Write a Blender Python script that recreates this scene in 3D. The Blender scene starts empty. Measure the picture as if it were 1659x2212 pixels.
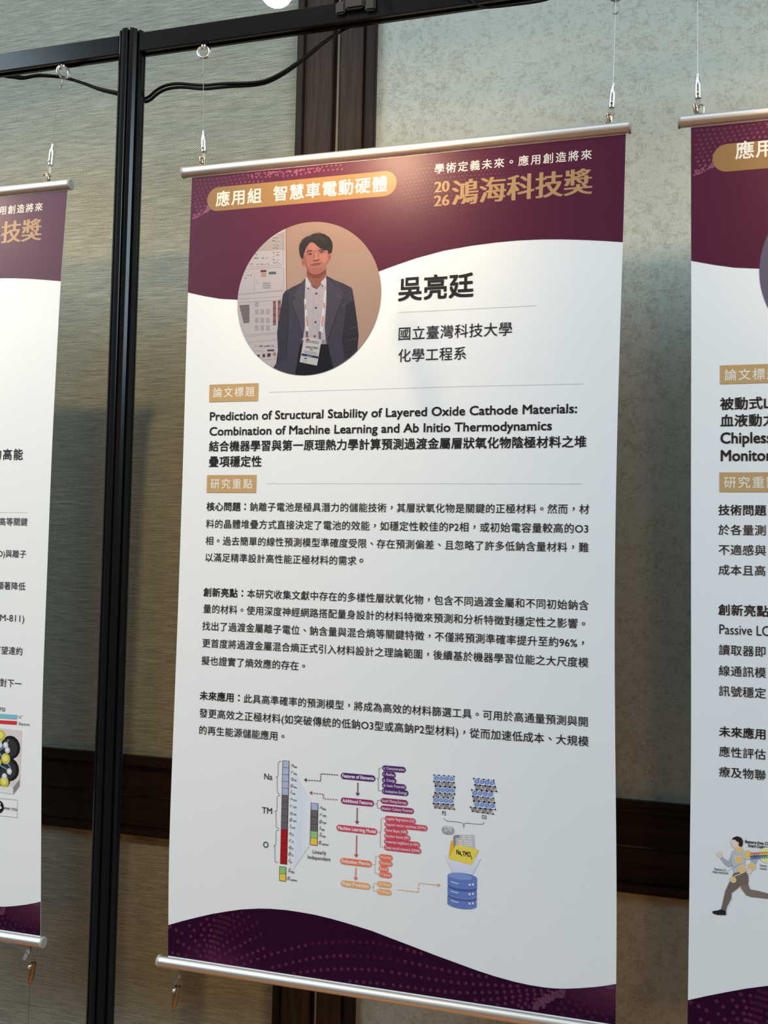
import bpy, bmesh, math, random
import numpy as np
from mathutils import Vector, Matrix
from mathutils.geometry import tessellate_polygon

scene = bpy.context.scene
col = scene.collection

# ------------------------------------------------------------------ camera
cam_data = bpy.data.cameras.new('camera')
cam_data.sensor_fit = 'VERTICAL'
cam_data.sensor_height = 36.0
cam_data.lens = 2200.0 / 2212.0 * 36.0
cam_data.clip_start = 0.02
cam = bpy.data.objects.new('camera', cam_data)
col.objects.link(cam)
rt = Vector((0.9544, 0.2976, 0.0220))
dn = Vector((0.0079, 0.0486, -0.9988))
fw = Vector((-0.2983, 0.9534, 0.0440))
cam.matrix_world = Matrix(((rt.x, -dn.x, -fw.x, 0.6939), (rt.y, -dn.y, -fw.y, -1.2727), (rt.z, -dn.z, -fw.z, -0.5308), (0, 0, 0, 1)))
scene.camera = cam

# ------------------------------------------------------------------ light and exposure
scene.view_settings.view_transform = 'Standard'
scene.view_settings.look = 'None'
scene.view_settings.exposure = 0.0
scene.view_settings.gamma = 1.0
scene.view_settings.use_curve_mapping = False

world = bpy.data.worlds.new('world')
scene.world = world
world.use_nodes = True
bg = world.node_tree.nodes['Background']
bg.inputs['Color'].default_value = (1.0, 0.68, 0.40, 1)
bg.inputs['Strength'].default_value = 0.03

def aim(o, target):
    o.rotation_euler = (Vector(target) - o.location).to_track_quat('-Z', 'Y').to_euler()

def area_light(name, loc, target, sx, sy, power, color):
    d = bpy.data.lights.new(name, 'AREA'); d.shape = 'RECTANGLE'; d.size = sx; d.size_y = sy
    d.energy = power; d.color = color
    o = bpy.data.objects.new(name, d); col.objects.link(o); o.location = loc; aim(o, target)
    return o

def spot_light(name, loc, target, power, color, angle, blend, radius):
    d = bpy.data.lights.new(name, 'SPOT'); d.energy = power; d.color = color
    d.spot_size = math.radians(angle); d.spot_blend = blend; d.shadow_soft_size = radius
    o = bpy.data.objects.new(name, d); col.objects.link(o); o.location = loc; aim(o, target)
    return o

# the hall's cool ceiling panels, in front of and above the banners
for x in (-3.9, 5.0):
    area_light('overhead_cool_light', (x, -2.6, 1.60), (0.4, 0.1, -0.75), 2.8, 1.6, 206.0, (0.66, 0.87, 1.0))
area_light('overhead_cool_light', (0.0, -1.3, 1.9), (0.2, 0.0, -0.6), 4.4, 1.5, 32.0, (0.80, 0.93, 1.0))  # central panel added to lay broad highlights on the metal rails
# a warm ceiling downlight over the gap beside the grooved post
spot_light('ceiling_downlight', (-0.13, -1.4, 1.52), (-0.13, 0.2, -0.45), 110.0, (1.0, 0.70, 0.34), 36.0, 1.0, 0.05)
# added warm spots on the floor, bouncing brown light onto the lower wall
spot_light('added_floor_spot', (0.35, -0.75, 1.7), (0.35, -0.65, -2.05), 900.0, (1.0, 0.72, 0.42), 26.0, 0.6, 0.05)
spot_light('added_floor_spot', (-0.65, -0.75, 1.7), (-0.65, -0.65, -2.05), 420.0, (1.0, 0.72, 0.42), 26.0, 0.6, 0.05)
# unseen warm fill added far in front, to brown the wall below the banners
d = bpy.data.lights.new('added_warm_fill', 'POINT'); d.energy = 90.0; d.color = (1.0, 0.50, 0.17); d.shadow_soft_size = 0.3
o = bpy.data.objects.new('added_warm_fill', d); col.objects.link(o); o.location = (1.9, -5.5, 0.2)

# ------------------------------------------------------------------ print layouts, in millimetres from each sheet's top left corner: (kind, layer, ink, ...)
TEMPLATE=[
 ('header_band',None,[
  ('P',1,(0.086,0.013,0.037),[(0,-40),(0,-80),(0,-120),(0,-164.06),(24.93,-170.46),(49.57,-175.64),(80.21,-178.96),(110.47,-181.04),(145.09,-181.01),(179.12,-178.44),(219.16,-170.6),(251.93,-161.87),(284.43,-151.57),(309.61,-144.1),(334.86,-137.41),(370.77,-130.21),(406.03,-126.41),(440.36,-124.27),(469.35,-123.73),(498.35,-124.58),(522.35,-126.15),(545.88,-128.45),(574.18,-131.79),(600,-135.38),(600,-120),(600,-80),(600,-40),(600,0),(450,0),(300,0),(150,0),(0,0)],0),
  ('D',2,(0.15,0.04,0.08),[(6,-4),(12.6,-4.4),(19.2,-4.8),(25.8,-5),(32.4,-5.2),(39,-5.2),(45.6,-5),(52.2,-4.8),(58.8,-4.4),(65.4,-4),(72,-3.6),(78.6,-3.2),(85.2,-3),(91.8,-2.8),(98.4,-2.8),(8.2,-10.2),(14.8,-10.5),(21.4,-10.7),(28,-10.8),(34.6,-10.7),(41.2,-10.5),(47.8,-10.2),(54.4,-9.8),(61,-9.4),(67.6,-9),(74.2,-8.7),(80.8,-8.5),(87.4,-8.4),(10.4,-16.2),(17,-16.4),(23.6,-16.4),(30.2,-16.3),(36.8,-16),(43.4,-15.7),(50,-15.2),(56.6,-14.8),(63.2,-14.5),(69.8,-14.2),(6,-22),(12.6,-22),(19.2,-21.8),(25.8,-21.5),(32.4,-21.1),(39,-20.7),(45.6,-20.3),(52.2,-19.9),(58.8,-19.7),(8.2,-27.5),(14.8,-27.3),(21.4,-26.9),(28,-26.5),(34.6,-26.1),(41.2,-25.7),(47.8,-25.4),(10.4,-32.7),(17,-32.3),(23.6,-31.9),(30.2,-31.5),(6,-37.8),(12.6,-37.4),(19.2,-37)],1.4),
  ('D',2,(0.2,0.06,0.11),[(105,-3),(111.6,-3.2),(118.2,-3.6),(124.8,-4),(131.4,-4.4),(138,-4.8),(144.6,-5.1),(151.2,-5.2),(157.8,-5.2),(164.4,-5),(171,-4.7),(177.6,-4.4),(184.2,-4),(190.8,-3.6),(197.4,-3.2),(204,-2.9),(210.6,-2.8),(217.2,-2.8),(223.8,-3),(94,-8.5),(100.6,-8.7),(107.2,-9),(113.8,-9.4),(120.4,-9.8),(140.2,-10.7),(146.8,-10.8),(153.4,-10.7),(160,-10.5),(166.6,-10.2),(173.2,-9.8),(179.8,-9.4),(186.4,-9),(193,-8.7),(199.6,-8.5),(206.2,-8.4),(212.8,-8.5),(219.4,-8.7),(226,-9),(76.4,-14),(83,-14),(89.6,-14.1),(96.2,-14.4),(102.8,-14.8),(109.4,-15.2),(65.4,-19.6),(72,-19.6),(78.6,-19.8),(85.2,-20.1),(91.8,-20.5),(54.4,-25.2),(61,-25.2),(67.6,-25.3),(74.2,-25.6),(80.8,-25.9),(36.8,-31.2),(43.4,-30.9),(50,-30.8),(56.6,-30.8),(63.2,-31),(69.8,-31.3),(25.8,-36.7),(32.4,-36.5),(39,-36.4),(45.6,-36.5),(52.2,-36.7),(58.8,-37),(8.2,-42.8),(14.8,-42.4),(21.4,-42.2),(28,-42),(34.6,-42),(41.2,-42.2),(10.4,-47.9),(17,-47.7),(23.6,-47.6),(30.2,-47.7),(6,-53.2),(12.6,-53.2),(19.2,-53.3)],1.5),
  ('D',2,(0.25,0.075,0.13),[(56.2,-33.6),(42.3,-41.4),(56.7,-38.2),(26.9,-47.6),(50.5,-37.1),(35.9,-46.9),(5.4,-54.5),(55.2,-32.4),(12.5,-56.3),(12.2,-53),(32,-42.9),(9,-57.3),(31.8,-45.3),(38.7,-43.1),(45.2,-42.1),(30.6,-46.2),(33.5,-42.7),(23,-49.9),(30.4,-47.7),(26.8,-46.3),(52.8,-37.9),(34.5,-40.7),(35.8,-46.4),(16.5,-49),(31.3,-47),(32.7,-47.4),(23,-50),(9,-54.1),(34.4,-42.7),(47.6,-37.7),(39.7,-44.6),(50.6,-39.4),(29,-47.2),(27,-49.3),(26,-43.1),(37.3,-45.7),(40.3,-41),(6.2,-57.2),(44.8,-39),(54.9,-37.4),(28.6,-44.3),(57,-35.2),(3.9,-58.8),(39.2,-41.9),(27.3,-48.2),(43.1,-43.9),(37.7,-44.6),(46,-39.7),(42.6,-42),(25.5,-44.5),(7.1,-58),(48.9,-40.8),(46.3,-39.2),(27.4,-47.5),(21.1,-50.4),(53.6,-31.9),(7.8,-58.2),(50.1,-35),(55.6,-38),(21.3,-51.9),(9.5,-56.9),(32.6,-43.1),(37.3,-41.1),(43.4,-39.8),(52.9,-38.8),(43.6,-40.9),(50.3,-40.2),(5.9,-55.4),(24.6,-50.7),(28.1,-48.7),(14.2,-51.6),(23.5,-49.2),(33.2,-42.8),(53.9,-35.5),(56.7,-31.8),(54.6,-35.7),(12.9,-53),(34.7,-46.4),(15.8,-54.9),(24.1,-51.5),(25.2,-47.6),(10.3,-57.4),(57.2,-37.4),(51.1,-38.9),(51.9,-38.8),(21.5,-51.2),(38.4,-43.4),(26.4,-50.4),(35.1,-43.7),(13.9,-53.1),(92.9,-4.9),(113.2,-4.7),(132.1,-8.4),(180.9,-4.1),(158.5,-4.8),(159.9,-8.6),(99.2,-7.7),(121.7,-6),(149.5,-4.3),(126.6,-3.8),(168.2,-4.3),(194,-5.5),(131,-4.2),(176.6,-3.7),(166.3,-3.8),(149.7,-4.2),(160.6,-4),(93.3,-6.5),(120.1,-3.4),(194,-6.2),(189.5,-7.4),(103.6,-6.2),(118,-6.5),(134.8,-3.2),(117.8,-7.7),(148.3,-4.4),(102,-3.3),(128.2,-3.8),(140.2,-7.2),(87.5,-5.1),(156.9,-6.6),(150.8,-5.9),(189.3,-4.8),(160.3,-5.2),(164.9,-5.3),(194.1,-6.2),(128.8,-7.9),(120.6,-4.7),(118.2,-3.2),(165.2,-5.3),(157,-6.6),(178.2,-8.1),(177.2,-8),(124.2,-3.5),(92.8,-6.9),(99,-3.5),(159.9,-6.8),(123.4,-4.7),(123.3,-3.6),(147.1,-4.2)],1.35),
  ('D',2,(0.105,0.022,0.05),[(323.6,-4.6),(329,-4.4),(334.4,-4.1),(339.8,-4),(345.2,-3.8),(350.6,-3.7),(356,-3.6),(361.4,-3.5),(366.8,-3.5),(372.2,-3.5),(377.6,-3.6),(383,-3.7),(388.4,-3.8),(393.8,-4),(399.2,-4.2),(404.6,-4.4),(410,-4.6),(415.4,-4.8),(420.8,-5.1),(426.2,-5.3),(431.6,-5.6),(437,-5.8),(310.1,-10.4),(315.5,-10.1),(320.9,-9.8),(326.3,-9.6),(331.7,-9.4),(337.1,-9.1),(342.5,-9),(347.9,-8.8),(353.3,-8.7),(358.7,-8.6),(364.1,-8.5),(369.5,-8.5),(374.9,-8.5),(380.3,-8.6),(385.7,-8.7),(391.1,-8.8),(396.5,-9),(401.9,-9.2),(407.3,-9.4),(412.7,-9.6),(418.1,-9.8),(423.5,-10.1),(428.9,-10.3),(434.3,-10.5),(439.7,-10.7),(445.1,-10.9),(302,-15.9),(307.4,-15.7),(312.8,-15.4),(318.2,-15.1),(323.6,-14.9),(329,-14.6),(334.4,-14.4),(339.8,-14.1),(420.8,-14.8),(426.2,-15),(431.6,-15.2),(437,-15.4),(442.4,-15.6),(447.8,-15.7),(453.2,-15.8),(304.7,-21),(310.1,-20.7),(315.5,-20.4),(320.9,-20.1),(326.3,-19.9),(434.3,-20.2),(439.7,-20.3),(445.1,-20.5),(450.5,-20.6),(455.9,-20.7),(461.3,-20.7),(302,-26.3),(307.4,-26),(312.8,-25.7),(318.2,-25.4),(437,-25.1),(442.4,-25.2),(447.8,-25.3),(453.2,-25.4),(458.6,-25.5),(464,-25.5),(304.7,-31.4),(310.1,-31.1),(445.1,-30.1),(450.5,-30.2),(455.9,-30.2),(461.3,-30.2),(466.7,-30.2),(302,-36.7),(307.4,-36.4),(447.8,-34.9),(453.2,-35),(458.6,-35),(464,-35),(469.4,-34.9),(304.7,-41.8),(310.1,-41.4),(450.5,-39.7),(455.9,-39.8),(461.3,-39.7),(466.7,-39.7),(472.1,-39.6),(302,-47.1),(307.4,-46.8),(447.8,-44.5),(453.2,-44.5),(458.6,-44.5),(464,-44.5),(469.4,-44.4),(304.7,-52.2),(310.1,-51.8),(445.1,-49.3),(450.5,-49.3),(455.9,-49.3),(461.3,-49.3),(466.7,-49.2),(302,-57.5),(307.4,-57.2),(312.8,-56.8),(318.2,-56.4),(442.4,-54.1),(447.8,-54.1),(453.2,-54.1),(458.6,-54),(464,-54),(304.7,-62.5),(310.1,-62.1),(315.5,-61.7),(320.9,-61.3),(326.3,-60.9),(434.3,-58.8),(439.7,-58.9),(445.1,-58.9),(450.5,-58.9),(455.9,-58.8),(461.3,-58.8),(307.4,-67.5),(312.8,-67.1),(318.2,-66.7),(323.6,-66.3),(329,-65.9),(334.4,-65.5),(426.2,-63.6),(431.6,-63.6),(437,-63.7),(442.4,-63.7),(447.8,-63.7),(453.2,-63.6),(315.5,-72.1),(320.9,-71.6),(326.3,-71.2),(331.7,-70.8),(337.1,-70.4),(342.5,-70),(347.9,-69.7),(353.3,-69.4),(407.3,-68.3),(412.7,-68.3),(418.1,-68.4),(423.5,-68.4),(428.9,-68.5),(434.3,-68.5),(439.7,-68.5),(445.1,-68.5),(329,-76.1),(334.4,-75.7),(339.8,-75.3),(345.2,-74.9),(350.6,-74.6),(356,-74.3),(361.4,-74),(366.8,-73.8),(372.2,-73.6),(377.6,-73.4),(383,-73.3),(388.4,-73.3),(393.8,-73.2),(399.2,-73.2),(404.6,-73.2),(410,-73.2),(415.4,-73.2),(420.8,-73.3),(426.2,-73.3),(431.6,-73.3),(437,-73.3),(342.5,-80.2),(347.9,-79.8),(353.3,-79.5),(358.7,-79.2),(364.1,-78.9),(369.5,-78.7),(374.9,-78.5),(380.3,-78.4),(385.7,-78.3),(391.1,-78.2),(396.5,-78.1),(401.9,-78.1),(407.3,-78.1),(412.7,-78.1),(418.1,-78.1),(423.5,-78.1),(372.2,-83.6),(377.6,-83.4),(383,-83.3),(388.4,-83.2),(393.8,-83.1)],1.3),
  ('D',2,(0.15,0.035,0.065),[(345.2,-14),(350.6,-13.8),(356,-13.7),(361.4,-13.6),(366.8,-13.5),(372.2,-13.5),(377.6,-13.6),(383,-13.6),(388.4,-13.7),(393.8,-13.9),(399.2,-14),(404.6,-14.2),(410,-14.4),(415.4,-14.6),(331.7,-19.6),(337.1,-19.4),(342.5,-19.1),(347.9,-18.9),(353.3,-18.8),(358.7,-18.7),(364.1,-18.6),(369.5,-18.5),(374.9,-18.5),(380.3,-18.6),(385.7,-18.6),(391.1,-18.7),(396.5,-18.9),(401.9,-19),(407.3,-19.2),(412.7,-19.4),(418.1,-19.6),(423.5,-19.8),(428.9,-20),(323.6,-25.1),(329,-24.9),(334.4,-24.6),(339.8,-24.3),(345.2,-24.1),(350.6,-23.9),(356,-23.8),(361.4,-23.7),(366.8,-23.6),(372.2,-23.5),(377.6,-23.5),(383,-23.6),(388.4,-23.7),(393.8,-23.8),(399.2,-23.9),(404.6,-24),(410,-24.2),(415.4,-24.4),(420.8,-24.6),(426.2,-24.7),(431.6,-24.9),(315.5,-30.8),(320.9,-30.4),(326.3,-30.1),(331.7,-29.8),(337.1,-29.6),(342.5,-29.3),(347.9,-29.1),(353.3,-28.9),(358.7,-28.8),(364.1,-28.6),(369.5,-28.6),(374.9,-28.5),(380.3,-28.5),(385.7,-28.6),(391.1,-28.7),(396.5,-28.8),(401.9,-28.9),(407.3,-29),(412.7,-29.2),(418.1,-29.4),(423.5,-29.5),(428.9,-29.7),(434.3,-29.8),(439.7,-30),(312.8,-36.1),(318.2,-35.7),(323.6,-35.4),(329,-35.1),(334.4,-34.8),(339.8,-34.5),(345.2,-34.3),(350.6,-34.1),(356,-33.9),(361.4,-33.7),(366.8,-33.6),(372.2,-33.6),(377.6,-33.5),(383,-33.5),(388.4,-33.6),(393.8,-33.6),(399.2,-33.7),(404.6,-33.9),(410,-34),(415.4,-34.2),(420.8,-34.3),(426.2,-34.5),(431.6,-34.6),(437,-34.7),(442.4,-34.8),(315.5,-41.1),(320.9,-40.7),(326.3,-40.4),(331.7,-40.1),(337.1,-39.8),(342.5,-39.5),(347.9,-39.2),(353.3,-39),(358.7,-38.8),(364.1,-38.7),(369.5,-38.6),(374.9,-38.5),(380.3,-38.5),(385.7,-38.5),(391.1,-38.6),(396.5,-38.6),(401.9,-38.7),(407.3,-38.8),(412.7,-39),(418.1,-39.1),(423.5,-39.2),(428.9,-39.4),(434.3,-39.5),(439.7,-39.6),(445.1,-39.7),(312.8,-46.4),(318.2,-46.1),(323.6,-45.7),(329,-45.4),(334.4,-45),(339.8,-44.7),(345.2,-44.4),(350.6,-44.2),(356,-44),(361.4,-43.8),(366.8,-43.7),(372.2,-43.6),(377.6,-43.5),(383,-43.5),(388.4,-43.5),(393.8,-43.5),(399.2,-43.6),(404.6,-43.7),(410,-43.8),(415.4,-43.9),(420.8,-44),(426.2,-44.2),(431.6,-44.3),(437,-44.4),(442.4,-44.5),(315.5,-51.4),(320.9,-51),(326.3,-50.7),(331.7,-50.3),(337.1,-50),(342.5,-49.7),(347.9,-49.4),(353.3,-49.1),(358.7,-48.9),(364.1,-48.8),(369.5,-48.6),(374.9,-48.5),(380.3,-48.5),(385.7,-48.4),(391.1,-48.5),(396.5,-48.5),(401.9,-48.6),(407.3,-48.7),(412.7,-48.8),(418.1,-48.9),(423.5,-49),(428.9,-49.1),(434.3,-49.2),(439.7,-49.2),(323.6,-56),(329,-55.6),(334.4,-55.2),(339.8,-54.9),(345.2,-54.6),(350.6,-54.3),(356,-54.1),(361.4,-53.9),(366.8,-53.7),(372.2,-53.6),(377.6,-53.5),(383,-53.4),(388.4,-53.4),(393.8,-53.4),(399.2,-53.5),(404.6,-53.5),(410,-53.6),(415.4,-53.7),(420.8,-53.8),(426.2,-53.9),(431.6,-54),(437,-54),(331.7,-60.5),(337.1,-60.2),(342.5,-59.8),(347.9,-59.5),(353.3,-59.2),(358.7,-59),(364.1,-58.8),(369.5,-58.6),(374.9,-58.5),(380.3,-58.4),(385.7,-58.4),(391.1,-58.4),(396.5,-58.4),(401.9,-58.4),(407.3,-58.5),(412.7,-58.5),(418.1,-58.6),(423.5,-58.7),(428.9,-58.8),(339.8,-65.1),(345.2,-64.8),(350.6,-64.4),(356,-64.2),(361.4,-63.9),(366.8,-63.7),(372.2,-63.6),(377.6,-63.5),(383,-63.4),(388.4,-63.3),(393.8,-63.3),(399.2,-63.3),(404.6,-63.4),(410,-63.4),(415.4,-63.5),(420.8,-63.5),(358.7,-69.1),(364.1,-68.9),(369.5,-68.7),(374.9,-68.5),(380.3,-68.4),(385.7,-68.3),(391.1,-68.3),(396.5,-68.3),(401.9,-68.3)],1.4),
 ]),
 ('footer_band',None,[
  ('P',1,(0.022,0.001,0.018),[(0,-1042.14),(21.37,-1034.07),(43.76,-1026.33),(65.93,-1019.05),(87.89,-1013.01),(109.64,-1007.61),(135.47,-1003.29),(152.54,-1001.59),(173.69,-1000.54),(194.65,-1000.84),(215.42,-1001.7),(236,-1003.7),(256.4,-1006.43),(292.67,-1012.14),(315.8,-1017.53),(345.28,-1024.21),(374.37,-1030.99),(403.08,-1037.12),(431.41,-1043.17),(453.8,-1047.05),(477.79,-1050.09),(496.05,-1051.4),(514.14,-1051.63),(526.71,-1051.05),(540.96,-1049.34),(558.63,-1046.08),(576.13,-1042.15),(588.29,-1038.83),(600,-1035.17),(600,-1062),(600,-1083),(450,-1083),(300,-1083),(150,-1083),(0,-1083),(0,-1060)],0),
  ('P',1.2,(0.023,0.001,0.019),[(148,-1083),(147.4,-1078.47),(145.61,-1074.01),(142.67,-1069.71),(138.62,-1065.64),(133.53,-1061.86),(127.5,-1058.45),(120.61,-1055.45),(113,-1052.93),(104.79,-1050.92),(96.12,-1049.46),(87.14,-1048.58),(78,-1048.28),(68.86,-1048.58),(59.88,-1049.46),(51.21,-1050.92),(43,-1052.93),(35.39,-1055.45),(28.5,-1058.45),(22.47,-1061.86),(17.38,-1065.64),(13.33,-1069.71),(10.39,-1074.01),(8.6,-1078.47),(8,-1083)],0),
  ('P',1.2,(0.025,0.002,0.02),[(142.17,-1083),(141.62,-1078.85),(139.98,-1074.76),(137.28,-1070.82),(133.57,-1067.09),(128.91,-1063.63),(123.37,-1060.5),(117.06,-1057.75),(110.08,-1055.44),(102.56,-1053.6),(94.61,-1052.26),(86.38,-1051.45),(78,-1051.17),(69.62,-1051.45),(61.39,-1052.26),(53.44,-1053.6),(45.92,-1055.44),(38.94,-1057.75),(32.63,-1060.5),(27.09,-1063.63),(22.43,-1067.09),(18.72,-1070.82),(16.02,-1074.76),(14.38,-1078.85),(13.83,-1083)],0),
  ('P',1.2,(0.028,0.002,0.022),[(136.33,-1083),(135.83,-1079.22),(134.35,-1075.51),(131.89,-1071.93),(128.52,-1068.53),(124.28,-1065.39),(119.25,-1062.54),(113.51,-1060.05),(107.17,-1057.94),(100.32,-1056.27),(93.1,-1055.05),(85.61,-1054.31),(78,-1054.07),(70.39,-1054.31),(62.9,-1055.05),(55.68,-1056.27),(48.83,-1057.94),(42.49,-1060.05),(36.75,-1062.54),(31.72,-1065.39),(27.48,-1068.53),(24.11,-1071.93),(21.65,-1075.51),(20.17,-1079.22),(19.67,-1083)],0),
  ('P',1.2,(0.031,0.003,0.024),[(130.5,-1083),(130.05,-1079.6),(128.71,-1076.26),(126.5,-1073.03),(123.47,-1069.98),(119.65,-1067.15),(115.12,-1064.59),(109.96,-1062.34),(104.25,-1060.45),(98.09,-1058.94),(91.59,-1057.85),(84.85,-1057.18),(78,-1056.96),(71.15,-1057.18),(64.41,-1057.85),(57.91,-1058.94),(51.75,-1060.45),(46.04,-1062.34),(40.88,-1064.59),(36.35,-1067.15),(32.53,-1069.98),(29.5,-1073.03),(27.29,-1076.26),(25.95,-1079.6),(25.5,-1083)],0),
  ('P',1.2,(0.034,0.003,0.026),[(124.67,-1083),(124.27,-1079.98),(123.08,-1077.01),(121.11,-1074.14),(118.41,-1071.43),(115.02,-1068.91),(111,-1066.63),(106.41,-1064.64),(101.33,-1062.95),(95.86,-1061.62),(90.08,-1060.64),(84.09,-1060.05),(78,-1059.85),(71.91,-1060.05),(65.92,-1060.64),(60.14,-1061.62),(54.67,-1062.95),(49.59,-1064.64),(45,-1066.63),(40.98,-1068.91),(37.59,-1071.43),(34.89,-1074.14),(32.92,-1077.01),(31.73,-1079.98),(31.33,-1083)],0),
  ('P',1.2,(0.038,0.004,0.028),[(118.83,-1083),(118.48,-1080.36),(117.44,-1077.76),(115.73,-1075.25),(113.36,-1072.87),(110.4,-1070.67),(106.87,-1068.68),(102.86,-1066.93),(98.42,-1065.46),(93.63,-1064.29),(88.57,-1063.44),(83.33,-1062.92),(78,-1062.75),(72.67,-1062.92),(67.43,-1063.44),(62.37,-1064.29),(57.58,-1065.46),(53.14,-1066.93),(49.13,-1068.68),(45.6,-1070.67),(42.64,-1072.87),(40.27,-1075.25),(38.56,-1077.76),(37.52,-1080.36),(37.17,-1083)],0),
  ('P',1.2,(0.042,0.004,0.031),[(113,-1083),(112.7,-1080.73),(111.81,-1078.51),(110.34,-1076.36),(108.31,-1074.32),(105.77,-1072.43),(102.75,-1070.72),(99.31,-1069.23),(95.5,-1067.97),(91.39,-1066.96),(87.06,-1066.23),(82.57,-1065.79),(78,-1065.64),(73.43,-1065.79),(68.94,-1066.23),(64.61,-1066.96),(60.5,-1067.97),(56.69,-1069.23),(53.25,-1070.72),(50.23,-1072.43),(47.69,-1074.32),(45.66,-1076.36),(44.19,-1078.51),(43.3,-1080.73),(43,-1083)],0),
  ('P',1.2,(0.046,0.005,0.033),[(107.17,-1083),(106.92,-1081.11),(106.17,-1079.26),(104.95,-1077.46),(103.26,-1075.77),(101.14,-1074.19),(98.62,-1072.77),(95.76,-1071.52),(92.58,-1070.47),(89.16,-1069.63),(85.55,-1069.03),(81.81,-1068.66),(78,-1068.53),(74.19,-1068.66),(70.45,-1069.03),(66.84,-1069.63),(63.42,-1070.47),(60.24,-1071.52),(57.38,-1072.77),(54.86,-1074.19),(52.74,-1075.77),(51.05,-1077.46),(49.83,-1079.26),(49.08,-1081.11),(48.83,-1083)],0),
  ('P',1.2,(0.051,0.005,0.036),[(101.33,-1083),(101.13,-1081.49),(100.54,-1080),(99.56,-1078.57),(98.21,-1077.21),(96.51,-1075.95),(94.5,-1074.82),(92.2,-1073.82),(89.67,-1072.98),(86.93,-1072.31),(84.04,-1071.82),(81.05,-1071.53),(78,-1071.43),(74.95,-1071.53),(71.96,-1071.82),(69.07,-1072.31),(66.33,-1072.98),(63.8,-1073.82),(61.5,-1074.82),(59.49,-1075.95),(57.79,-1077.21),(56.44,-1078.57),(55.46,-1080),(54.87,-1081.49),(54.67,-1083)],0),
  ('P',1.2,(0.056,0.006,0.039),[(95.5,-1083),(95.35,-1081.87),(94.9,-1080.75),(94.17,-1079.68),(93.16,-1078.66),(91.88,-1077.72),(90.37,-1076.86),(88.65,-1076.11),(86.75,-1075.48),(84.7,-1074.98),(82.53,-1074.62),(80.28,-1074.39),(78,-1074.32),(75.72,-1074.39),(73.47,-1074.62),(71.3,-1074.98),(69.25,-1075.48),(67.35,-1076.11),(65.63,-1076.86),(64.12,-1077.72),(62.84,-1078.66),(61.83,-1079.68),(61.1,-1080.75),(60.65,-1081.87),(60.5,-1083)],0),
  ('P',1.2,(0.061,0.007,0.043),[(89.67,-1083),(89.57,-1082.24),(89.27,-1081.5),(88.78,-1080.79),(88.1,-1080.11),(87.26,-1079.48),(86.25,-1078.91),(85.1,-1078.41),(83.83,-1077.99),(82.46,-1077.65),(81.02,-1077.41),(79.52,-1077.26),(78,-1077.21),(76.48,-1077.26),(74.98,-1077.41),(73.54,-1077.65),(72.17,-1077.99),(70.9,-1078.41),(69.75,-1078.91),(68.74,-1079.48),(67.9,-1080.11),(67.22,-1080.79),(66.73,-1081.5),(66.43,-1082.24),(66.33,-1083)],0),
  ('P',1.2,(0.066,0.007,0.046),[(83.83,-1083),(83.78,-1082.62),(83.63,-1082.25),(83.39,-1081.89),(83.05,-1081.55),(82.63,-1081.24),(82.12,-1080.95),(81.55,-1080.7),(80.92,-1080.49),(80.23,-1080.33),(79.51,-1080.21),(78.76,-1080.13),(78,-1080.11),(77.24,-1080.13),(76.49,-1080.21),(75.77,-1080.33),(75.08,-1080.49),(74.45,-1080.7),(73.88,-1080.95),(73.37,-1081.24),(72.95,-1081.55),(72.61,-1081.89),(72.37,-1082.25),(72.22,-1082.62),(72.17,-1083)],0),
  ('P',1.3,(0.029,0.003,0.022),[(525,-1051.63),(530,-1051.16),(535,-1050.56),(540,-1049.96),(545,-1049.1),(550,-1048.17),(555,-1047.25),(560,-1046.27),(565,-1045.15),(570,-1044.03),(575,-1042.9),(580,-1041.59),(585,-1040.23),(590,-1038.79),(595,-1037.23),(600,-1035.67),(600,-1073),(600,-1076),(591.25,-1075.79),(582.61,-1075.18),(574.22,-1074.17),(566.17,-1072.78),(558.59,-1071.01),(551.57,-1068.91),(545.22,-1066.49),(539.62,-1063.79),(534.84,-1060.85),(530.95,-1057.71),(528,-1054.41),(526.04,-1051.88),(525.09,-1051.93)],0),
  ('P',1.3,(0.036,0.005,0.025),[(534.38,-1050.63),(538.75,-1050.11),(543.12,-1049.44),(547.5,-1048.63),(551.88,-1047.83),(556.25,-1047.02),(560.62,-1046.13),(565,-1045.15),(569.38,-1044.17),(573.75,-1043.18),(578.12,-1042.1),(582.5,-1040.91),(586.88,-1039.71),(591.25,-1038.4),(595.62,-1037.04),(600,-1035.67),(600,-1069.75),(600,-1072.25),(592.34,-1072.07),(584.79,-1071.53),(577.44,-1070.65),(570.4,-1069.43),(563.77,-1067.89),(557.63,-1066.04),(552.07,-1063.93),(547.16,-1061.57),(542.98,-1059),(539.58,-1056.25),(537,-1053.35),(535.29,-1050.82),(534.46,-1050.92)],0),
  ('P',1.3,(0.043,0.007,0.028),[(543.75,-1049.33),(547.5,-1048.63),(551.25,-1047.94),(555,-1047.25),(558.75,-1046.55),(562.5,-1045.71),(566.25,-1044.87),(570,-1044.03),(573.75,-1043.18),(577.5,-1042.28),(581.25,-1041.25),(585,-1040.23),(588.75,-1039.18),(592.5,-1038.01),(596.25,-1036.84),(600,-1035.67),(600,-1066.5),(600,-1068.5),(593.43,-1068.35),(586.96,-1067.89),(580.66,-1067.13),(574.63,-1066.08),(568.94,-1064.76),(563.68,-1063.18),(558.92,-1061.37),(554.71,-1059.35),(551.13,-1057.14),(548.21,-1054.78),(546,-1052.3),(544.53,-1049.74),(543.82,-1049.61)],0),
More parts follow.
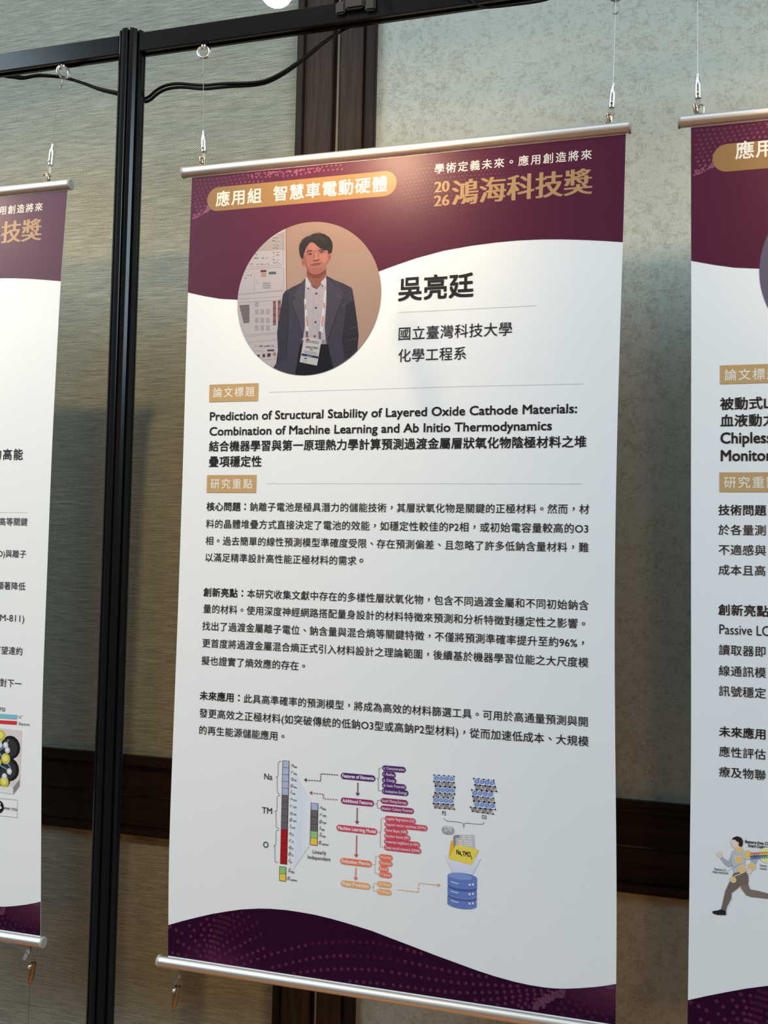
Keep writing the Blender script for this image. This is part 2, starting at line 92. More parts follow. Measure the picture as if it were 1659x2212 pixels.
  ('P',1.3,(0.049,0.009,0.03),[(553.12,-1047.6),(556.25,-1047.02),(559.38,-1046.41),(562.5,-1045.71),(565.62,-1045.01),(568.75,-1044.31),(571.88,-1043.61),(575,-1042.9),(578.12,-1042.1),(581.25,-1041.25),(584.38,-1040.4),(587.5,-1039.54),(590.62,-1038.6),(593.75,-1037.62),(596.88,-1036.65),(600,-1035.67),(600,-1063.25),(600,-1064.75),(594.53,-1064.62),(589.13,-1064.24),(583.88,-1063.61),(578.86,-1062.73),(574.12,-1061.63),(569.73,-1060.32),(565.76,-1058.81),(562.26,-1057.12),(559.27,-1055.28),(556.84,-1053.32),(555,-1051.25),(553.78,-1049.12),(553.18,-1047.89)],0),
  ('P',1.3,(0.056,0.011,0.033),[(562.5,-1045.71),(565,-1045.15),(567.5,-1044.59),(570,-1044.03),(572.5,-1043.47),(575,-1042.9),(577.5,-1042.28),(580,-1041.59),(582.5,-1040.91),(585,-1040.23),(587.5,-1039.54),(590,-1038.79),(592.5,-1038.01),(595,-1037.23),(597.5,-1036.45),(600,-1035.67),(600,-1060),(600,-1061),(595.62,-1060.9),(591.31,-1060.59),(587.11,-1060.09),(583.09,-1059.39),(579.29,-1058.51),(575.79,-1057.45),(572.61,-1056.25),(569.81,-1054.9),(567.42,-1053.43),(565.47,-1051.85),(564,-1050.2),(563.02,-1048.49),(562.55,-1046.75)],0),
  ('P',1.3,(0.062,0.012,0.036),[(571.88,-1043.61),(573.75,-1043.18),(575.62,-1042.76),(577.5,-1042.28),(579.38,-1041.76),(581.25,-1041.25),(583.12,-1040.74),(585,-1040.23),(586.88,-1039.71),(588.75,-1039.18),(590.62,-1038.6),(592.5,-1038.01),(594.38,-1037.43),(596.25,-1036.84),(598.12,-1036.26),(600,-1035.67),(600,-1056.75),(600,-1057.25),(596.72,-1057.17),(593.48,-1056.94),(590.33,-1056.56),(587.31,-1056.04),(584.47,-1055.38),(581.84,-1054.59),(579.46,-1053.68),(577.36,-1052.67),(575.56,-1051.57),(574.11,-1050.39),(573,-1049.15),(572.27,-1047.87),(571.91,-1046.56)],0),
  ('P',1.3,(0.069,0.014,0.039),[(581.25,-1041.25),(582.5,-1040.91),(583.75,-1040.57),(585,-1040.23),(586.25,-1039.88),(587.5,-1039.54),(588.75,-1039.18),(590,-1038.79),(591.25,-1038.4),(592.5,-1038.01),(593.75,-1037.62),(595,-1037.23),(596.25,-1036.84),(597.5,-1036.45),(598.75,-1036.06),(600,-1035.67),(600,-1053.5),(600,-1053.5),(597.81,-1053.45),(595.65,-1053.3),(593.55,-1053.04),(591.54,-1052.69),(589.65,-1052.25),(587.89,-1051.73),(586.31,-1051.12),(584.9,-1050.45),(583.71,-1049.71),(582.74,-1048.93),(582,-1048.1),(581.51,-1047.25),(581.27,-1046.37)],0),
  ('P',1.3,(0.075,0.016,0.042),[(590.62,-1038.6),(591.25,-1038.4),(591.88,-1038.21),(592.5,-1038.01),(593.12,-1037.82),(593.75,-1037.62),(594.38,-1037.43),(595,-1037.23),(595.62,-1037.04),(596.25,-1036.84),(596.88,-1036.65),(597.5,-1036.45),(598.12,-1036.26),(598.75,-1036.06),(599.38,-1035.87),(600,-1035.67),(600,-1050.25),(600,-1049.75),(598.91,-1049.72),(597.83,-1049.65),(596.78,-1049.52),(595.77,-1049.35),(594.82,-1049.13),(593.95,-1048.86),(593.15,-1048.56),(592.45,-1048.22),(591.85,-1047.86),(591.37,-1047.46),(591,-1047.05),(590.76,-1046.62),(590.64,-1046.19)],0),
  ('D',2,(0.085,0.016,0.05),[(114.2,-1078.7),(124.1,-1074.1),(134,-1069.5),(143.8,-1064.9),(153.6,-1060.5),(163.4,-1056.7),(173.1,-1053),(182.7,-1049.2),(192.4,-1045.8),(201.9,-1042.7),(332,-1029.1),(341,-1029.8),(349.9,-1030.9),(358.9,-1032.3),(155.2,-1077.5),(164.9,-1074),(174.6,-1070.4),(184.3,-1066.9),(193.9,-1063.8),(203.5,-1060.8),(213,-1057.7),(222.5,-1054.8),(232,-1052.9),(241.4,-1051),(250.8,-1049.2),(260.1,-1048.1),(185.6,-1080.9),(195.2,-1078.3),(204.8,-1075.8),(214.3,-1073.2),(223.8,-1071.2),(233.3,-1069.2),(242.7,-1067.2),(252.1,-1065.9),(261.4,-1064.6),(270.7,-1063.3),(280,-1062.5),(289.2,-1061.8),(298.4,-1061),(307.5,-1060.7),(263.7,-1080.2),(273,-1079.1),(282.3,-1078.5),(291.5,-1077.9),(300.6,-1077.4),(309.8,-1076.8),(337.6,-1044.9),(347.4,-1045.5),(357.1,-1046.2),(366.8,-1046.9),(376.4,-1047.6),(386,-1048.2),(395.6,-1048.7),(405.1,-1048.9),(414.5,-1049.1),(424,-1049.1),(433.3,-1049.1),(442.7,-1049.1),(320.4,-1060.5),(330.3,-1060.6),(340.1,-1060.7),(349.8,-1061.1),(359.5,-1061.5),(369.2,-1061.6),(378.8,-1061.7),(388.4,-1061.7),(398,-1061.8),(407.4,-1061.3),(416.9,-1060.7),(426.3,-1060),(435.7,-1059.3),(445,-1058.4),(454.3,-1057.6),(463.5,-1056.7),(472.7,-1055.7),(481.9,-1054.7),(322.5,-1076.3),(332.3,-1076.2),(342.1,-1076.1),(351.9,-1076),(361.6,-1075.8),(371.2,-1075.5),(380.9,-1075.2),(390.4,-1074.6),(400,-1073.9),(409.4,-1072.9),(418.9,-1071.9),(428.3,-1070.4),(437.6,-1068.8),(446.9,-1067.3),(456.2,-1065.8),(465.4,-1064.1),(474.6,-1062.4),(483.7,-1060.3),(492.8,-1058.1),(501.9,-1056.8),(510.9,-1056.1),(519.9,-1054.5),(429.8,-1079.6),(439.2,-1078.1),(448.5,-1075.8),(457.7,-1073.4),(467,-1071.1),(476.1,-1068.7),(485.3,-1065.9),(494.3,-1063),(503.4,-1061.5),(512.4,-1060.2),(457.4,-1080.8),(466.7,-1077.9),(475.8,-1075),(484.9,-1071.7),(494,-1068.4),(503.1,-1066.9),(512.1,-1065.1),(482.8,-1077.7),(491.9,-1074.4),(501,-1072.2),(510,-1069.3),(518.9,-1064.3),(487.2,-1080.4),(496.3,-1077.4),(505.3,-1073.8),(514.3,-1069),(506.3,-1077),(515.2,-1072.2),(49,-1077.1),(57.6,-1076.3),(61,-1076.5),(62.3,-1076.7),(65,-1077.2),(71.4,-1079.6),(27.5,-1079.3),(43.5,-1071.4),(55.8,-1069.2),(62.1,-1069.3),(64.4,-1069.6),(66,-1069.8),(70,-1070.8),(78.1,-1074.1),(15.9,-1079.6),(32,-1068.5),(47.5,-1063.3),(58.5,-1062.1),(64.4,-1062.3),(66.9,-1062.6),(68.3,-1062.8),(71,-1063.3),(76.9,-1064.9),(85.9,-1069.4),(95.2,-1078.6),(6.7,-1078.2),(23.8,-1064.9),(41.5,-1057.6),(55.5,-1055.2),(64.1,-1055.1),(68.5,-1055.4),(75.8,-1056.7),(82.9,-1058.9),(92.9,-1064.3),(103,-1074.6),(15,-1062),(34.4,-1052.6),(51,-1048.7),(62.5,-1047.9),(69.1,-1048.2),(89.2,-1053.1),(100.1,-1059.3),(110.8,-1070.6),(21.2,-1050.5),(39.7,-1043.8),(54.7,-1041.2),(65.1,-1040.8),(108.2,-1055),(118.6,-1066.6),(12.4,-1047.1),(32.5,-1038.7),(49.7,-1034.8),(62.5,-1033.7),(115.5,-1050.3),(126.4,-1062.6),(3.2,-1044.2),(58.8,-1026.8),(69.4,-1026.7),(122.8,-1045.6),(134.1,-1058.6),(141.8,-1054.6)],2.3),
  ('D',2,(0.05,0.008,0.033),[(211.5,-1039.7),(221,-1037.3),(230.4,-1035.5),(239.9,-1033.7),(249.2,-1031.9),(258.6,-1030.3),(267.9,-1029.4),(277.1,-1028.5),(286.4,-1027.6),(295.6,-1026.9),(304.7,-1027.4),(313.8,-1027.9),(322.9,-1028.4),(269.4,-1047),(278.7,-1046),(287.9,-1045.5),(297.1,-1045),(306.2,-1044.6),(318,-1044.2),(327.8,-1044.5),(521.4,-1057.3),(530.3,-1054.6),(521.1,-1060.6),(530,-1057),(70.3,-1055.7),(72.1,-1055.9),(72.2,-1048.5),(73.8,-1048.8),(76.1,-1049.2),(80.9,-1050.2),(71.4,-1041.2),(74.6,-1041.5),(76.3,-1041.7),(78.1,-1042),(81.6,-1042.7),(87.8,-1044.4),(97,-1048),(70.9,-1033.9),(75.7,-1034.3),(78.2,-1034.6),(79.8,-1034.9),(82.1,-1035.3),(86.4,-1036.2),(93.6,-1038.3),(103.7,-1042.5),(76,-1027.1),(79.6,-1027.5),(81.6,-1027.8),(83.4,-1028),(86.3,-1028.6),(91.5,-1029.8),(99.6,-1032.3),(110.5,-1037.2),(78.3,-1020),(82,-1020.5),(84.1,-1020.8),(85.8,-1021),(88.1,-1021.4),(92,-1022.2),(98.4,-1023.9),(107.5,-1027.1),(118.7,-1032.6),(130.8,-1041.6),(96.9,-1015.7),(104.1,-1017.7),(113.9,-1021.4),(125.7,-1027.5),(138.2,-1037.1),(109.9,-1011.7),(120.4,-1015.8),(132.7,-1022.5),(539.3,-1058.9),(548.1,-1056.6),(557,-1058.4),(565.8,-1056.1),(574.6,-1057.9),(583.3,-1055.6),(592,-1057.4),(535.4,-1066.9),(544.3,-1064.5),(553.2,-1066.3),(562,-1064),(570.8,-1065.8),(579.5,-1063.5),(588.2,-1065.3),(596.9,-1062.9),(531.6,-1074.8),(540.5,-1072.5),(549.4,-1074.3),(558.2,-1071.9),(567,-1073.7),(575.8,-1071.3),(584.5,-1073.1),(593.2,-1070.8),(536.7,-1080.4),(554.4,-1079.8),(572,-1079.2),(589.4,-1078.7)],2.3),
  ('D',3,(0.11,0.035,0.075),[(519.1,-1064.4),(516.1,-1063.9),(508,-1073.8),(513.7,-1074.9),(505.5,-1073.7),(532.1,-1059.1),(534.4,-1052.9),(503.7,-1074.9),(505.2,-1074.9),(505.6,-1071.4),(521.1,-1061.8),(516.9,-1065),(530.5,-1057.1),(529,-1059.8),(521.1,-1064.5),(522.9,-1064.2),(507.4,-1073.5),(520.2,-1067.1),(509.3,-1068),(516.3,-1060.7),(513.7,-1065.2),(532.7,-1058.6),(502.1,-1078.5),(524.4,-1056),(519.3,-1061.1),(505.6,-1078.3),(513.7,-1068.3),(526.8,-1060.5),(536.5,-1055.5),(520.3,-1065.4),(512.4,-1071.8),(524.8,-1063.3),(526.6,-1057.7),(524,-1064.6),(511.9,-1070.3),(511.5,-1068.5),(504.7,-1072.8),(517.5,-1065.3),(508.2,-1073.6),(532.3,-1058.6),(505,-1073.4),(505.8,-1073.8),(524.6,-1060.3),(528.2,-1058.8),(516.5,-1067.8),(525.7,-1062.2),(507.9,-1066.9),(520.8,-1063.8),(511.8,-1071),(531.9,-1060.1),(530.3,-1059.9),(537.2,-1053.3),(503.4,-1074.8),(512.5,-1066.6),(538.6,-1052.9),(535.6,-1059.4),(512.6,-1071.2),(527.5,-1057.2),(511,-1072.1),(518,-1068),(534.9,-1053.1),(530.4,-1055.5),(537.2,-1056),(529.7,-1055.4),(527.3,-1060),(528.4,-1059.1),(589.7,-1040.4),(595.3,-1039.6),(592,-1040.7),(596.2,-1039.1)],2.2),
 ]),
 ('award_title','cream and gold award heading',[
  ('T',4,(0.78,0.7,0.62),'學術定義未來。應用創造將來',362.15,552.28,-21.12,14,0.012,'c',0,0,0,0,0),
  ('T',4,(0.43,0.26,0.125),'鴻海科技獎',397.6,542.87,-55.04,37,0.003,'c',0,1,0,0,0),
  ('T',4,(0.43,0.26,0.125),'20',356.67,375.97,-52.42,20.5,0,'i',0,2,0,0,0),
  ('T',4,(0.43,0.26,0.125),'26',356.62,376.52,-70.74,20.5,0,'i',0,2,0,0,0),
 ]),
]
MAIN_PRINT=[
 ('category_badge','gold pill shaped category badge',[
  ('K',3,(0.3,0.165,0.068),25.28,304.13,-34.28,34),
  ('T',4,(0.8,0.74,0.66),'應用組',49.73,98.17,-34.39,22.5,0.014,'c',0,0,0,0,0),
  ('T',4,(0.8,0.74,0.66),'智慧車電動硬體',137.4,280.39,-34.24,22.5,0.014,'c',0,0,0,0,0),
 ]),
 ('portrait_photo','round printed photo of a person in a dark jacket',[
  ('CIRC',3,(0.307,0.207,0.173),182.6,-182.8,104.8),
  ('P',4,(0.3,0.197,0.16),[(144.62,-76.58),(300.19,-86.11),(301.32,-119.3),(207.63,-128.25),(146.36,-124.12)],1),
  ('P',4,(0.315,0.213,0.176),[(228.15,-129.63),(301.32,-119.3),(305.83,-258.83),(256.67,-259.43)],1),
  ('P',5,(0.386,0.356,0.383),[(63.84,-62.25),(145.18,-68.7),(149.76,-171.59),(149.8,-294.34),(71.74,-291.95)],1),
  ('P',6,(0.322,0.283,0.282),[(108.73,-104.34),(145.84,-87.22),(146.81,-113.63),(100.46,-113.06)],1),
  ('S',7,(0.471,0.387,0.335),[(145.89,-76.68),(150.22,-172.93)],0.9,1,0),
  ('S',7,(0.118,0.06,0.04),[(147.02,-76.76),(151.35,-172.99)],0.5,1,0),
  ('S',6,(0.118,0.08,0.08),[(112.34,-86.02),(139.53,-92.03),(143.16,-94.93),(144.54,-131.89),(141.12,-134.69),(94.07,-133.89)],0.28,1,0),
  ('S',6,(0.118,0.08,0.08),[(89.87,-136.95),(141.94,-137.64),(145.28,-140.48),(146.31,-169.43),(78.1,-171.23)],0.28,1,0),
  ('S',6,(0.118,0.08,0.08),[(79.59,-172.64),(148.03,-170.45)],0.28,1,0),
  ('S',6,(0.118,0.08,0.08),[(80.5,-178.54),(145.46,-178.17)],0.28,1,0),
  ('S',6,(0.118,0.08,0.08),[(78.49,-183.49),(144.91,-182.86)],0.28,1,0),
  ('S',6,(0.118,0.08,0.08),[(91.49,-229.21),(139.95,-227.42)],0.28,1,0),
  ('S',6,(0.118,0.08,0.08),[(91.56,-231.59),(140.01,-229.25)],0.28,1,0),
  ('S',6,(0.118,0.08,0.08),[(102.6,-150.35),(102.82,-168.91)],0.28,1,0),
  ('S',6,(0.118,0.08,0.08),[(93.27,-239.86),(140.26,-237.25)],0.28,1,0),
  ('S',6,(0.118,0.08,0.08),[(105.57,-265.39),(139.69,-264.02)],0.28,1,0),
  ('S',6,(0.118,0.08,0.08),[(119.44,-252.12),(106.6,-252.53)],0.28,1,0),
  ('S',6,(0.072,0.049,0.052),[(131.39,-96.51),(132.24,-96.53)],0.6,1,0),
  ('S',6,(0.072,0.049,0.052),[(130.12,-95.21),(131.16,-95.23)],0.6,1,0),
  ('S',6,(0.072,0.049,0.052),[(128.9,-95.54),(130.54,-95.57)],0.6,1,0),
  ('S',6,(0.072,0.049,0.052),[(132.66,-95.97),(134.87,-96.01)],0.6,1,0),
  ('S',6,(0.072,0.049,0.052),[(129.14,-96.68),(130.04,-96.7)],0.6,1,0),
  ('S',6,(0.072,0.049,0.052),[(134.06,-96.07),(136.02,-96.1)],0.6,1,0),
  ('S',6,(0.072,0.049,0.052),[(128.57,-99.83),(131.01,-99.87)],0.6,1,0),
  ('S',6,(0.072,0.049,0.052),[(137.39,-100.71),(138.29,-100.65)],0.6,1,0),
  ('S',6,(0.072,0.049,0.052),[(136.46,-101.87),(137.48,-101.89)],0.6,1,0),
  ('S',6,(0.072,0.049,0.052),[(127.49,-99.69),(130.08,-99.73)],0.6,1,0),
  ('S',6,(0.072,0.049,0.052),[(128.14,-100.27),(130.89,-100.31)],0.6,1,0),
  ('S',6,(0.072,0.049,0.052),[(132.79,-101.18),(134.27,-101.2)],0.6,1,0),
  ('S',6,(0.072,0.049,0.052),[(134.63,-106.89),(135.52,-106.91)],0.6,1,0),
  ('S',6,(0.072,0.049,0.052),[(135.32,-107.27),(137.65,-107.3)],0.6,1,0),
  ('S',6,(0.072,0.049,0.052),[(130.31,-106.49),(131.36,-106.51)],0.6,1,0),
  ('S',6,(0.072,0.049,0.052),[(132.1,-106.87),(133.53,-106.89)],0.6,1,0),
  ('S',6,(0.072,0.049,0.052),[(130.33,-105.1),(131.22,-105.11)],0.6,1,0),
  ('S',6,(0.072,0.049,0.052),[(134.5,-105.57),(135.88,-105.59)],0.6,1,0),
  ('S',6,(0.072,0.049,0.052),[(132.67,-109.72),(134.66,-109.75)],0.6,1,0),
  ('S',6,(0.072,0.049,0.052),[(129.04,-110.6),(131.28,-110.63)],0.6,1,0),
  ('S',6,(0.072,0.049,0.052),[(128.55,-110.2),(130.78,-110.23)],0.6,1,0),
  ('S',6,(0.072,0.049,0.052),[(131.85,-109.66),(133.76,-109.69)],0.6,1,0),
  ('S',6,(0.072,0.049,0.052),[(134.54,-110.83),(137.26,-110.87)],0.6,1,0),
  ('S',6,(0.072,0.049,0.052),[(133.75,-111.59),(134.87,-111.61)],0.6,1,0),
  ('S',6,(0.072,0.049,0.052),[(129.18,-116.35),(130.82,-116.37)],0.6,1,0),
  ('S',6,(0.072,0.049,0.052),[(129.47,-116.63),(131.01,-116.65)],0.6,1,0),
  ('S',6,(0.072,0.049,0.052),[(135.68,-116.63),(138.28,-116.66)],0.6,1,0),
  ('S',6,(0.072,0.049,0.052),[(134.33,-116.59),(135.87,-116.61)],0.6,1,0),
  ('S',6,(0.072,0.049,0.052),[(130.58,-116.64),(132.28,-116.66)],0.6,1,0),
  ('S',6,(0.072,0.049,0.052),[(137.95,-116.65),(138.89,-116.6)],0.6,1,0),
  ('S',6,(0.072,0.049,0.052),[(129.1,-121.27),(130.85,-121.29)],0.6,1,0),
  ('S',6,(0.072,0.049,0.052),[(134,-120.46),(135.32,-120.47)],0.6,1,0),
  ('S',6,(0.072,0.049,0.052),[(137.47,-121.04),(138.32,-121.05)],0.6,1,0),
  ('S',6,(0.072,0.049,0.052),[(134.4,-120.31),(136.3,-120.34)],0.6,1,0),
  ('S',6,(0.072,0.049,0.052),[(137.26,-120.57),(139.04,-120.55)],0.6,1,0),
  ('S',6,(0.072,0.049,0.052),[(134.45,-119.66),(137.13,-119.69)],0.6,1,0),
  ('S',6,(0.072,0.049,0.052),[(135.44,-127.07),(136.63,-127.08)],0.6,1,0),
  ('S',6,(0.072,0.049,0.052),[(129.54,-126.54),(131.77,-126.57)],0.6,1,0),
  ('S',6,(0.072,0.049,0.052),[(128.77,-126.12),(131.12,-126.14)],0.6,1,0),
  ('S',6,(0.072,0.049,0.052),[(137.88,-126.63),(138.98,-126.64)],0.6,1,0),
  ('S',6,(0.072,0.049,0.052),[(128.22,-124.54),(129.13,-124.55)],0.6,1,0),
  ('S',6,(0.072,0.049,0.052),[(130.7,-126.47),(132.62,-126.49)],0.6,1,0),
  ('S',6,(0.072,0.049,0.052),[(134.15,-131.67),(135.24,-131.68)],0.6,1,0),
  ('S',6,(0.072,0.049,0.052),[(131.22,-130.93),(133.99,-130.96)],0.6,1,0),
  ('S',6,(0.072,0.049,0.052),[(134.17,-129.93),(136.6,-129.96)],0.6,1,0),
  ('S',6,(0.072,0.049,0.052),[(130.74,-131.37),(132.36,-131.38)],0.6,1,0),
  ('S',6,(0.072,0.049,0.052),[(137.44,-131.68),(139.39,-131.7)],0.6,1,0),
  ('S',6,(0.072,0.049,0.052),[(129.65,-129.72),(130.74,-129.73)],0.6,1,0),
  ('S',6,(0.057,0.04,0.043),[(101.04,-121.83),(102.35,-121.85)],0.6,1,0),
  ('S',6,(0.057,0.04,0.043),[(115.43,-123.22),(116.31,-123.23)],0.6,1,0),
  ('S',6,(0.057,0.04,0.043),[(101.66,-122.67),(103.66,-122.7)],0.6,1,0),
  ('S',6,(0.057,0.04,0.043),[(104.47,-122.2),(106.82,-122.23)],0.6,1,0),
  ('S',6,(0.057,0.04,0.043),[(104.31,-122.49),(107.11,-122.53)],0.6,1,0),
  ('S',6,(0.057,0.04,0.043),[(118.29,-123.11),(120.13,-123.14)],0.6,1,0),
  ('S',6,(0.057,0.04,0.043),[(113.45,-123.34),(114.62,-123.35)],0.6,1,0),
  ('S',6,(0.057,0.04,0.043),[(100.48,-121.76),(102.32,-121.78)],0.6,1,0),
  ('S',6,(0.057,0.04,0.043),[(113.15,-123.07),(114.64,-123.09)],0.6,1,0),
  ('S',6,(0.057,0.04,0.043),[(121.34,-123.63),(122.15,-123.6)],0.6,1,0),
  ('S',6,(0.057,0.04,0.043),[(111.96,-123.16),(114.16,-123.18)],0.6,1,0),
  ('S',6,(0.057,0.04,0.043),[(105.79,-122.11),(107.39,-122.13)],0.6,1,0),
  ('S',6,(0.057,0.04,0.043),[(113.64,-122.77),(116,-122.8)],0.6,1,0),
  ('S',6,(0.057,0.04,0.043),[(101.52,-122.01),(104,-122.04)],0.6,1,0),
  ('S',6,(0.057,0.04,0.043),[(104.27,-122.54),(106.18,-122.57)],0.6,1,0),
  ('S',6,(0.057,0.04,0.043),[(119.96,-123.25),(120.95,-123.26)],0.6,1,0),
  ('S',6,(0.064,0.046,0.049),[(116.1,-131.69),(118.77,-131.72)],0.5,1,0),
  ('S',6,(0.064,0.046,0.049),[(121.98,-131.48),(123.3,-131.49)],0.5,1,0),
  ('S',6,(0.064,0.046,0.049),[(112.55,-131.6),(115.31,-131.63)],0.5,1,0),
  ('S',6,(0.064,0.046,0.049),[(110.74,-131.46),(112.88,-131.48)],0.5,1,0),
  ('S',6,(0.064,0.046,0.049),[(105.71,-130.79),(107.78,-130.81)],0.5,1,0),
  ('S',6,(0.064,0.046,0.049),[(110.53,-131.45),(113.22,-131.48)],0.5,1,0),
  ('S',6,(0.064,0.046,0.049),[(105.87,-131.18),(107.08,-131.19)],0.5,1,0),
  ('S',6,(0.064,0.046,0.049),[(97.74,-129.99),(99.62,-130.01)],0.5,1,0),
  ('S',6,(0.064,0.046,0.049),[(94.59,-130.43),(97.12,-130.46)],0.5,1,0),
  ('S',6,(0.064,0.046,0.049),[(94.37,-129.8),(95.9,-129.82)],0.5,1,0),
  ('S',6,(0.064,0.046,0.049),[(97.9,-130.54),(99.46,-130.55)],0.5,1,0),
  ('S',6,(0.064,0.046,0.049),[(122.24,-131.94),(124.6,-131.95)],0.5,1,0),
  ('S',6,(0.064,0.046,0.049),[(119.39,-132.02),(121.16,-132.03)],0.5,1,0),
  ('S',6,(0.064,0.046,0.049),[(110.43,-131.35),(111.86,-131.36)],0.5,1,0),
  ('S',6,(0.064,0.046,0.049),[(108.74,-131.08),(109.62,-131.08)],0.5,1,0),
  ('S',6,(0.064,0.046,0.049),[(111.84,-131.15),(114.31,-131.17)],0.5,1,0),
  ('S',6,(0.118,0.08,0.08),[(102.98,-117.6),(105,-117.62)],0.6,1,0),
  ('S',6,(0.118,0.08,0.08),[(102.59,-117.29),(104.68,-117.32)],0.6,1,0),
  ('S',6,(0.118,0.08,0.08),[(102.18,-116.29),(104.4,-116.32)],0.6,1,0),
  ('S',6,(0.118,0.08,0.08),[(96.69,-145.35),(97.96,-145.27)],0.5,1,0),
  ('S',6,(0.118,0.08,0.08),[(92.04,-146.35),(94.13,-146.37)],0.5,1,0),
  ('S',6,(0.118,0.08,0.08),[(95.94,-146.06),(97.99,-146.07)],0.5,1,0),
  ('S',6,(0.118,0.08,0.08),[(91.24,-145.79),(93.61,-145.8)],0.5,1,0),
  ('S',6,(0.118,0.08,0.08),[(96.2,-146.32),(98,-146.31)],0.5,1,0),
  ('S',6,(0.118,0.08,0.08),[(96.23,-145.75),(97.98,-145.73)],0.5,1,0),
  ('S',6,(0.118,0.08,0.08),[(88.3,-149.4),(89.99,-149.41)],0.5,1,0),
  ('S',6,(0.118,0.08,0.08),[(88.04,-149.31),(90.16,-149.32)],0.5,1,0),
  ('S',6,(0.118,0.08,0.08),[(88.22,-150.11),(90.45,-150.12)],0.5,1,0),
  ('S',6,(0.118,0.08,0.08),[(87.02,-149.38),(88.58,-149.39)],0.5,1,0),
  ('S',6,(0.118,0.08,0.08),[(106.51,-158.98),(107.37,-158.88)],0.4,1,0),
  ('S',6,(0.118,0.08,0.08),[(106.09,-153.14),(107.15,-153.13)],0.4,1,0),
  ('S',6,(0.118,0.08,0.08),[(106.46,-155.62),(107.24,-155.53)],0.4,1,0),
  ('S',6,(0.118,0.08,0.08),[(106.13,-157.56),(107.32,-157.52)],0.4,1,0),
  ('S',6,(0.118,0.08,0.08),[(106.36,-156.01),(107.26,-155.96)],0.4,1,0),
  ('S',6,(0.098,0.073,0.08),[(80.79,-187.6),(96.23,-187.62)],1.3,1,0),
  ('S',6,(0.098,0.073,0.08),[(81.28,-189.22),(96.28,-189.21)],1.3,1,0),
  ('S',6,(0.098,0.073,0.08),[(81.76,-190.84),(96.33,-190.8)],1.3,1,0),
  ('S',6,(0.098,0.073,0.08),[(82.25,-192.46),(96.38,-192.39)],1.3,1,0),
  ('S',6,(0.098,0.073,0.08),[(82.73,-194.07),(96.43,-193.99)],1.3,1,0),
  ('S',6,(0.098,0.073,0.08),[(83.22,-195.69),(96.48,-195.58)],1.3,1,0),
  ('S',6,(0.098,0.073,0.08),[(83.7,-197.31),(96.53,-197.17)],1.3,1,0),
  ('S',6,(0.098,0.073,0.08),[(84.19,-198.93),(96.58,-198.76)],1.3,1,0),
  ('S',6,(0.098,0.073,0.08),[(84.67,-200.54),(96.63,-200.35)],1.3,1,0),
  ('S',6,(0.098,0.073,0.08),[(85.16,-202.16),(96.68,-201.94)],1.3,1,0),
  ('S',6,(0.098,0.073,0.08),[(85.64,-203.77),(96.73,-203.53)],1.3,1,0),
  ('S',6,(0.098,0.073,0.08),[(86.12,-205.39),(96.78,-205.12)],1.3,1,0),
  ('S',6,(0.098,0.073,0.08),[(86.61,-207),(96.83,-206.71)],1.3,1,0),
  ('S',6,(0.098,0.073,0.08),[(87.09,-208.62),(96.88,-208.3)],1.3,1,0),
  ('S',6,(0.098,0.073,0.08),[(87.58,-210.23),(96.93,-209.89)],1.3,1,0),
  ('S',6,(0.098,0.073,0.08),[(88.06,-211.84),(96.98,-211.48)],1.3,1,0),
  ('S',6,(0.245,0.216,0.25),[(104.45,-184.22),(109.89,-184.25)],1.2,1,0),
  ('S',6,(0.245,0.216,0.25),[(104.51,-186.07),(109.95,-186.1)],1.2,1,0),
  ('S',6,(0.245,0.216,0.25),[(104.57,-187.93),(110.01,-187.95)],1.2,1,0),
  ('S',6,(0.245,0.216,0.25),[(104.63,-189.78),(110.07,-189.81)],1.2,1,0),
  ('S',6,(0.245,0.216,0.25),[(104.79,-194.81),(110.23,-194.83)],1.2,1,0),
  ('S',6,(0.245,0.216,0.25),[(104.84,-196.67),(110.28,-196.68)],1.2,1,0),
  ('S',6,(0.245,0.216,0.25),[(104.9,-198.52),(110.34,-198.53)],1.2,1,0),
  ('S',6,(0.245,0.216,0.25),[(104.96,-200.37),(110.4,-200.38)],1.2,1,0),
  ('S',6,(0.245,0.216,0.25),[(113.1,-195.24),(118.52,-195.26)],1.2,1,0),
  ('S',6,(0.245,0.216,0.25),[(113.16,-197.09),(118.58,-197.11)],1.2,1,0),
  ('S',6,(0.245,0.216,0.25),[(113.21,-198.94),(118.64,-198.95)],1.2,1,0),
  ('S',6,(0.245,0.216,0.25),[(113.27,-200.79),(118.69,-200.8)],1.2,1,0),
  ('S',6,(0.245,0.216,0.25),[(121.67,-195.68),(127.07,-195.7)],1.2,1,0),
  ('S',6,(0.245,0.216,0.25),[(121.72,-197.53),(127.13,-197.54)],1.2,1,0),
  ('S',6,(0.245,0.216,0.25),[(121.78,-199.38),(127.18,-199.39)],1.2,1,0),
  ('S',6,(0.245,0.216,0.25),[(121.84,-201.22),(127.24,-201.23)],1.2,1,0),
  ('S',6,(0.245,0.216,0.25),[(105.16,-206.72),(110.6,-206.72)],1.2,1,0),
  ('S',6,(0.245,0.216,0.25),[(105.22,-208.57),(110.66,-208.57)],1.2,1,0),
  ('S',6,(0.245,0.216,0.25),[(105.28,-210.42),(110.72,-210.42)],1.2,1,0),
  ('S',6,(0.245,0.216,0.25),[(105.33,-212.27),(110.77,-212.27)],1.2,1,0),
  ('S',6,(0.245,0.216,0.25),[(113.47,-207.13),(118.89,-207.13)],1.2,1,0),
  ('S',6,(0.245,0.216,0.25),[(113.53,-208.98),(118.95,-208.98)],1.2,1,0),
  ('S',6,(0.245,0.216,0.25),[(113.59,-210.82),(119.01,-210.82)],1.2,1,0),
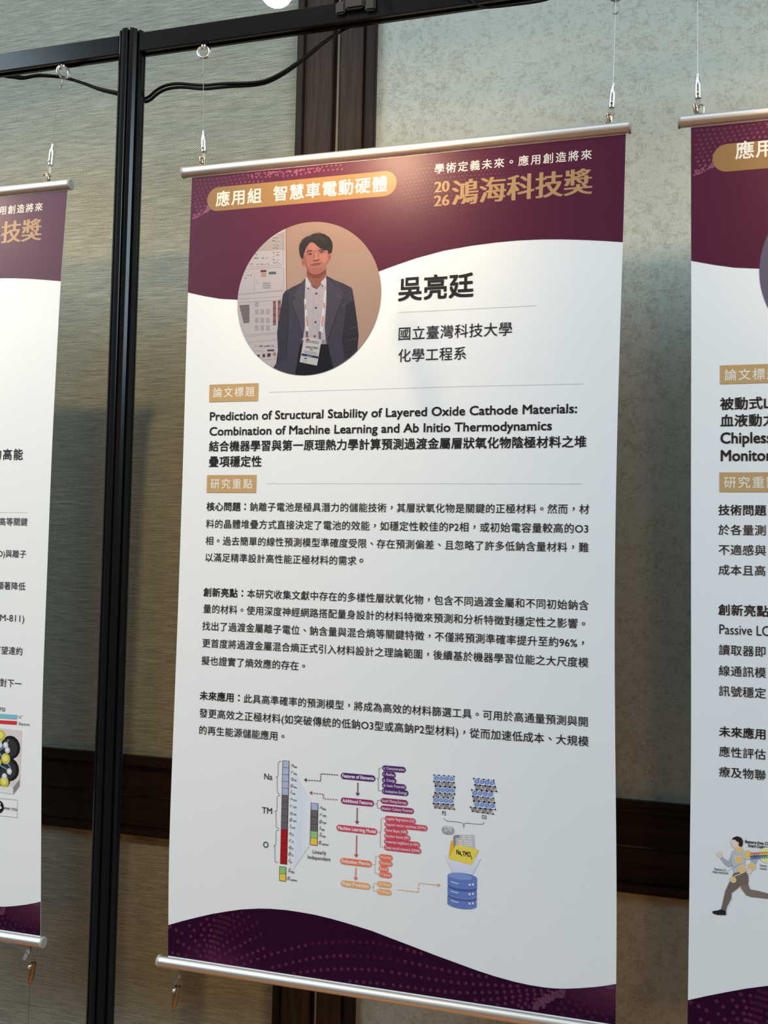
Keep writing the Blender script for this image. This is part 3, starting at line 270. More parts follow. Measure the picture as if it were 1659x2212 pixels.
  ('S',6,(0.245,0.216,0.25),[(113.64,-212.67),(119.06,-212.67)],1.2,1,0),
  ('S',6,(0.245,0.216,0.25),[(122.04,-207.55),(127.44,-207.55)],1.2,1,0),
  ('S',6,(0.245,0.216,0.25),[(122.1,-209.39),(127.5,-209.39)],1.2,1,0),
  ('S',6,(0.245,0.216,0.25),[(122.15,-211.24),(127.55,-211.23)],1.2,1,0),
  ('S',6,(0.245,0.216,0.25),[(122.21,-213.08),(127.61,-213.08)],1.2,1,0),
  ('S',6,(0.245,0.216,0.25),[(105.48,-217.03),(110.92,-217.02)],1.2,1,0),
  ('S',6,(0.245,0.216,0.25),[(105.54,-218.88),(110.98,-218.87)],1.2,1,0),
  ('S',6,(0.245,0.216,0.25),[(105.6,-220.73),(111.04,-220.72)],1.2,1,0),
  ('S',6,(0.245,0.216,0.25),[(105.66,-222.58),(111.1,-222.57)],1.2,1,0),
  ('S',6,(0.245,0.216,0.25),[(113.79,-217.42),(119.21,-217.41)],1.2,1,0),
  ('S',6,(0.245,0.216,0.25),[(113.85,-219.27),(119.27,-219.26)],1.2,1,0),
  ('S',6,(0.245,0.216,0.25),[(113.91,-221.11),(119.33,-221.1)],1.2,1,0),
  ('S',6,(0.245,0.216,0.25),[(113.97,-222.96),(119.39,-222.94)],1.2,1,0),
  ('S',6,(0.245,0.216,0.25),[(122.36,-217.82),(127.76,-217.81)],1.2,1,0),
  ('S',6,(0.245,0.216,0.25),[(122.42,-219.66),(127.82,-219.65)],1.2,1,0),
  ('S',6,(0.245,0.216,0.25),[(122.47,-221.51),(127.87,-221.49)],1.2,1,0),
  ('S',6,(0.245,0.216,0.25),[(122.53,-223.35),(127.93,-223.33)],1.2,1,0),
  ('S',6,(0.064,0.022,0.028),[(131.55,-185.02),(136.08,-185)],1.9,1,0),
  ('S',6,(0.164,0.053,0.055),[(131.62,-187.26),(136.15,-187.24)],1.9,1,0),
  ('S',6,(0.164,0.053,0.055),[(131.69,-189.5),(136.22,-189.48)],1.9,1,0),
  ('S',6,(0.164,0.053,0.055),[(131.76,-191.74),(136.29,-191.71)],1.9,1,0),
  ('S',6,(0.064,0.022,0.028),[(131.84,-193.97),(136.36,-193.95)],1.9,1,0),
  ('S',6,(0.164,0.053,0.055),[(131.91,-196.21),(136.43,-196.18)],1.9,1,0),
  ('S',6,(0.164,0.053,0.055),[(131.98,-198.45),(136.51,-198.42)],1.9,1,0),
  ('S',6,(0.164,0.053,0.055),[(132.05,-200.69),(136.58,-200.65)],1.9,1,0),
  ('S',6,(0.064,0.022,0.028),[(132.12,-202.92),(136.65,-202.89)],1.9,1,0),
  ('S',6,(0.164,0.053,0.055),[(132.19,-205.16),(136.72,-205.12)],1.9,1,0),
  ('S',6,(0.164,0.053,0.055),[(132.26,-207.39),(136.78,-207.35)],1.9,1,0),
  ('S',6,(0.164,0.053,0.055),[(132.33,-209.63),(136.85,-209.59)],1.9,1,0),
  ('S',6,(0.064,0.022,0.028),[(132.4,-211.86),(136.92,-211.82)],1.9,1,0),
  ('S',6,(0.164,0.053,0.055),[(132.47,-214.1),(136.99,-214.05)],1.9,1,0),
  ('S',6,(0.164,0.053,0.055),[(132.54,-216.33),(137.06,-216.28)],1.9,1,0),
  ('S',6,(0.164,0.053,0.055),[(138.61,-184.35),(143.12,-184.34)],1.9,1,0),
  ('S',6,(0.064,0.022,0.028),[(138.68,-186.59),(143.19,-186.57)],1.9,1,0),
  ('S',6,(0.164,0.053,0.055),[(138.75,-188.82),(143.26,-188.8)],1.9,1,0),
  ('S',6,(0.164,0.053,0.055),[(138.82,-191.06),(143.33,-191.03)],1.9,1,0),
  ('S',6,(0.164,0.053,0.055),[(138.89,-193.29),(143.4,-193.27)],1.9,1,0),
  ('S',6,(0.064,0.022,0.028),[(138.96,-195.53),(143.47,-195.5)],1.9,1,0),
  ('S',6,(0.164,0.053,0.055),[(139.03,-197.76),(143.54,-197.73)],1.9,1,0),
  ('S',6,(0.164,0.053,0.055),[(139.1,-199.99),(143.61,-199.96)],1.9,1,0),
  ('S',6,(0.164,0.053,0.055),[(139.17,-202.23),(143.68,-202.19)],1.9,1,0),
  ('S',6,(0.064,0.022,0.028),[(139.24,-204.46),(143.75,-204.42)],1.9,1,0),
  ('S',6,(0.164,0.053,0.055),[(139.31,-206.69),(143.82,-206.65)],1.9,1,0),
  ('S',6,(0.164,0.053,0.055),[(139.38,-208.92),(143.89,-208.88)],1.9,1,0),
  ('S',6,(0.164,0.053,0.055),[(139.45,-211.15),(143.96,-211.11)],1.9,1,0),
  ('S',6,(0.064,0.022,0.028),[(139.52,-213.38),(144.03,-213.34)],1.9,1,0),
  ('S',6,(0.164,0.053,0.055),[(139.59,-215.62),(144.1,-215.57)],1.9,1,0),
  ('S',6,(0.164,0.053,0.055),[(139.66,-217.85),(144.17,-217.8)],1.9,1,0),
  ('S',6,(0.164,0.053,0.055),[(139.73,-220.08),(144.24,-220.02)],1.9,1,0),
  ('S',6,(0.064,0.022,0.028),[(139.8,-222.3),(144.31,-222.25)],1.9,1,0),
  ('S',6,(0.057,0.036,0.043),[(115.75,-244.85),(117.36,-244.83)],0.7,1,0),
  ('S',6,(0.057,0.036,0.043),[(106.37,-245.91),(107.6,-245.89)],0.7,1,0),
  ('S',6,(0.057,0.036,0.043),[(132.49,-246.8),(134.7,-246.77)],0.7,1,0),
  ('S',6,(0.057,0.036,0.043),[(123.84,-245.33),(125.62,-245.3)],0.7,1,0),
  ('S',6,(0.057,0.036,0.043),[(115.84,-245.1),(117.88,-245.07)],0.7,1,0),
  ('S',6,(0.057,0.036,0.043),[(114.7,-246.14),(117.37,-246.11)],0.7,1,0),
  ('S',6,(0.057,0.036,0.043),[(112.69,-244.79),(113.93,-244.77)],0.7,1,0),
  ('S',6,(0.057,0.036,0.043),[(121.38,-246.12),(122.65,-246.1)],0.7,1,0),
  ('S',6,(0.057,0.036,0.043),[(112.4,-245.95),(114.09,-245.92)],0.7,1,0),
  ('S',6,(0.057,0.036,0.043),[(125.52,-245.51),(126.58,-245.5)],0.7,1,0),
  ('S',6,(0.057,0.036,0.043),[(121.95,-245.75),(123.1,-245.73)],0.7,1,0),
  ('S',6,(0.057,0.036,0.043),[(125.72,-246.01),(127.87,-245.98)],0.7,1,0),
  ('S',6,(0.057,0.036,0.043),[(108.69,-245.64),(109.99,-245.62)],0.7,1,0),
  ('S',6,(0.057,0.036,0.043),[(122.09,-246.24),(122.98,-246.23)],0.7,1,0),
  ('S',6,(0.057,0.036,0.043),[(115.13,-246.09),(117.67,-246.06)],0.7,1,0),
  ('S',6,(0.057,0.036,0.043),[(122.77,-246.39),(125.51,-246.35)],0.7,1,0),
  ('S',6,(0.057,0.036,0.043),[(133.01,-246.79),(134.05,-246.78)],0.7,1,0),
  ('S',6,(0.057,0.036,0.043),[(126.78,-246.3),(128.84,-246.27)],0.7,1,0),
  ('S',6,(0.057,0.036,0.043),[(132.01,-245.46),(134.39,-245.43)],0.7,1,0),
  ('S',6,(0.057,0.036,0.043),[(129.62,-245.72),(130.98,-245.7)],0.7,1,0),
  ('S',6,(0.057,0.036,0.043),[(126.09,-245.71),(128.52,-245.67)],0.7,1,0),
  ('S',6,(0.057,0.036,0.043),[(119.48,-246.13),(122.3,-246.09)],0.7,1,0),
  ('S',6,(0.057,0.036,0.043),[(114.23,-244.91),(116.89,-244.87)],0.7,1,0),
  ('S',6,(0.057,0.036,0.043),[(122.89,-246.57),(125.01,-246.54)],0.7,1,0),
  ('P',6,(0.101,0.022,0.04),[(111.5,-139.65),(120.06,-139.8),(120.17,-142.84),(111.61,-142.7)],1),
  ('P',6,(0.067,0.08,0.143),[(123.73,-142.94),(134.66,-143.23),(134.79,-146.66),(123.86,-146.38)],1),
  ('P',6,(0.322,0.168,0.122),[(112.09,-144.06),(119.94,-144.15),(120.02,-146.27),(112.17,-146.18)],1),
  ('P',6,(0.322,0.168,0.122),[(112.5,-147.12),(120.05,-147.19),(120.13,-149.18),(112.57,-149.11)],1),
  ('P',6,(0.088,0.036,0.046),[(109.61,-257.25),(113.89,-257.02),(114.01,-260.7),(109.72,-260.94)],1),
  ('P',6,(0.053,0.036,0.052),[(118.16,-256.66),(122,-256.41),(122.14,-260.88),(118.3,-261.13)],1),
  ('P',6,(0.057,0.032,0.046),[(125.26,-256.01),(130.23,-255.81),(130.38,-260.66),(125.41,-260.87)],1),
  ('P',6,(0.286,0.129,0.087),[(133.76,-255.43),(138,-255.2),(138.14,-259.65),(133.9,-259.88)],1),
  ('P',6,(0.064,0.049,0.077),[(125.1,-250.76),(135.74,-250.79),(135.81,-253.28),(125.17,-253.26)],1),
  ('S',6,(0.038,0.034,0.052),[(115.31,-157.47),(116.66,-159.14),(117.89,-157.63),(119.23,-159.29),(120.45,-157.78),(121.8,-159.44),(123.02,-157.93),(124.36,-159.6),(125.58,-158.09),(126.92,-159.75)],0.5,1,0),
  ('S',6,(0.038,0.034,0.052),[(115.43,-160.65),(116.77,-162.31),(118,-160.8),(119.34,-162.46),(120.57,-160.95),(121.9,-162.62),(123.13,-161.1),(124.47,-162.77),(125.7,-161.26),(127.03,-162.92)],0.5,1,0),
  ('S',6,(0.038,0.034,0.052),[(115.53,-163.83),(116.87,-165.49),(118.1,-163.98),(119.44,-165.64),(120.67,-164.13),(122,-165.79),(123.23,-164.28),(124.57,-165.94),(125.8,-164.43),(127.13,-166.08)],0.5,1,0),
  ('P',7,(0.021,0.017,0.019),[(167.24,-113.09),(168.45,-107.93),(171.44,-102.25),(176.86,-98.46),(183.05,-96.82),(188.22,-94.33),(196.77,-94.06),(204.41,-96.32),(211.42,-101),(215.64,-107.79),(216.7,-114.61),(215.36,-122.55),(210.96,-125.88),(193.84,-127.32),(174.49,-128.11),(170.94,-126.43),(168.96,-121.72)],1),
  ('P',10,(0.214,0.08,0.064),[(179.89,-142.69),(207.88,-142.53),(208.69,-153.6),(207.4,-159.35),(195.41,-171.61),(186.13,-161.96),(180.35,-155.1)],1),
  ('P',10,(0.154,0.054,0.043),[(180.66,-144.7),(193.36,-151.48),(206.92,-146.36),(207.95,-144.48),(207.89,-150.31),(199.04,-156.25),(189.37,-155.65),(180.85,-149.92)],1),
  ('P',9,(0.315,0.122,0.102),[(170.73,-128.12),(173.37,-128.03),(175.77,-132.63),(177.38,-138.75),(174.44,-138.03),(171.92,-133.95)],1),
  ('P',10,(0.214,0.073,0.062),[(172.89,-130.09),(174.63,-131.91),(175.91,-136.56),(174.36,-136.07)],1),
  ('P',9,(0.345,0.141,0.116),[(209.97,-124.77),(213.59,-122.95),(215.28,-124.1),(215.15,-128.11),(214.06,-131.92),(211.31,-135.24),(208.96,-134.82)],1),
  ('P',10,(0.214,0.077,0.062),[(211.39,-126.17),(213.81,-125.04),(213.7,-129.69),(211.35,-132.65)],1),
  ('P',10,(0.322,0.127,0.102),[(174.09,-128.6),(174.21,-120.77),(178.09,-112.93),(183.38,-105.99),(190.32,-106.49),(196.03,-111.85),(209.74,-118.66),(210.8,-125.22),(210.24,-132.31),(208.72,-139.34),(206.57,-144.39),(201.5,-148.35),(193.74,-150.72),(187.76,-149.57),(182.8,-146.39),(179.13,-140.95),(176.4,-134.63)],1),
  ('P',11,(0.252,0.092,0.077),[(174.09,-128.6),(174.59,-123.41),(177.79,-123.63),(178.73,-130.22),(180.37,-136.85),(184.77,-143.65),(187.76,-149.57),(182.8,-146.39),(179.13,-140.95),(176.4,-134.63)],1),
  ('P',11,(0.37,0.157,0.127),[(183.45,-107.7),(190.34,-107.28),(195.39,-113.11),(193.48,-117.53),(186.56,-117.05),(181.63,-114.75)],1),
  ('P',11,(0.378,0.162,0.132),[(197.87,-124.34),(209.47,-122.54),(209.37,-130.96),(206.54,-135.96),(201.64,-133.3),(198.04,-128.9)],1),
  ('P',11,(0.279,0.104,0.085),[(184.76,-143.39),(191.61,-141.49),(201.95,-141.89),(204.76,-143.63),(200.78,-147.53),(193.7,-149.68),(188.41,-148.44)],1),
  ('P',12,(0.025,0.02,0.022),[(174.09,-128.6),(170.95,-126.69),(168.65,-121.04),(167.37,-112.7),(171.45,-102.52),(183.05,-96.95),(188.22,-94.33),(196.77,-94.19),(204.41,-96.45),(211.43,-101.13),(216.52,-113.3),(215.22,-122.54),(210.71,-122.75),(209.48,-119.03),(203.82,-117.86),(198.64,-115.42),(194.38,-111.99),(190.38,-108.32),(186.41,-105.43),(181.37,-107.68),(178.1,-113.2),(175.32,-120.58)],1),
  ('S',13,(0.067,0.052,0.052),[(171.55,-105.14),(177.63,-100.35),(187.25,-98.18)],0.7,1,1),
  ('S',13,(0.067,0.052,0.052),[(177.76,-104.02),(185.93,-100.04),(196.96,-99.55),(206.77,-104.82)],0.7,1,1),
  ('S',13,(0.067,0.052,0.052),[(187.43,-103.15),(197.05,-102.16),(206.96,-110.03)],0.7,1,1),
  ('S',13,(0.067,0.052,0.052),[(181.7,-97.77),(189.92,-95.5),(199.6,-96.48)],0.7,1,1),
  ('S',13,(0.011,0.009,0.011),[(192.91,-101.86),(201.36,-107.03),(209.9,-115.43)],0.6,1,1),
  ('S',13,(0.011,0.009,0.011),[(188.87,-104.82),(197.36,-110.64),(207.17,-115.89)],0.6,1,1),
  ('S',13,(0.011,0.009,0.011),[(169.64,-109.98),(173.58,-103.72)],0.6,1,1),
  ('S',12,(0.038,0.029,0.028),[(167.12,-109.8),(170.07,-102.81),(178.92,-97.57),(189.89,-94.46)],0.3,1,1),
  ('S',12,(0.038,0.029,0.028),[(187.15,-95.3),(192.59,-92.7),(199.54,-94.66)],0.3,1,1),
  ('P',13,(0.03,0.021,0.022),[(178.75,-119.51),(181.72,-117.37),(186.84,-117.07),(187.16,-118.27),(182.19,-118.84),(179.34,-120.34)],1),
  ('P',13,(0.03,0.021,0.022),[(195.98,-118.1),(200.35,-117.1),(205.19,-117.83),(205.36,-118.88),(200.4,-118.4),(196.58,-119.31)],1),
  ('P',13,(0.041,0.021,0.022),[(179.58,-123.23),(181.46,-121.53),(184.63,-120.96),(187.16,-122.05),(186.51,-123.18),(182.64,-123.43)],1),
  ('P',14,(0.345,0.229,0.22),[(181.5,-122.44),(182.87,-122.01),(183.73,-122.99),(181.94,-123.13)],1),
  ('P',13,(0.041,0.021,0.022),[(197.48,-121.32),(199.76,-119.66),(202.9,-119.23),(205.14,-120.29),(204.36,-121.41),(200.51,-121.4)],1),
  ('P',14,(0.345,0.229,0.22),[(202.67,-120.25),(204.04,-120.21),(203.79,-120.98),(202.56,-121.02)],1),
  ('P',13,(0.386,0.168,0.137),[(191.26,-120.9),(193.19,-120.77),(194.95,-127.4),(197.8,-129.93),(196.47,-131.4),(192.63,-131.79),(188.74,-131.15),(188.14,-129.8),(190.82,-127.77)],1),
  ('P',14,(0.135,0.043,0.035),[(187.86,-129.78),(189.55,-130.68),(193.97,-130.71),(197.8,-129.93),(197.31,-131.72),(192.94,-132.73),(188.77,-131.93)],1),
  ('P',14,(0.245,0.092,0.077),[(190.33,-121.87),(191.42,-121.43),(191.38,-127.81),(189.23,-129.62)],1),
  ('S',14,(0.087,0.026,0.025),[(185.68,-138.24),(189.76,-136.42),(192.52,-136.34),(194.86,-136.1),(200.09,-136.19)],0.9,1,1),
  ('P',13,(0.245,0.07,0.065),[(187.07,-138.33),(192.13,-137.1),(199.7,-136.68),(197.7,-138.37),(192.22,-139.31)],1),
  ('P',8,(0.041,0.036,0.057),[(178.93,-154.37),(172.23,-161.13),(159.13,-166.24),(149.46,-170.92),(146.08,-175.32),(143.83,-193.55),(140.92,-213.06),(138.96,-227.37),(141.01,-252.31),(139.85,-269.25),(128.96,-283.25),(143.62,-299.36),(248.57,-302.45),(255.4,-261.93),(256.95,-246.7),(257.71,-236.53),(255.45,-219.84),(250.57,-192.73),(247.03,-174.58),(244.5,-171.23),(233.5,-165.43),(221.1,-160.18),(208.54,-153.2)],1),
  ('P',9,(0.345,0.314,0.364),[(178.68,-155),(180.45,-154.07),(195.09,-170.03),(206.61,-156.71),(209.14,-158.16),(210.17,-190.56),(208.7,-222.77),(211.48,-246.09),(204.63,-246.45),(178.16,-239.52),(176.11,-240.73),(179.68,-221.41),(178.25,-188.84),(178.47,-169.32)],1),
  ('P',10,(0.118,0.067,0.065),[(186.17,-163.27),(189.8,-168.68),(195.11,-170.55),(200.69,-164.13),(195.32,-168.74)],1),
  ('P',10,(0.191,0.182,0.25),[(205.14,-240.67),(212.42,-240.98),(213.15,-246.8),(205.32,-246.48)],1),
  ('P',9,(0.008,0.008,0.012),[(173.87,-244.53),(204.66,-247.35),(214.5,-246.21),(218.66,-265.66),(223.23,-281.21),(207.55,-296.1),(165.95,-294.83),(170.65,-266.46)],1),
  ('P',10,(0.055,0.05,0.075),[(178.68,-155),(169.62,-166.85),(160.61,-177.7),(164.1,-181.82),(158.79,-186.49),(168.86,-209.19),(177.68,-237.55),(179.82,-221.42),(178.25,-188.84),(178.51,-170.63)],1),
  ('P',10,(0.053,0.046,0.069),[(208.56,-153.59),(217.08,-162.52),(232.84,-178.91),(233.06,-186),(225.56,-206.83),(216.56,-233.43),(211.82,-243.79),(209.12,-222.79),(210.17,-190.56),(209.76,-164.67)],1),
  ('P',9,(0.025,0.022,0.034),[(239.16,-194.68),(249.37,-188.82),(257.71,-236.53),(256.07,-261.96),(238.75,-268.96),(234.29,-243.19),(237.17,-217.68)],1),
  ('P',9,(0.03,0.028,0.043),[(146.08,-175.32),(153.5,-174.43),(154.93,-211.12),(153.13,-265.82),(138.56,-273.12),(141.01,-252.31),(138.96,-227.37),(140.92,-213.06)],1),
  ('S',11,(0.013,0.012,0.019),[(153.5,-174.43),(155.5,-211.15),(153.83,-265.84)],0.6,1,0),
  ('S',11,(0.013,0.012,0.019),[(239.16,-194.68),(237.21,-218.97),(234.29,-243.19)],0.6,1,0),
  ('S',11,(0.013,0.012,0.019),[(160.61,-177.7),(164.1,-181.82),(158.79,-186.49),(168.86,-209.19),(177.68,-237.55)],0.6,1,0),
  ('S',11,(0.013,0.012,0.019),[(233.06,-186),(225.56,-206.83),(216.56,-233.43),(211.82,-243.79)],0.6,1,0),
  ('S',11,(0.013,0.012,0.019),[(211.82,-243.79),(218.66,-265.66),(223.23,-281.21)],0.6,1,0),
  ('S',11,(0.013,0.012,0.019),[(173.87,-244.53),(170.65,-266.46),(168.5,-287.14)],0.6,1,0),
  ('S',11,(0.013,0.012,0.019),[(236.04,-247.11),(245.68,-252.62),(254.97,-247.89)],0.6,1,0),
  ('S',11,(0.013,0.012,0.019),[(237.76,-258.7),(247.19,-257.79),(252.71,-261.83)],0.6,1,0),
  ('S',11,(0.013,0.012,0.019),[(235.69,-235.56),(246.6,-238.6),(255.92,-235.18)],0.6,1,0),
  ('S',11,(0.101,0.088,0.116),[(221.15,-161.73),(233.24,-178.94)],0.5,1,0),
  ('S',11,(0.101,0.088,0.116),[(224.44,-179.73),(232.8,-186.37)],0.5,1,0),
  ('S',11,(0.101,0.088,0.116),[(231.76,-196.22),(238.72,-193.63)],0.5,1,0),
  ('S',11,(0.101,0.088,0.116),[(244.93,-228.29),(254.26,-224.89)],0.5,1,0),
  ('S',11,(0.101,0.088,0.116),[(244.01,-242.32),(254.77,-241.51)],0.5,1,0),
  ('S',11,(0.101,0.088,0.116),[(249.66,-259.16),(252.69,-261.19)],0.5,1,0),
  ('P',12,(0.421,0.406,0.468),[(178.68,-155),(180.71,-153.56),(186.6,-163.55),(185.48,-172.07),(179.78,-167.06)],1),
  ('P',12,(0.412,0.396,0.457),[(208.26,-152.92),(206.61,-156.71),(201.03,-161.81),(204.44,-169.79),(209.58,-167.5)],1),
  ('S',13,(0.164,0.136,0.149),[(186.6,-163.55),(185.48,-172.07),(179.78,-167.06)],0.4,1,0),
  ('S',13,(0.164,0.136,0.149),[(201.03,-161.81),(204.44,-169.79),(209.58,-167.5)],0.4,1,0),
  ('S',11,(0.245,0.216,0.25),[(192.08,-175.31),(191.15,-202.51),(190.51,-235.51)],0.4,1,0),
  ('S',11,(0.258,0.229,0.266),[(198.99,-175.7),(198.05,-202.86),(198.21,-239.08)],0.4,1,0),
  ('C',12,(0.067,0.052,0.062),(195.18,-177.17),1.6,1),
  ('C',12,(0.067,0.052,0.062),(195.1,-196.49),1.6,1),
  ('C',12,(0.067,0.052,0.062),(195.15,-216.05),1.6,1),
  ('C',12,(0.067,0.052,0.062),(194.65,-235.31),1.6,1),
  ('C',13,(0.067,0.052,0.062),(183.18,-169.34),1.2,1),
  ('C',13,(0.067,0.052,0.062),(203.81,-167.17),1.2,1),
  ('P',12,(0.485,0.485,0.563),[(177.53,-183.6),(180.04,-184),(185.54,-226.87),(181.67,-227.48)],1),
  ('P',12,(0.485,0.485,0.563),[(207.3,-173.59),(209.51,-173.97),(206.22,-231.17),(201.67,-230.71)],1),
  ('P',13,(0.386,0.191,0.143),[(178.73,-190.82),(180.96,-191.2),(181.33,-198.5),(179.25,-198.65)],1),
  ('P',13,(0.386,0.191,0.143),[(180.91,-207.19),(183.14,-207.56),(183.5,-214.84),(181.43,-215)],1),
  ('P',13,(0.386,0.191,0.143),[(182.08,-213.74),(184.31,-214.1),(184.67,-221.39),(182.6,-221.55)],1),
  ('P',13,(0.386,0.191,0.143),[(205.63,-190.32),(207.84,-190.69),(208.21,-197.95),(206.15,-198.1)],1),
  ('P',13,(0.386,0.191,0.143),[(204.41,-208.36),(206.62,-208.72),(206.98,-215.97),(204.93,-216.13)],1),
  ('P',13,(0.386,0.191,0.143),[(203.65,-214.78),(205.86,-215.14),(206.22,-222.39),(204.17,-222.56)],1),
  ('P',13,(0.126,0.088,0.08),[(181.41,-227.98),(185.32,-228.68),(184.91,-233.33),(185.37,-239.18),(182.01,-238.38),(181.57,-233.18)],1),
  ('P',13,(0.126,0.088,0.08),[(200.1,-228.83),(203.97,-229.52),(203.56,-234.15),(204.02,-239.97),(200.69,-239.19),(200.26,-234)],1),
  ('P',14,(0.395,0.396,0.425),[(179.16,-235.93),(204.73,-240.65),(199.34,-275.51),(173.81,-269.69)],1),
  ('P',15,(0.016,0.024,0.065),[(176.65,-257.87),(201.02,-263.07),(200.43,-266.01),(176.04,-260.83)],1),
  ('C',15,(0.279,0.046,0.052),(184.45,-240.82),3,1),
  ('C',16,(0.395,0.396,0.425),(184.45,-240.82),1.9,1),
  ('C',17,(0.038,0.034,0.058),(184.71,-240.31),1.2,1),
  ('T',16,(0.028,0.026,0.035),'LIANG-TING',181.79,199.58,-250.52,3.9,0.02,'i',0,0,0,0,-8),
  ('T',16,(0.028,0.026,0.035),'WU',188.04,192.77,-254.33,3.3,0.02,'i',0,0,0,0,-8),
  ('S',15,(0.064,0.06,0.085),[(187.23,-241.2),(201.11,-243.59)],0.8,1,0),
  ('S',15,(0.064,0.06,0.085),[(187.29,-243.14),(201.17,-245.53)],0.8,1,0),
  ('S',15,(0.098,0.096,0.116),[(179.47,-254.87),(198.81,-258.21)],0.6,1,0),
  ('S',15,(0.098,0.096,0.116),[(179.54,-256.95),(198.87,-260.28)],0.6,1,0),
  ('S',16,(0.361,0.387,0.463),[(184.4,-261.53),(191.64,-262.84)],0.7,1,0),
  ('S',15,(0.05,0.046,0.062),[(180.34,-264.75),(184.24,-265.41)],1.6,1,0),
  ('S',15,(0.164,0.162,0.186),[(178.78,-268.31),(184.64,-269.3)],0.5,1,0),
 ]),
 ('name_text','large name and affiliation lettering',[
  ('T',3,(0.021,0.019,0.022),'吳亮廷',327.34,396.48,-177.58,35.5,0.02,'c',0,0,0,0,0),
  ('S',2,(0.5,0.45,0.41),[(311.7,-208.66),(405.64,-208.91),(495.76,-209.16)],0.35,0,0),
  ('T',3,(0.021,0.019,0.022),'國立臺灣科技大學',321.47,456.24,-237.12,20,0.003,'c',0,0,0,0,0),
  ('T',3,(0.021,0.019,0.022),'化學工程系',322.39,397.55,-266.17,20,0.003,'c',0,0,0,0,0),
 ]),
 ('section_label','gold label above the paper title',[
  ('R',2,(0.52,0.33,0.15),38.41,-296.46,113.23,-320.96),
  ('T',4,(0.8,0.76,0.7),'論文標題',51.22,100.69,-307.82,14.6,0.006,'c',0,0,0,0,0),
 ]),
 ('rule_line',None,[
  ('S',2,(0.5,0.49,0.48),[(128.97,-309.37),(402.52,-309.22),(557.95,-310.55)],0.35,0,0),
  ('S',2,(0.5,0.5,0.5),[(129.66,-434.42),(343.7,-434.57),(557.55,-434.97)],0.35,0,0),
 ]),
 ('title_text','bold paper title in two languages',[
  ('T',3,(0.016,0.017,0.019),'Prediction of Structural Stability of Layered Oxide Cathode Materials:',40.58,549.73,-346.58,16.6,0.016,'i',0,0,0,0,0),
  ('T',3,(0.016,0.017,0.019),'Combination of Machine Learning and Ab Initio Thermodynamics',40.66,518.81,-367.5,16.6,0.016,'i',0,0,0,0,0),
  ('T',3,(0.016,0.017,0.019),'結合機器學習與第一原理熱力學計算預測過渡金屬層狀氧化物陰極材料之堆',47.88,555.3,-382.62,16.3,0.016,'c',0,0,0,0,0),
  ('T',3,(0.016,0.017,0.019),'疊項穩定性',48.32,113.79,-404.01,16.3,0.016,'c',0,0,0,0,0),
 ]),
 ('section_label','gold label above the body text',[
  ('R',2,(0.52,0.33,0.15),38.88,-422.84,114.27,-447.25),
  ('T',4,(0.8,0.76,0.7),'研究重點',51.52,101.46,-434.86,14.6,0.006,'c',0,0,0,0,0),
 ]),
 ('body_paragraph','first paragraph of body text',[
  ('T',3,(0.016,0.017,0.019),'核心問題：鈉離子電池是極具潛力的儲能技術，其層狀氧化物是關鍵的正極材料。然而，材',45.68,561.69,-466.32,17,0.005,'c',0,0,5,0,0),
  ('T',3,(0.016,0.017,0.019),'料的晶體堆疊方式直接決定了電池的效能，如穩定性較佳的P2相，或初始電容量較高的O3',45.79,564.56,-490.28,17,0.005,'c',0,0,0,0,0),
  ('T',3,(0.016,0.017,0.019),'相。過去簡單的線性預測模型準確度受限、存在預測偏差、且忽略了許多低鈉含量材料，難',45.87,561.73,-513.6,17,0.005,'c',0,0,0,0,0),
  ('T',3,(0.016,0.017,0.019),'以滿足精準設計高性能正極材料的需求',45.66,256.86,-536.64,17,0.005,'c',0,0,0,0,0),
  ('T',3,(0.016,0.017,0.019),'。',270.06,270.29,-536.36,17,0.005,'c',0,0,0,0,0),
 ]),
 ('body_paragraph','second paragraph of body text',[
  ('T',3,(0.016,0.017,0.019),'創新亮點：本研究收集文獻中存在的多樣性層狀氧化物，包含不同過渡金屬和不同初始鈉含',45.35,562.5,-584.67,17,0.005,'c',0,0,5,0,0),
  ('T',3,(0.016,0.017,0.019),'量的材料。使用深度神經網路搭配量身設計的材料特徵來預測和分析特徵對穩定性之影響。',45.58,562.31,-607.4,17,0.005,'c',0,0,0,0,0),
  ('T',3,(0.016,0.017,0.019),'找出了過渡金屬離子電位、鈉含量與混合熵等關鍵特徵，不僅將預測準確率提升至約96%，',45.02,561.61,-631.06,17,0.005,'c',0,0,0,0,0),
  ('T',3,(0.016,0.017,0.019),'更首度將過渡金屬混合熵正式引入材料設計之理論範圍，後續基於機器學習位能之大尺度模',45.96,562.29,-654.52,17,0.005,'c',0,0,0,0,0),
  ('T',3,(0.016,0.017,0.019),'擬也證實了熵效應的存在。',45.69,191.7,-678.43,17,0.005,'c',0,0,0,0,0),
 ]),
 ('body_paragraph','third paragraph of body text',[
  ('T',3,(0.016,0.017,0.019),'未來應用：此具高準確率的預測模型，將成為高效的材料篩選工具。可用於高通量預測與開',45.12,561.75,-726.42,17,0.005,'c',0,0,5,0,0),
  ('T',3,(0.016,0.017,0.019),'發更高效之正極材料(如突破傳統的低鈉O3型或高鈉P2型材料)，從而加速低成本、大規模',45.47,561.93,-750.2,17,0.005,'c',0,0,0,0,0),
  ('T',3,(0.016,0.017,0.019),'的再生能源儲能應用。',45.57,164.37,-773.36,17,0.005,'c',0,0,0,0,0),
 ]),
 ('diagram_print','coloured research flow chart',[
  ('P',1,(0.739,0.774,0.85),[(176.1,-811.4),(182.27,-820.38),(185.17,-943.73),(180.15,-951.15)],0),
  ('P',1,(0.697,0.732,0.85),[(182.27,-820.38),(188.41,-829.33),(190.19,-936.32),(185.17,-943.73)],0),
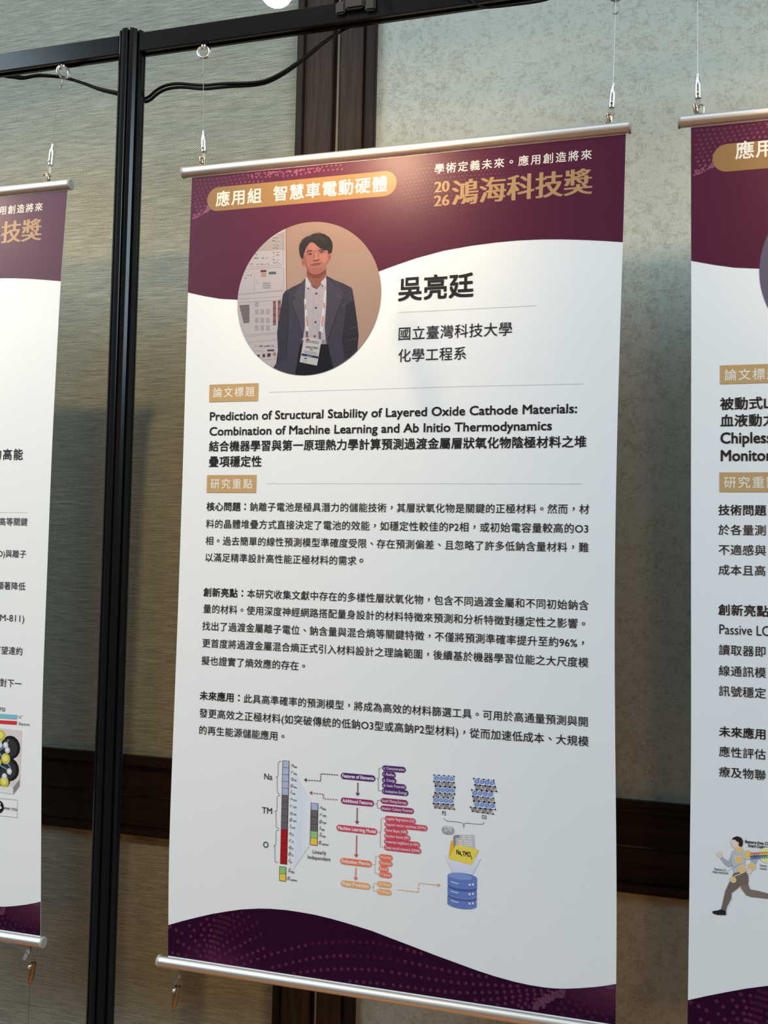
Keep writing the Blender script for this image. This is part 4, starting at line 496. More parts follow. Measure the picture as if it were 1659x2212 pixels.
  ('P',1,(0.688,0.732,0.85),[(188.41,-829.33),(194.53,-838.26),(195.2,-928.93),(190.19,-936.32)],0),
  ('P',1,(0.722,0.766,0.85),[(194.53,-838.26),(200.61,-847.15),(200.2,-921.55),(195.2,-928.93)],0),
  ('P',1,(0.756,0.783,0.843),[(200.61,-847.15),(206.68,-856.01),(205.19,-914.18),(200.2,-921.55)],0),
  ('R',1,(0.018,0.019,0.023),164.84,-805.1,174.6,-941.2),
  ('R',2,(0.416,0.47,0.657),165.5,-805.7,173.95,-814.23),
  ('R',2,(0.416,0.47,0.657),165.5,-814.73,173.95,-823.25),
  ('R',2,(0.416,0.47,0.657),165.5,-823.75,173.95,-832.28),
  ('R',2,(0.416,0.47,0.657),165.5,-832.78,173.95,-841.31),
  ('R',2,(0.416,0.47,0.657),165.5,-841.81,173.95,-850.34),
  ('R',2,(0.148,0.125,0.145),165.5,-850.84,173.95,-859.36),
  ('R',2,(0.148,0.125,0.145),165.5,-859.86,173.95,-868.39),
  ('R',2,(0.148,0.125,0.145),165.5,-868.89,173.95,-877.42),
  ('R',2,(0.148,0.125,0.145),165.5,-877.92,173.95,-886.44),
  ('R',2,(0.148,0.125,0.145),165.5,-886.94,173.95,-895.47),
  ('R',2,(0.422,0.01,0.014),165.5,-895.97,173.95,-904.5),
  ('R',2,(0.422,0.01,0.014),165.5,-905,173.95,-913.52),
  ('R',2,(0.422,0.01,0.014),165.5,-914.02,173.95,-922.55),
  ('R',2,(0.422,0.01,0.014),165.5,-923.05,173.95,-931.58),
  ('R',2,(0.422,0.01,0.014),165.5,-932.08,173.95,-940.6),
  ('R',1,(0.018,0.019,0.023),163.93,-944.5,173.58,-963.48),
  ('R',2,(0.289,0.557,0.208),164.58,-945.1,172.94,-953.74),
  ('R',2,(0.85,0.571,0.091),164.58,-954.24,172.94,-962.88),
  ('R',1,(0.018,0.019,0.023),206.83,-857.1,217.09,-912.17),
  ('R',2,(0.416,0.47,0.657),207.48,-857.7,216.44,-866.26),
  ('R',2,(0.148,0.125,0.145),207.48,-866.76,216.44,-875.32),
  ('R',2,(0.148,0.125,0.145),207.48,-875.82,216.44,-884.38),
  ('R',2,(0.148,0.125,0.145),207.48,-884.88,216.44,-893.44),
  ('R',2,(0.289,0.557,0.208),207.48,-893.94,216.44,-902.5),
  ('R',2,(0.85,0.571,0.091),207.48,-903,216.44,-911.56),
  ('t',4,(0.029,0.038,0.044),'n',177.01,-812.18,7,0,0.28,0),
  ('t',4,(0.029,0.038,0.044),'Na',180.91,-813.48,4,0.014,0,0),
  ('t',4,(0.029,0.038,0.044),'r',177.03,-821.24,7,0,0.28,0),
  ('t',4,(0.029,0.038,0.044),'Na',180.93,-822.54,4,0.014,0,0),
  ('t',4,(0.029,0.038,0.044),'q',177.03,-829.77,7,0,0.28,0),
  ('t',4,(0.029,0.038,0.044),'Na',180.93,-831.07,4,0.014,0,0),
  ('S',4,(0.029,0.038,0.044),[(180.71,-837.44),(180.77,-836.91),(180.66,-836.44),(180.37,-836.06),(179.95,-835.82),(179.44,-835.74),(178.87,-835.82),(178.32,-836.06),(177.82,-836.44),(177.44,-836.91),(177.21,-837.44),(177.15,-837.97),(177.26,-838.44),(177.55,-838.82),(177.97,-839.06),(178.48,-839.14),(179.05,-839.06),(179.6,-838.82),(180.1,-838.44),(180.48,-837.97),(180.71,-837.44)],0.5,0,0),
  ('S',4,(0.029,0.038,0.044),[(178.16,-840.54),(179.86,-834.34)],0.45,0,0),
  ('t',4,(0.029,0.038,0.044),'Na',181.26,-840.34,4,0.014,0,0),
  ('t',4,(0.029,0.038,0.044),'I',177.06,-847.56,7,0,0.28,0),
  ('t',4,(0.029,0.038,0.044),'Na',179.46,-848.86,4,0.014,0,0),
  ('t',4,(0.029,0.038,0.044),'n',176.96,-856.62,7,0,0.28,0),
  ('t',4,(0.029,0.038,0.044),'TM',180.86,-857.92,4,0.014,0,0),
  ('t',4,(0.029,0.038,0.044),'r',176.98,-865.66,7,0,0.28,0),
  ('t',4,(0.029,0.038,0.044),'TM',180.88,-866.96,4,0.014,0,0),
  ('t',4,(0.029,0.038,0.044),'q',177.01,-875.01,7,0,0.28,0),
  ('t',4,(0.029,0.038,0.044),'TM',180.91,-876.31,4,0.014,0,0),
  ('S',4,(0.029,0.038,0.044),[(180.67,-882.13),(180.73,-881.6),(180.62,-881.13),(180.33,-880.75),(179.91,-880.51),(179.4,-880.43),(178.83,-880.51),(178.28,-880.75),(177.78,-881.13),(177.4,-881.6),(177.17,-882.13),(177.11,-882.66),(177.22,-883.13),(177.51,-883.51),(177.93,-883.75),(178.44,-883.83),(179.01,-883.75),(179.56,-883.51),(180.06,-883.13),(180.44,-882.66),(180.67,-882.13)],0.5,0,0),
  ('S',4,(0.029,0.038,0.044),[(178.12,-885.23),(179.82,-879.03)],0.45,0,0),
  ('t',4,(0.029,0.038,0.044),'TM',181.22,-885.03,4,0.014,0,0),
  ('t',4,(0.029,0.038,0.044),'I',177.04,-892.75,7,0,0.28,0),
  ('t',4,(0.029,0.038,0.044),'TM',179.44,-894.05,4,0.014,0,0),
  ('t',4,(0.029,0.038,0.044),'n',176.48,-901.83,7,0,0.28,0),
  ('t',4,(0.029,0.038,0.044),'O',180.38,-903.13,4,0.014,0,0),
  ('t',4,(0.029,0.038,0.044),'r',176.43,-910.84,7,0,0.28,0),
  ('t',4,(0.029,0.038,0.044),'O',180.33,-912.14,4,0.014,0,0),
  ('t',4,(0.029,0.038,0.044),'q',176.38,-919.64,7,0,0.28,0),
  ('t',4,(0.029,0.038,0.044),'O',180.28,-920.94,4,0.014,0,0),
  ('S',4,(0.029,0.038,0.044),[(179.97,-926.73),(180.03,-926.2),(179.92,-925.73),(179.63,-925.35),(179.21,-925.11),(178.7,-925.03),(178.13,-925.11),(177.58,-925.35),(177.08,-925.73),(176.7,-926.2),(176.47,-926.73),(176.41,-927.26),(176.52,-927.73),(176.81,-928.11),(177.23,-928.35),(177.74,-928.43),(178.31,-928.35),(178.86,-928.11),(179.36,-927.73),(179.74,-927.26),(179.97,-926.73)],0.5,0,0),
  ('S',4,(0.029,0.038,0.044),[(177.42,-929.83),(179.12,-923.63)],0.45,0,0),
  ('t',4,(0.029,0.038,0.044),'O',180.52,-929.63,4,0.014,0,0),
  ('t',4,(0.029,0.038,0.044),'I',176.28,-937.65,7,0,0.28,0),
  ('t',4,(0.029,0.038,0.044),'O',178.68,-938.95,4,0.014,0,0),
  ('t',4,(0.029,0.038,0.044),'S',175.85,-950.59,7,0,0.28,0),
  ('t',4,(0.029,0.038,0.044),'TM',179.75,-951.89,4,0.014,0,0),
  ('S',4,(0.029,0.038,0.044),[(179,-958.56),(179.06,-958.03),(178.95,-957.56),(178.66,-957.18),(178.24,-956.94),(177.73,-956.86),(177.16,-956.94),(176.61,-957.18),(176.11,-957.56),(175.73,-958.03),(175.5,-958.56),(175.44,-959.09),(175.55,-959.56),(175.84,-959.94),(176.26,-960.18),(176.77,-960.26),(177.34,-960.18),(177.89,-959.94),(178.39,-959.56),(178.77,-959.09),(179,-958.56)],0.5,0,0),
  ('S',4,(0.029,0.038,0.044),[(176.45,-961.66),(178.15,-955.46)],0.45,0,0),
  ('t',4,(0.029,0.038,0.044),'cation',179.55,-961.46,4,0.014,0,0),
  ('t',4,(0.029,0.038,0.044),'n',219.1,-863.64,7,0,0.28,0),
  ('t',4,(0.029,0.038,0.044),'Na',223,-864.94,4,0.014,0,0),
  ('t',4,(0.029,0.038,0.044),'r',219.03,-872.81,7,0,0.28,0),
  ('t',4,(0.029,0.038,0.044),'TM',222.93,-874.11,4,0.014,0,0),
  ('S',4,(0.029,0.038,0.044),[(222.6,-880.37),(222.66,-879.84),(222.55,-879.37),(222.26,-878.99),(221.84,-878.75),(221.33,-878.67),(220.76,-878.75),(220.21,-878.99),(219.71,-879.37),(219.33,-879.84),(219.1,-880.37),(219.04,-880.9),(219.15,-881.37),(219.44,-881.75),(219.86,-881.99),(220.37,-882.07),(220.94,-881.99),(221.49,-881.75),(221.99,-881.37),(222.37,-880.9),(222.6,-880.37)],0.5,0,0),
  ('S',4,(0.029,0.038,0.044),[(220.05,-883.47),(221.75,-877.27)],0.45,0,0),
  ('t',4,(0.029,0.038,0.044),'TM',223.15,-883.27,4,0.014,0,0),
  ('t',4,(0.029,0.038,0.044),'I',218.87,-891.02,7,0,0.28,0),
  ('t',4,(0.029,0.038,0.044),'TM',221.27,-892.32,4,0.014,0,0),
  ('t',4,(0.029,0.038,0.044),'S',218.8,-899.65,7,0,0.28,0),
  ('t',4,(0.029,0.038,0.044),'TM',222.7,-900.95,4,0.014,0,0),
  ('S',4,(0.029,0.038,0.044),[(222.32,-907.52),(222.38,-906.99),(222.27,-906.52),(221.98,-906.14),(221.56,-905.9),(221.05,-905.82),(220.48,-905.9),(219.93,-906.14),(219.43,-906.52),(219.05,-906.99),(218.82,-907.52),(218.76,-908.05),(218.87,-908.52),(219.16,-908.9),(219.58,-909.14),(220.09,-909.22),(220.66,-909.14),(221.21,-908.9),(221.71,-908.52),(222.09,-908.05),(222.32,-907.52)],0.5,0,0),
  ('S',4,(0.029,0.038,0.044),[(219.77,-910.62),(221.47,-904.42)],0.45,0,0),
  ('t',4,(0.029,0.038,0.044),'cation',222.87,-910.42,4,0.014,0,0),
  ('T',4,(0.029,0.038,0.044),'Na',139.01,150.76,-832.15,11.6,0.004,'i',0,0,0,0,0),
  ('T',4,(0.029,0.038,0.044),'TM',137.12,151.52,-877.17,11.6,0.004,'i',0,0,0,0,0),
  ('T',4,(0.029,0.038,0.044),'O',140.08,147.44,-922.32,11.6,0.004,'i',0,0,0,0,0),
  ('T',4,(0.029,0.038,0.044),'Linearly',210.47,229.46,-922.64,7,0.004,'i',0,0,0,0,0),
  ('T',4,(0.029,0.038,0.044),'Independent',203.91,235.66,-930.2,7,0.004,'i',0,0,0,0,0),
  ('S',3,(0.029,0.038,0.044),[(162.9,-806.37),(159.69,-807.47),(158.76,-810.08),(158.95,-824.41),(157.94,-827.03),(155.81,-828.05)],0.5,0,1),
  ('S',3,(0.029,0.038,0.044),[(155.81,-828.05),(157.76,-828.77),(157.73,-831.44),(158.41,-846.44),(159.48,-849),(162.73,-849.59)],0.5,0,1),
  ('S',3,(0.029,0.038,0.044),[(162.57,-851.53),(159.37,-852.66),(158.45,-855.27),(158.63,-869.56),(157.63,-872.18),(155.51,-873.22)],0.5,0,1),
  ('S',3,(0.029,0.038,0.044),[(155.51,-873.22),(157.45,-873.93),(157.42,-876.61),(158.09,-891.7),(159.17,-894.27),(162.41,-894.84)],0.5,0,1),
  ('S',3,(0.029,0.038,0.044),[(162.26,-896.88),(159.07,-898.04),(158.14,-900.65),(158.21,-914.9),(157.19,-917.52),(155.06,-918.58)],0.5,0,1),
  ('S',3,(0.029,0.038,0.044),[(155.06,-918.58),(157,-919.26),(156.94,-921.92),(157.49,-936.89),(158.54,-939.43),(161.77,-939.96)],0.5,0,1),
  ('K',2,(0.095,0.027,0.165),247.7,295.19,-818.27,8.2),
  ('T',4,(0.78,0.78,0.8),'Features of Elements',249.84,293.17,-820.2,6.2,0.022,'i',0,0,0,0,0),
  ('K',2,(0.33,0.032,0.145),248.59,293.89,-850.24,8.2),
  ('T',4,(0.78,0.78,0.8),'Additional Features',250.72,291.87,-852.16,6.2,0.022,'i',0,0,0,0,0),
  ('K',2,(0.617,0.07,0.116),243.08,298.87,-885.9,8.2),
  ('T',4,(0.78,0.78,0.8),'Machine Learning Model',245.21,296.87,-887.82,6.2,0.022,'i',0,0,0,0,0),
  ('K',2,(0.836,0.185,0.1),249.06,292.17,-927.96,8.2),
  ('T',4,(0.78,0.78,0.8),'Evaluation Metrics',251.17,290.16,-929.86,6.2,0.022,'i',0,0,0,0,0),
  ('K',2,(0.85,0.391,0.145),250.37,290.45,-956.6,8.2),
  ('T',4,(0.78,0.78,0.8),'Phase Prediction',252.47,288.44,-958.5,6.2,0.022,'i',0,0,0,0,0),
  ('K',2,(0.095,0.027,0.165),304.49,336.08,-803.66,7.3),
  ('T',4,(0.78,0.78,0.8),'n: Concentration',306.15,334.28,-805.26,5.2,0.004,'i',0,0,0,0,0),
  ('K',2,(0.095,0.027,0.165),304.41,322.63,-811.45,7.3),
  ('T',4,(0.78,0.78,0.8),'r: Radius',306.07,320.83,-813.05,5.2,0.004,'i',0,0,0,0,0),
  ('K',2,(0.095,0.027,0.165),304.42,323.65,-818.86,7.3),
  ('T',4,(0.78,0.78,0.8),'q: Charge',306.08,321.85,-820.46,5.2,0.004,'i',0,0,0,0,0),
  ('K',2,(0.095,0.027,0.165),304.53,336.86,-825.74,7.3),
  ('T',4,(0.78,0.78,0.8),'φ: Ionic Potential',306.19,335.07,-827.33,5.2,0.004,'i',0,0,0,0,0),
  ('K',2,(0.095,0.027,0.165),304.45,339.97,-833.04,7.3),
  ('T',4,(0.78,0.78,0.8),'I: Ionization Energy',306.1,338.19,-834.64,5.2,0.004,'i',0,0,0,0,0),
  ('K',2,(0.33,0.032,0.145),303.01,339.43,-845.46,7.3),
  ('T',4,(0.78,0.78,0.8),'Sconf: Mixing Entropy',304.67,337.64,-847.05,5.2,0.004,'i',0,0,0,0,0),
  ('K',2,(0.33,0.032,0.145),302.96,347.45,-855.04,7.3),
  ('T',4,(0.78,0.78,0.8),'φcation: Cationic Potential',304.62,345.67,-856.64,5.2,0.004,'i',0,0,0,0,0),
  ('K',2,(0.617,0.07,0.116),308.76,350.1,-867.6,7.3),
  ('T',4,(0.78,0.78,0.8),'Logistic Regression (LR)',310.41,348.32,-869.18,5.2,0.004,'i',0,0,0,0,0),
  ('K',2,(0.617,0.07,0.116),308.57,365.66,-874.9,7.3),
  ('T',4,(0.78,0.78,0.8),'Support vector machines (SVMs)',310.22,363.9,-876.48,5.2,0.004,'i',0,0,0,0,0),
  ('K',2,(0.617,0.07,0.116),308.58,339.8,-882.4,7.3),
  ('T',4,(0.78,0.78,0.8),'Naïve Bayes (NB)',310.23,338.02,-884,5.2,0.004,'i',0,0,0,0,0),
  ('K',2,(0.617,0.07,0.116),308.49,343.38,-889.68,7.3),
  ('T',4,(0.78,0.78,0.8),'Random forest (RF)',310.14,341.61,-891.26,5.2,0.004,'i',0,0,0,0,0),
  ('K',2,(0.617,0.07,0.116),308.4,356.19,-896.88,7.3),
  ('T',4,(0.78,0.78,0.8),'k-nearest neighbors (k-NN)',310.05,354.43,-898.47,5.2,0.004,'i',0,0,0,0,0),
  ('K',2,(0.617,0.07,0.116),308.41,357.77,-904.38,7.3),
  ('T',4,(0.78,0.78,0.8),'Deep neural network (DNN)',310.05,356,-905.96,5.2,0.004,'i',0,0,0,0,0),
  ('K',2,(0.836,0.185,0.1),301.79,319.88,-917.02,7.3),
  ('T',4,(0.78,0.78,0.8),'Accuracy',303.43,318.09,-918.6,5.2,0.004,'i',0,0,0,0,0),
  ('K',2,(0.836,0.185,0.1),301.69,319.88,-924.57,7.3),
  ('T',4,(0.78,0.78,0.8),'Precision',303.34,318.09,-926.16,5.2,0.004,'i',0,0,0,0,0),
  ('K',2,(0.836,0.185,0.1),301.7,314.54,-932.08,7.3),
  ('T',4,(0.78,0.78,0.8),'Recall',303.34,312.75,-933.68,5.2,0.004,'i',0,0,0,0,0),
  ('K',2,(0.836,0.185,0.1),301.8,319.07,-939.28,7.3),
  ('T',4,(0.78,0.78,0.8),'F1 Score',303.44,317.28,-940.86,5.2,0.004,'i',0,0,0,0,0),
  ('K',2,(0.85,0.391,0.145),299.54,319.03,-951.58,7.3),
  ('T',4,(0.78,0.78,0.8),'O3 Phase',301.18,317.24,-953.16,5.2,0.004,'i',0,0,0,0,0),
  ('K',2,(0.85,0.391,0.145),299.57,318.85,-961.17,7.3),
  ('T',4,(0.78,0.78,0.8),'P2 Phase',301.22,317.07,-962.76,5.2,0.004,'i',0,0,0,0,0),
  ('S',3,(0.095,0.027,0.165),[(303.56,-803.5),(300.91,-804.29),(300.11,-806.06),(300.08,-815.71),(299.22,-817.49),(297.45,-818.21)],0.5,0,1),
  ('S',3,(0.095,0.027,0.165),[(297.45,-818.21),(299.05,-818.69),(299.21,-820.55),(299.58,-831.08),(300.43,-832.87),(303.1,-833.25)],0.5,0,1),
  ('S',3,(0.33,0.032,0.145),[(302.09,-845.1),(299.43,-845.53),(298.62,-846.15),(298.48,-849.31),(297.61,-849.95),(295.84,-850.3)],0.5,0,1),
  ('S',3,(0.33,0.032,0.145),[(295.84,-850.3),(297.42,-850.38),(298.18,-850.99),(298.44,-854.83),(299.27,-855.44),(301.93,-855.42)],0.5,0,1),
  ('S',3,(0.617,0.07,0.116),[(307.63,-867.18),(304.91,-868.16),(304.1,-870.41),(304.1,-882.69),(303.23,-884.94),(301.42,-885.85)],0.5,0,1),
  ('S',3,(0.617,0.07,0.116),[(301.42,-885.85),(303.06,-886.46),(303.01,-888.79),(303.41,-901.93),(304.29,-904.16),(307.02,-904.65)],0.5,0,1),
  ('S',3,(0.422,0.2,0.152),[(300.77,-916.62),(298.13,-917.33),(297.33,-918.71),(297.24,-926.02),(296.38,-927.4),(294.62,-928.03)],0.4,0,1),
  ('S',3,(0.422,0.2,0.152),[(294.62,-928.03),(296.21,-928.32),(296.58,-929.7),(296.88,-937.68),(297.72,-939),(300.37,-939.17)],0.4,0,1),
  ('S',3,(0.557,0.263,0.152),[(298.42,-951.35),(295.86,-951.82),(295.08,-952.43),(294.94,-955.37),(294.09,-955.99),(292.39,-956.36)],0.4,0,1),
  ('S',3,(0.557,0.263,0.152),[(292.39,-956.36),(293.91,-956.41),(294.64,-957),(294.88,-960.81),(295.68,-961.39),(298.24,-961.32)],0.4,0,1),
  ('S',3,(0.123,0.038,0.127),[(271.5,-825.28),(271.5,-841.59)],1.2,0,0),
  ('S',3,(0.123,0.038,0.127),[(269.16,-838.49),(271.5,-841.59),(273.72,-838.48)],1.2,0,0),
  ('S',3,(0.26,0.044,0.111),[(271.18,-857.62),(271.26,-877.95)],1.2,0,0),
  ('S',3,(0.26,0.044,0.111),[(268.93,-874.89),(271.26,-877.95),(273.47,-874.83)],1.2,0,0),
  ('S',3,(0.542,0.07,0.105),[(271.13,-893.15),(270.86,-920.51)],1.2,0,0),
  ('S',3,(0.542,0.07,0.105),[(268.55,-917.48),(270.86,-920.51),(273.08,-917.38)],1.2,0,0),
  ('S',3,(0.8,0.177,0.127),[(270.67,-934.52),(270.6,-949.94)],1.2,0,0),
  ('S',3,(0.8,0.177,0.127),[(268.29,-946.93),(270.6,-949.94),(272.81,-946.8)],1.2,0,0),
  ('S',3,(0.09,0.027,0.065),[(243.6,-817.78),(241.35,-817.81)],1.1,0,0),
  ('S',3,(0.09,0.027,0.065),[(240.21,-817.83),(237.96,-817.86)],1.1,0,0),
  ('S',3,(0.09,0.027,0.065),[(236.82,-817.87),(234.57,-817.9)],1.1,0,0),
  ('S',3,(0.09,0.027,0.065),[(233.43,-817.92),(231.17,-817.95)],1.1,0,0),
  ('S',3,(0.09,0.027,0.065),[(230.03,-817.96),(227.76,-817.99)],1.1,0,0),
  ('S',3,(0.09,0.027,0.065),[(226.62,-818),(224.35,-818.03)],1.1,0,0),
  ('S',3,(0.09,0.027,0.065),[(223.21,-818.05),(220.94,-818.08)],1.1,0,0),
  ('S',3,(0.09,0.027,0.065),[(219.79,-818.09),(219.79,-820.21)],1.1,0,0),
  ('S',3,(0.09,0.027,0.065),[(219.79,-821.26),(219.79,-823.37)],1.1,0,0),
  ('S',3,(0.09,0.027,0.065),[(219.79,-824.43),(219.79,-826.54)],1.1,0,0),
  ('S',3,(0.09,0.027,0.065),[(219.79,-827.6),(217.52,-827.66)],1.1,0,0),
  ('S',3,(0.09,0.027,0.065),[(216.07,-827.71),(213.79,-827.77)],1.1,0,0),
  ('S',3,(0.09,0.027,0.065),[(212.34,-827.81),(210.06,-827.88)],1.1,0,0),
  ('S',3,(0.09,0.027,0.065),[(208.61,-827.92),(206.33,-827.99)],1.1,0,0),
  ('S',3,(0.09,0.027,0.065),[(204.87,-828.03),(202.58,-828.1)],1.1,0,0),
  ('S',3,(0.09,0.027,0.065),[(201.12,-828.14),(198.83,-828.21)],1.1,0,0),
  ('S',3,(0.09,0.027,0.065),[(199.84,-825.92),(197.14,-828.16),(200.17,-829.92)],1.1,0,0),
  ('S',3,(0.363,0.058,0.139),[(243.39,-849.92),(241.15,-849.95)],1.1,0,0),
  ('S',3,(0.363,0.058,0.139),[(239.52,-849.98),(237.27,-850.01)],1.1,0,0),
  ('S',3,(0.363,0.058,0.139),[(235.64,-850.03),(233.39,-850.07)],1.1,0,0),
  ('S',3,(0.363,0.058,0.139),[(231.75,-850.09),(229.5,-850.13)],1.1,0,0),
  ('S',3,(0.363,0.058,0.139),[(227.86,-850.15),(225.6,-850.19)],1.1,0,0),
  ('S',3,(0.363,0.058,0.139),[(223.96,-850.21),(223.91,-848.11)],1.1,0,0),
  ('S',3,(0.363,0.058,0.139),[(223.89,-847.32),(223.85,-845.22)],1.1,0,0),
  ('S',3,(0.363,0.058,0.139),[(223.83,-844.43),(221.57,-844.42)],1.1,0,0),
  ('S',3,(0.363,0.058,0.139),[(220.12,-844.41),(217.86,-844.39)],1.1,0,0),
  ('S',3,(0.363,0.058,0.139),[(216.41,-844.38),(214.14,-844.36)],1.1,0,0),
  ('S',3,(0.363,0.058,0.139),[(212.69,-844.35),(210.42,-844.34)],1.1,0,0),
  ('S',3,(0.363,0.058,0.139),[(208.97,-844.33),(206.69,-844.31)],1.1,0,0),
  ('S',3,(0.363,0.058,0.139),[(208.05,-842.15),(205.24,-844.3),(207.92,-846.39)],1.1,0,0),
  ('S',3,(0.85,0.336,0.139),[(327.32,-956),(329.71,-956)],1,0,0),
  ('S',3,(0.85,0.336,0.139),[(331.21,-956),(333.59,-956.01)],1,0,0),
  ('S',3,(0.85,0.336,0.139),[(335.09,-956.01),(337.47,-956.01)],1,0,0),
  ('S',3,(0.85,0.336,0.139),[(338.97,-956.01),(341.34,-956.02)],1,0,0),
  ('S',3,(0.85,0.336,0.139),[(342.84,-956.02),(345.21,-956.02)],1,0,0),
  ('S',3,(0.85,0.336,0.139),[(346.7,-956.02),(349.06,-956.03)],1,0,0),
  ('S',3,(0.85,0.336,0.139),[(350.55,-956.03),(352.91,-956.03)],1,0,0),
  ('S',3,(0.85,0.336,0.139),[(354.4,-956.04),(354.53,-953.76)],1,0,0),
  ('S',3,(0.85,0.336,0.139),[(354.62,-952.2),(354.75,-949.93)],1,0,0),
  ('S',3,(0.85,0.336,0.139),[(354.84,-948.37),(354.97,-946.09)],1,0,0),
  ('S',3,(0.85,0.336,0.139),[(355.06,-944.54),(357.42,-944.5)],1,0,0),
  ('S',3,(0.85,0.336,0.139),[(358.9,-944.47),(361.26,-944.43)],1,0,0),
  ('S',3,(0.85,0.336,0.139),[(362.74,-944.4),(365.09,-944.36)],1,0,0),
  ('S',3,(0.85,0.336,0.139),[(366.56,-944.34),(368.91,-944.3)],1,0,0),
  ('S',3,(0.85,0.336,0.139),[(370.38,-944.27),(372.73,-944.23)],1,0,0),
  ('S',3,(0.85,0.336,0.139),[(374.2,-944.21),(376.54,-944.17)],1,0,0),
  ('S',3,(0.85,0.336,0.139),[(378.01,-944.15),(380.34,-944.11)],1,0,0),
  ('S',3,(0.85,0.336,0.139),[(379.63,-942.17),(382.1,-944.05),(379.48,-946.13)],1,0,0),
  ('P',1,(0.542,0.63,0.85),[(373.76,-806.84),(380.23,-806.71),(380.3,-814.58),(373.84,-814.73)],0),
  ('C',2,(0.123,0.2,0.53),(377.03,-810.51),2.7,0),
  ('C',3,(0.299,0.391,0.726),(377.03,-810.51),1.7,0),
  ('P',1,(0.713,0.774,0.85),[(380.23,-806.71),(386.68,-806.57),(386.75,-814.43),(380.3,-814.58)],0),
  ('C',2,(0.123,0.2,0.53),(383.49,-810.37),2.7,0),
  ('C',3,(0.299,0.391,0.726),(383.49,-810.37),1.7,0),
  ('P',1,(0.542,0.63,0.85),[(386.68,-806.57),(393.12,-806.43),(393.18,-814.28),(386.75,-814.43)],0),
  ('C',2,(0.123,0.2,0.53),(389.93,-810.22),2.7,0),
  ('C',3,(0.299,0.391,0.726),(389.93,-810.22),1.7,0),
  ('P',1,(0.713,0.774,0.85),[(393.12,-806.43),(399.53,-806.29),(399.59,-814.13),(393.18,-814.28)],0),
  ('C',2,(0.123,0.2,0.53),(396.35,-810.08),2.7,0),
  ('C',3,(0.299,0.391,0.726),(396.35,-810.08),1.7,0),
  ('S',3,(0.022,0.012,0.014),[(373.76,-806.84),(399.53,-806.29)],0.3,0,0),
  ('C',4,(0.022,0.012,0.014),(373.76,-806.84),0.95,0),
  ('C',4,(0.022,0.012,0.014),(380.23,-806.71),0.95,0),
  ('C',4,(0.022,0.012,0.014),(386.68,-806.57),0.95,0),
  ('C',4,(0.022,0.012,0.014),(393.12,-806.43),0.95,0),
  ('C',4,(0.022,0.012,0.014),(399.53,-806.29),0.95,0),
  ('S',3,(0.022,0.012,0.014),[(373.84,-814.73),(399.59,-814.13)],0.3,0,0),
  ('C',4,(0.022,0.012,0.014),(373.84,-814.73),0.95,0),
  ('C',4,(0.022,0.012,0.014),(380.3,-814.58),0.95,0),
  ('C',4,(0.022,0.012,0.014),(386.75,-814.43),0.95,0),
  ('C',4,(0.022,0.012,0.014),(393.18,-814.28),0.95,0),
  ('C',4,(0.022,0.012,0.014),(399.59,-814.13),0.95,0),
  ('S',3,(0.022,0.012,0.014),[(373.76,-806.84),(373.84,-814.73)],0.25,0,0),
  ('S',3,(0.022,0.012,0.014),[(380.23,-806.71),(380.3,-814.58)],0.25,0,0),
  ('S',3,(0.022,0.012,0.014),[(386.68,-806.57),(386.75,-814.43)],0.25,0,0),
  ('S',3,(0.022,0.012,0.014),[(393.12,-806.43),(393.18,-814.28)],0.25,0,0),
  ('S',3,(0.022,0.012,0.014),[(399.53,-806.29),(399.59,-814.13)],0.25,0,0),
  ('P',1,(0.363,0.326,0.352),[(373.65,-814.92),(380.05,-814.82),(381.96,-820.03),(375.57,-820.13)],0),
  ('C',2,(0.111,0.098,0.111),(377.81,-817.25),1.7,0),
  ('C',3,(0.422,0.391,0.407),(377.81,-817.25),1,0),
  ('P',1,(0.601,0.543,0.557),[(380.05,-814.82),(386.43,-814.72),(388.33,-819.92),(381.96,-820.03)],0),
  ('C',2,(0.111,0.098,0.111),(384.19,-817.15),1.7,0),
  ('C',3,(0.422,0.391,0.407),(384.19,-817.15),1,0),
  ('P',1,(0.363,0.326,0.352),[(386.43,-814.72),(392.79,-814.62),(394.68,-819.81),(388.33,-819.92)],0),
  ('C',2,(0.111,0.098,0.111),(390.55,-817.05),1.7,0),
  ('C',3,(0.422,0.391,0.407),(390.55,-817.05),1,0),
  ('P',1,(0.601,0.543,0.557),[(392.79,-814.62),(399.13,-814.52),(401.01,-819.7),(394.68,-819.81)],0),
  ('C',2,(0.111,0.098,0.111),(396.9,-816.94),1.7,0),
  ('C',3,(0.422,0.391,0.407),(396.9,-816.94),1,0),
  ('S',3,(0.022,0.012,0.014),[(373.65,-814.92),(399.13,-814.52)],0.3,0,0),
  ('C',4,(0.022,0.012,0.014),(373.65,-814.92),0.95,0),
  ('C',4,(0.022,0.012,0.014),(380.05,-814.82),0.95,0),
  ('C',4,(0.022,0.012,0.014),(386.43,-814.72),0.95,0),
  ('C',4,(0.022,0.012,0.014),(392.79,-814.62),0.95,0),
  ('C',4,(0.022,0.012,0.014),(399.13,-814.52),0.95,0),
  ('S',3,(0.022,0.012,0.014),[(375.57,-820.13),(401.01,-819.7)],0.3,0,0),
  ('C',4,(0.022,0.012,0.014),(375.57,-820.13),0.95,0),
  ('C',4,(0.022,0.012,0.014),(381.96,-820.03),0.95,0),
  ('C',4,(0.022,0.012,0.014),(388.33,-819.92),0.95,0),
  ('C',4,(0.022,0.012,0.014),(394.68,-819.81),0.95,0),
  ('C',4,(0.022,0.012,0.014),(401.01,-819.7),0.95,0),
  ('S',3,(0.022,0.012,0.014),[(373.65,-814.92),(375.57,-820.13)],0.25,0,0),
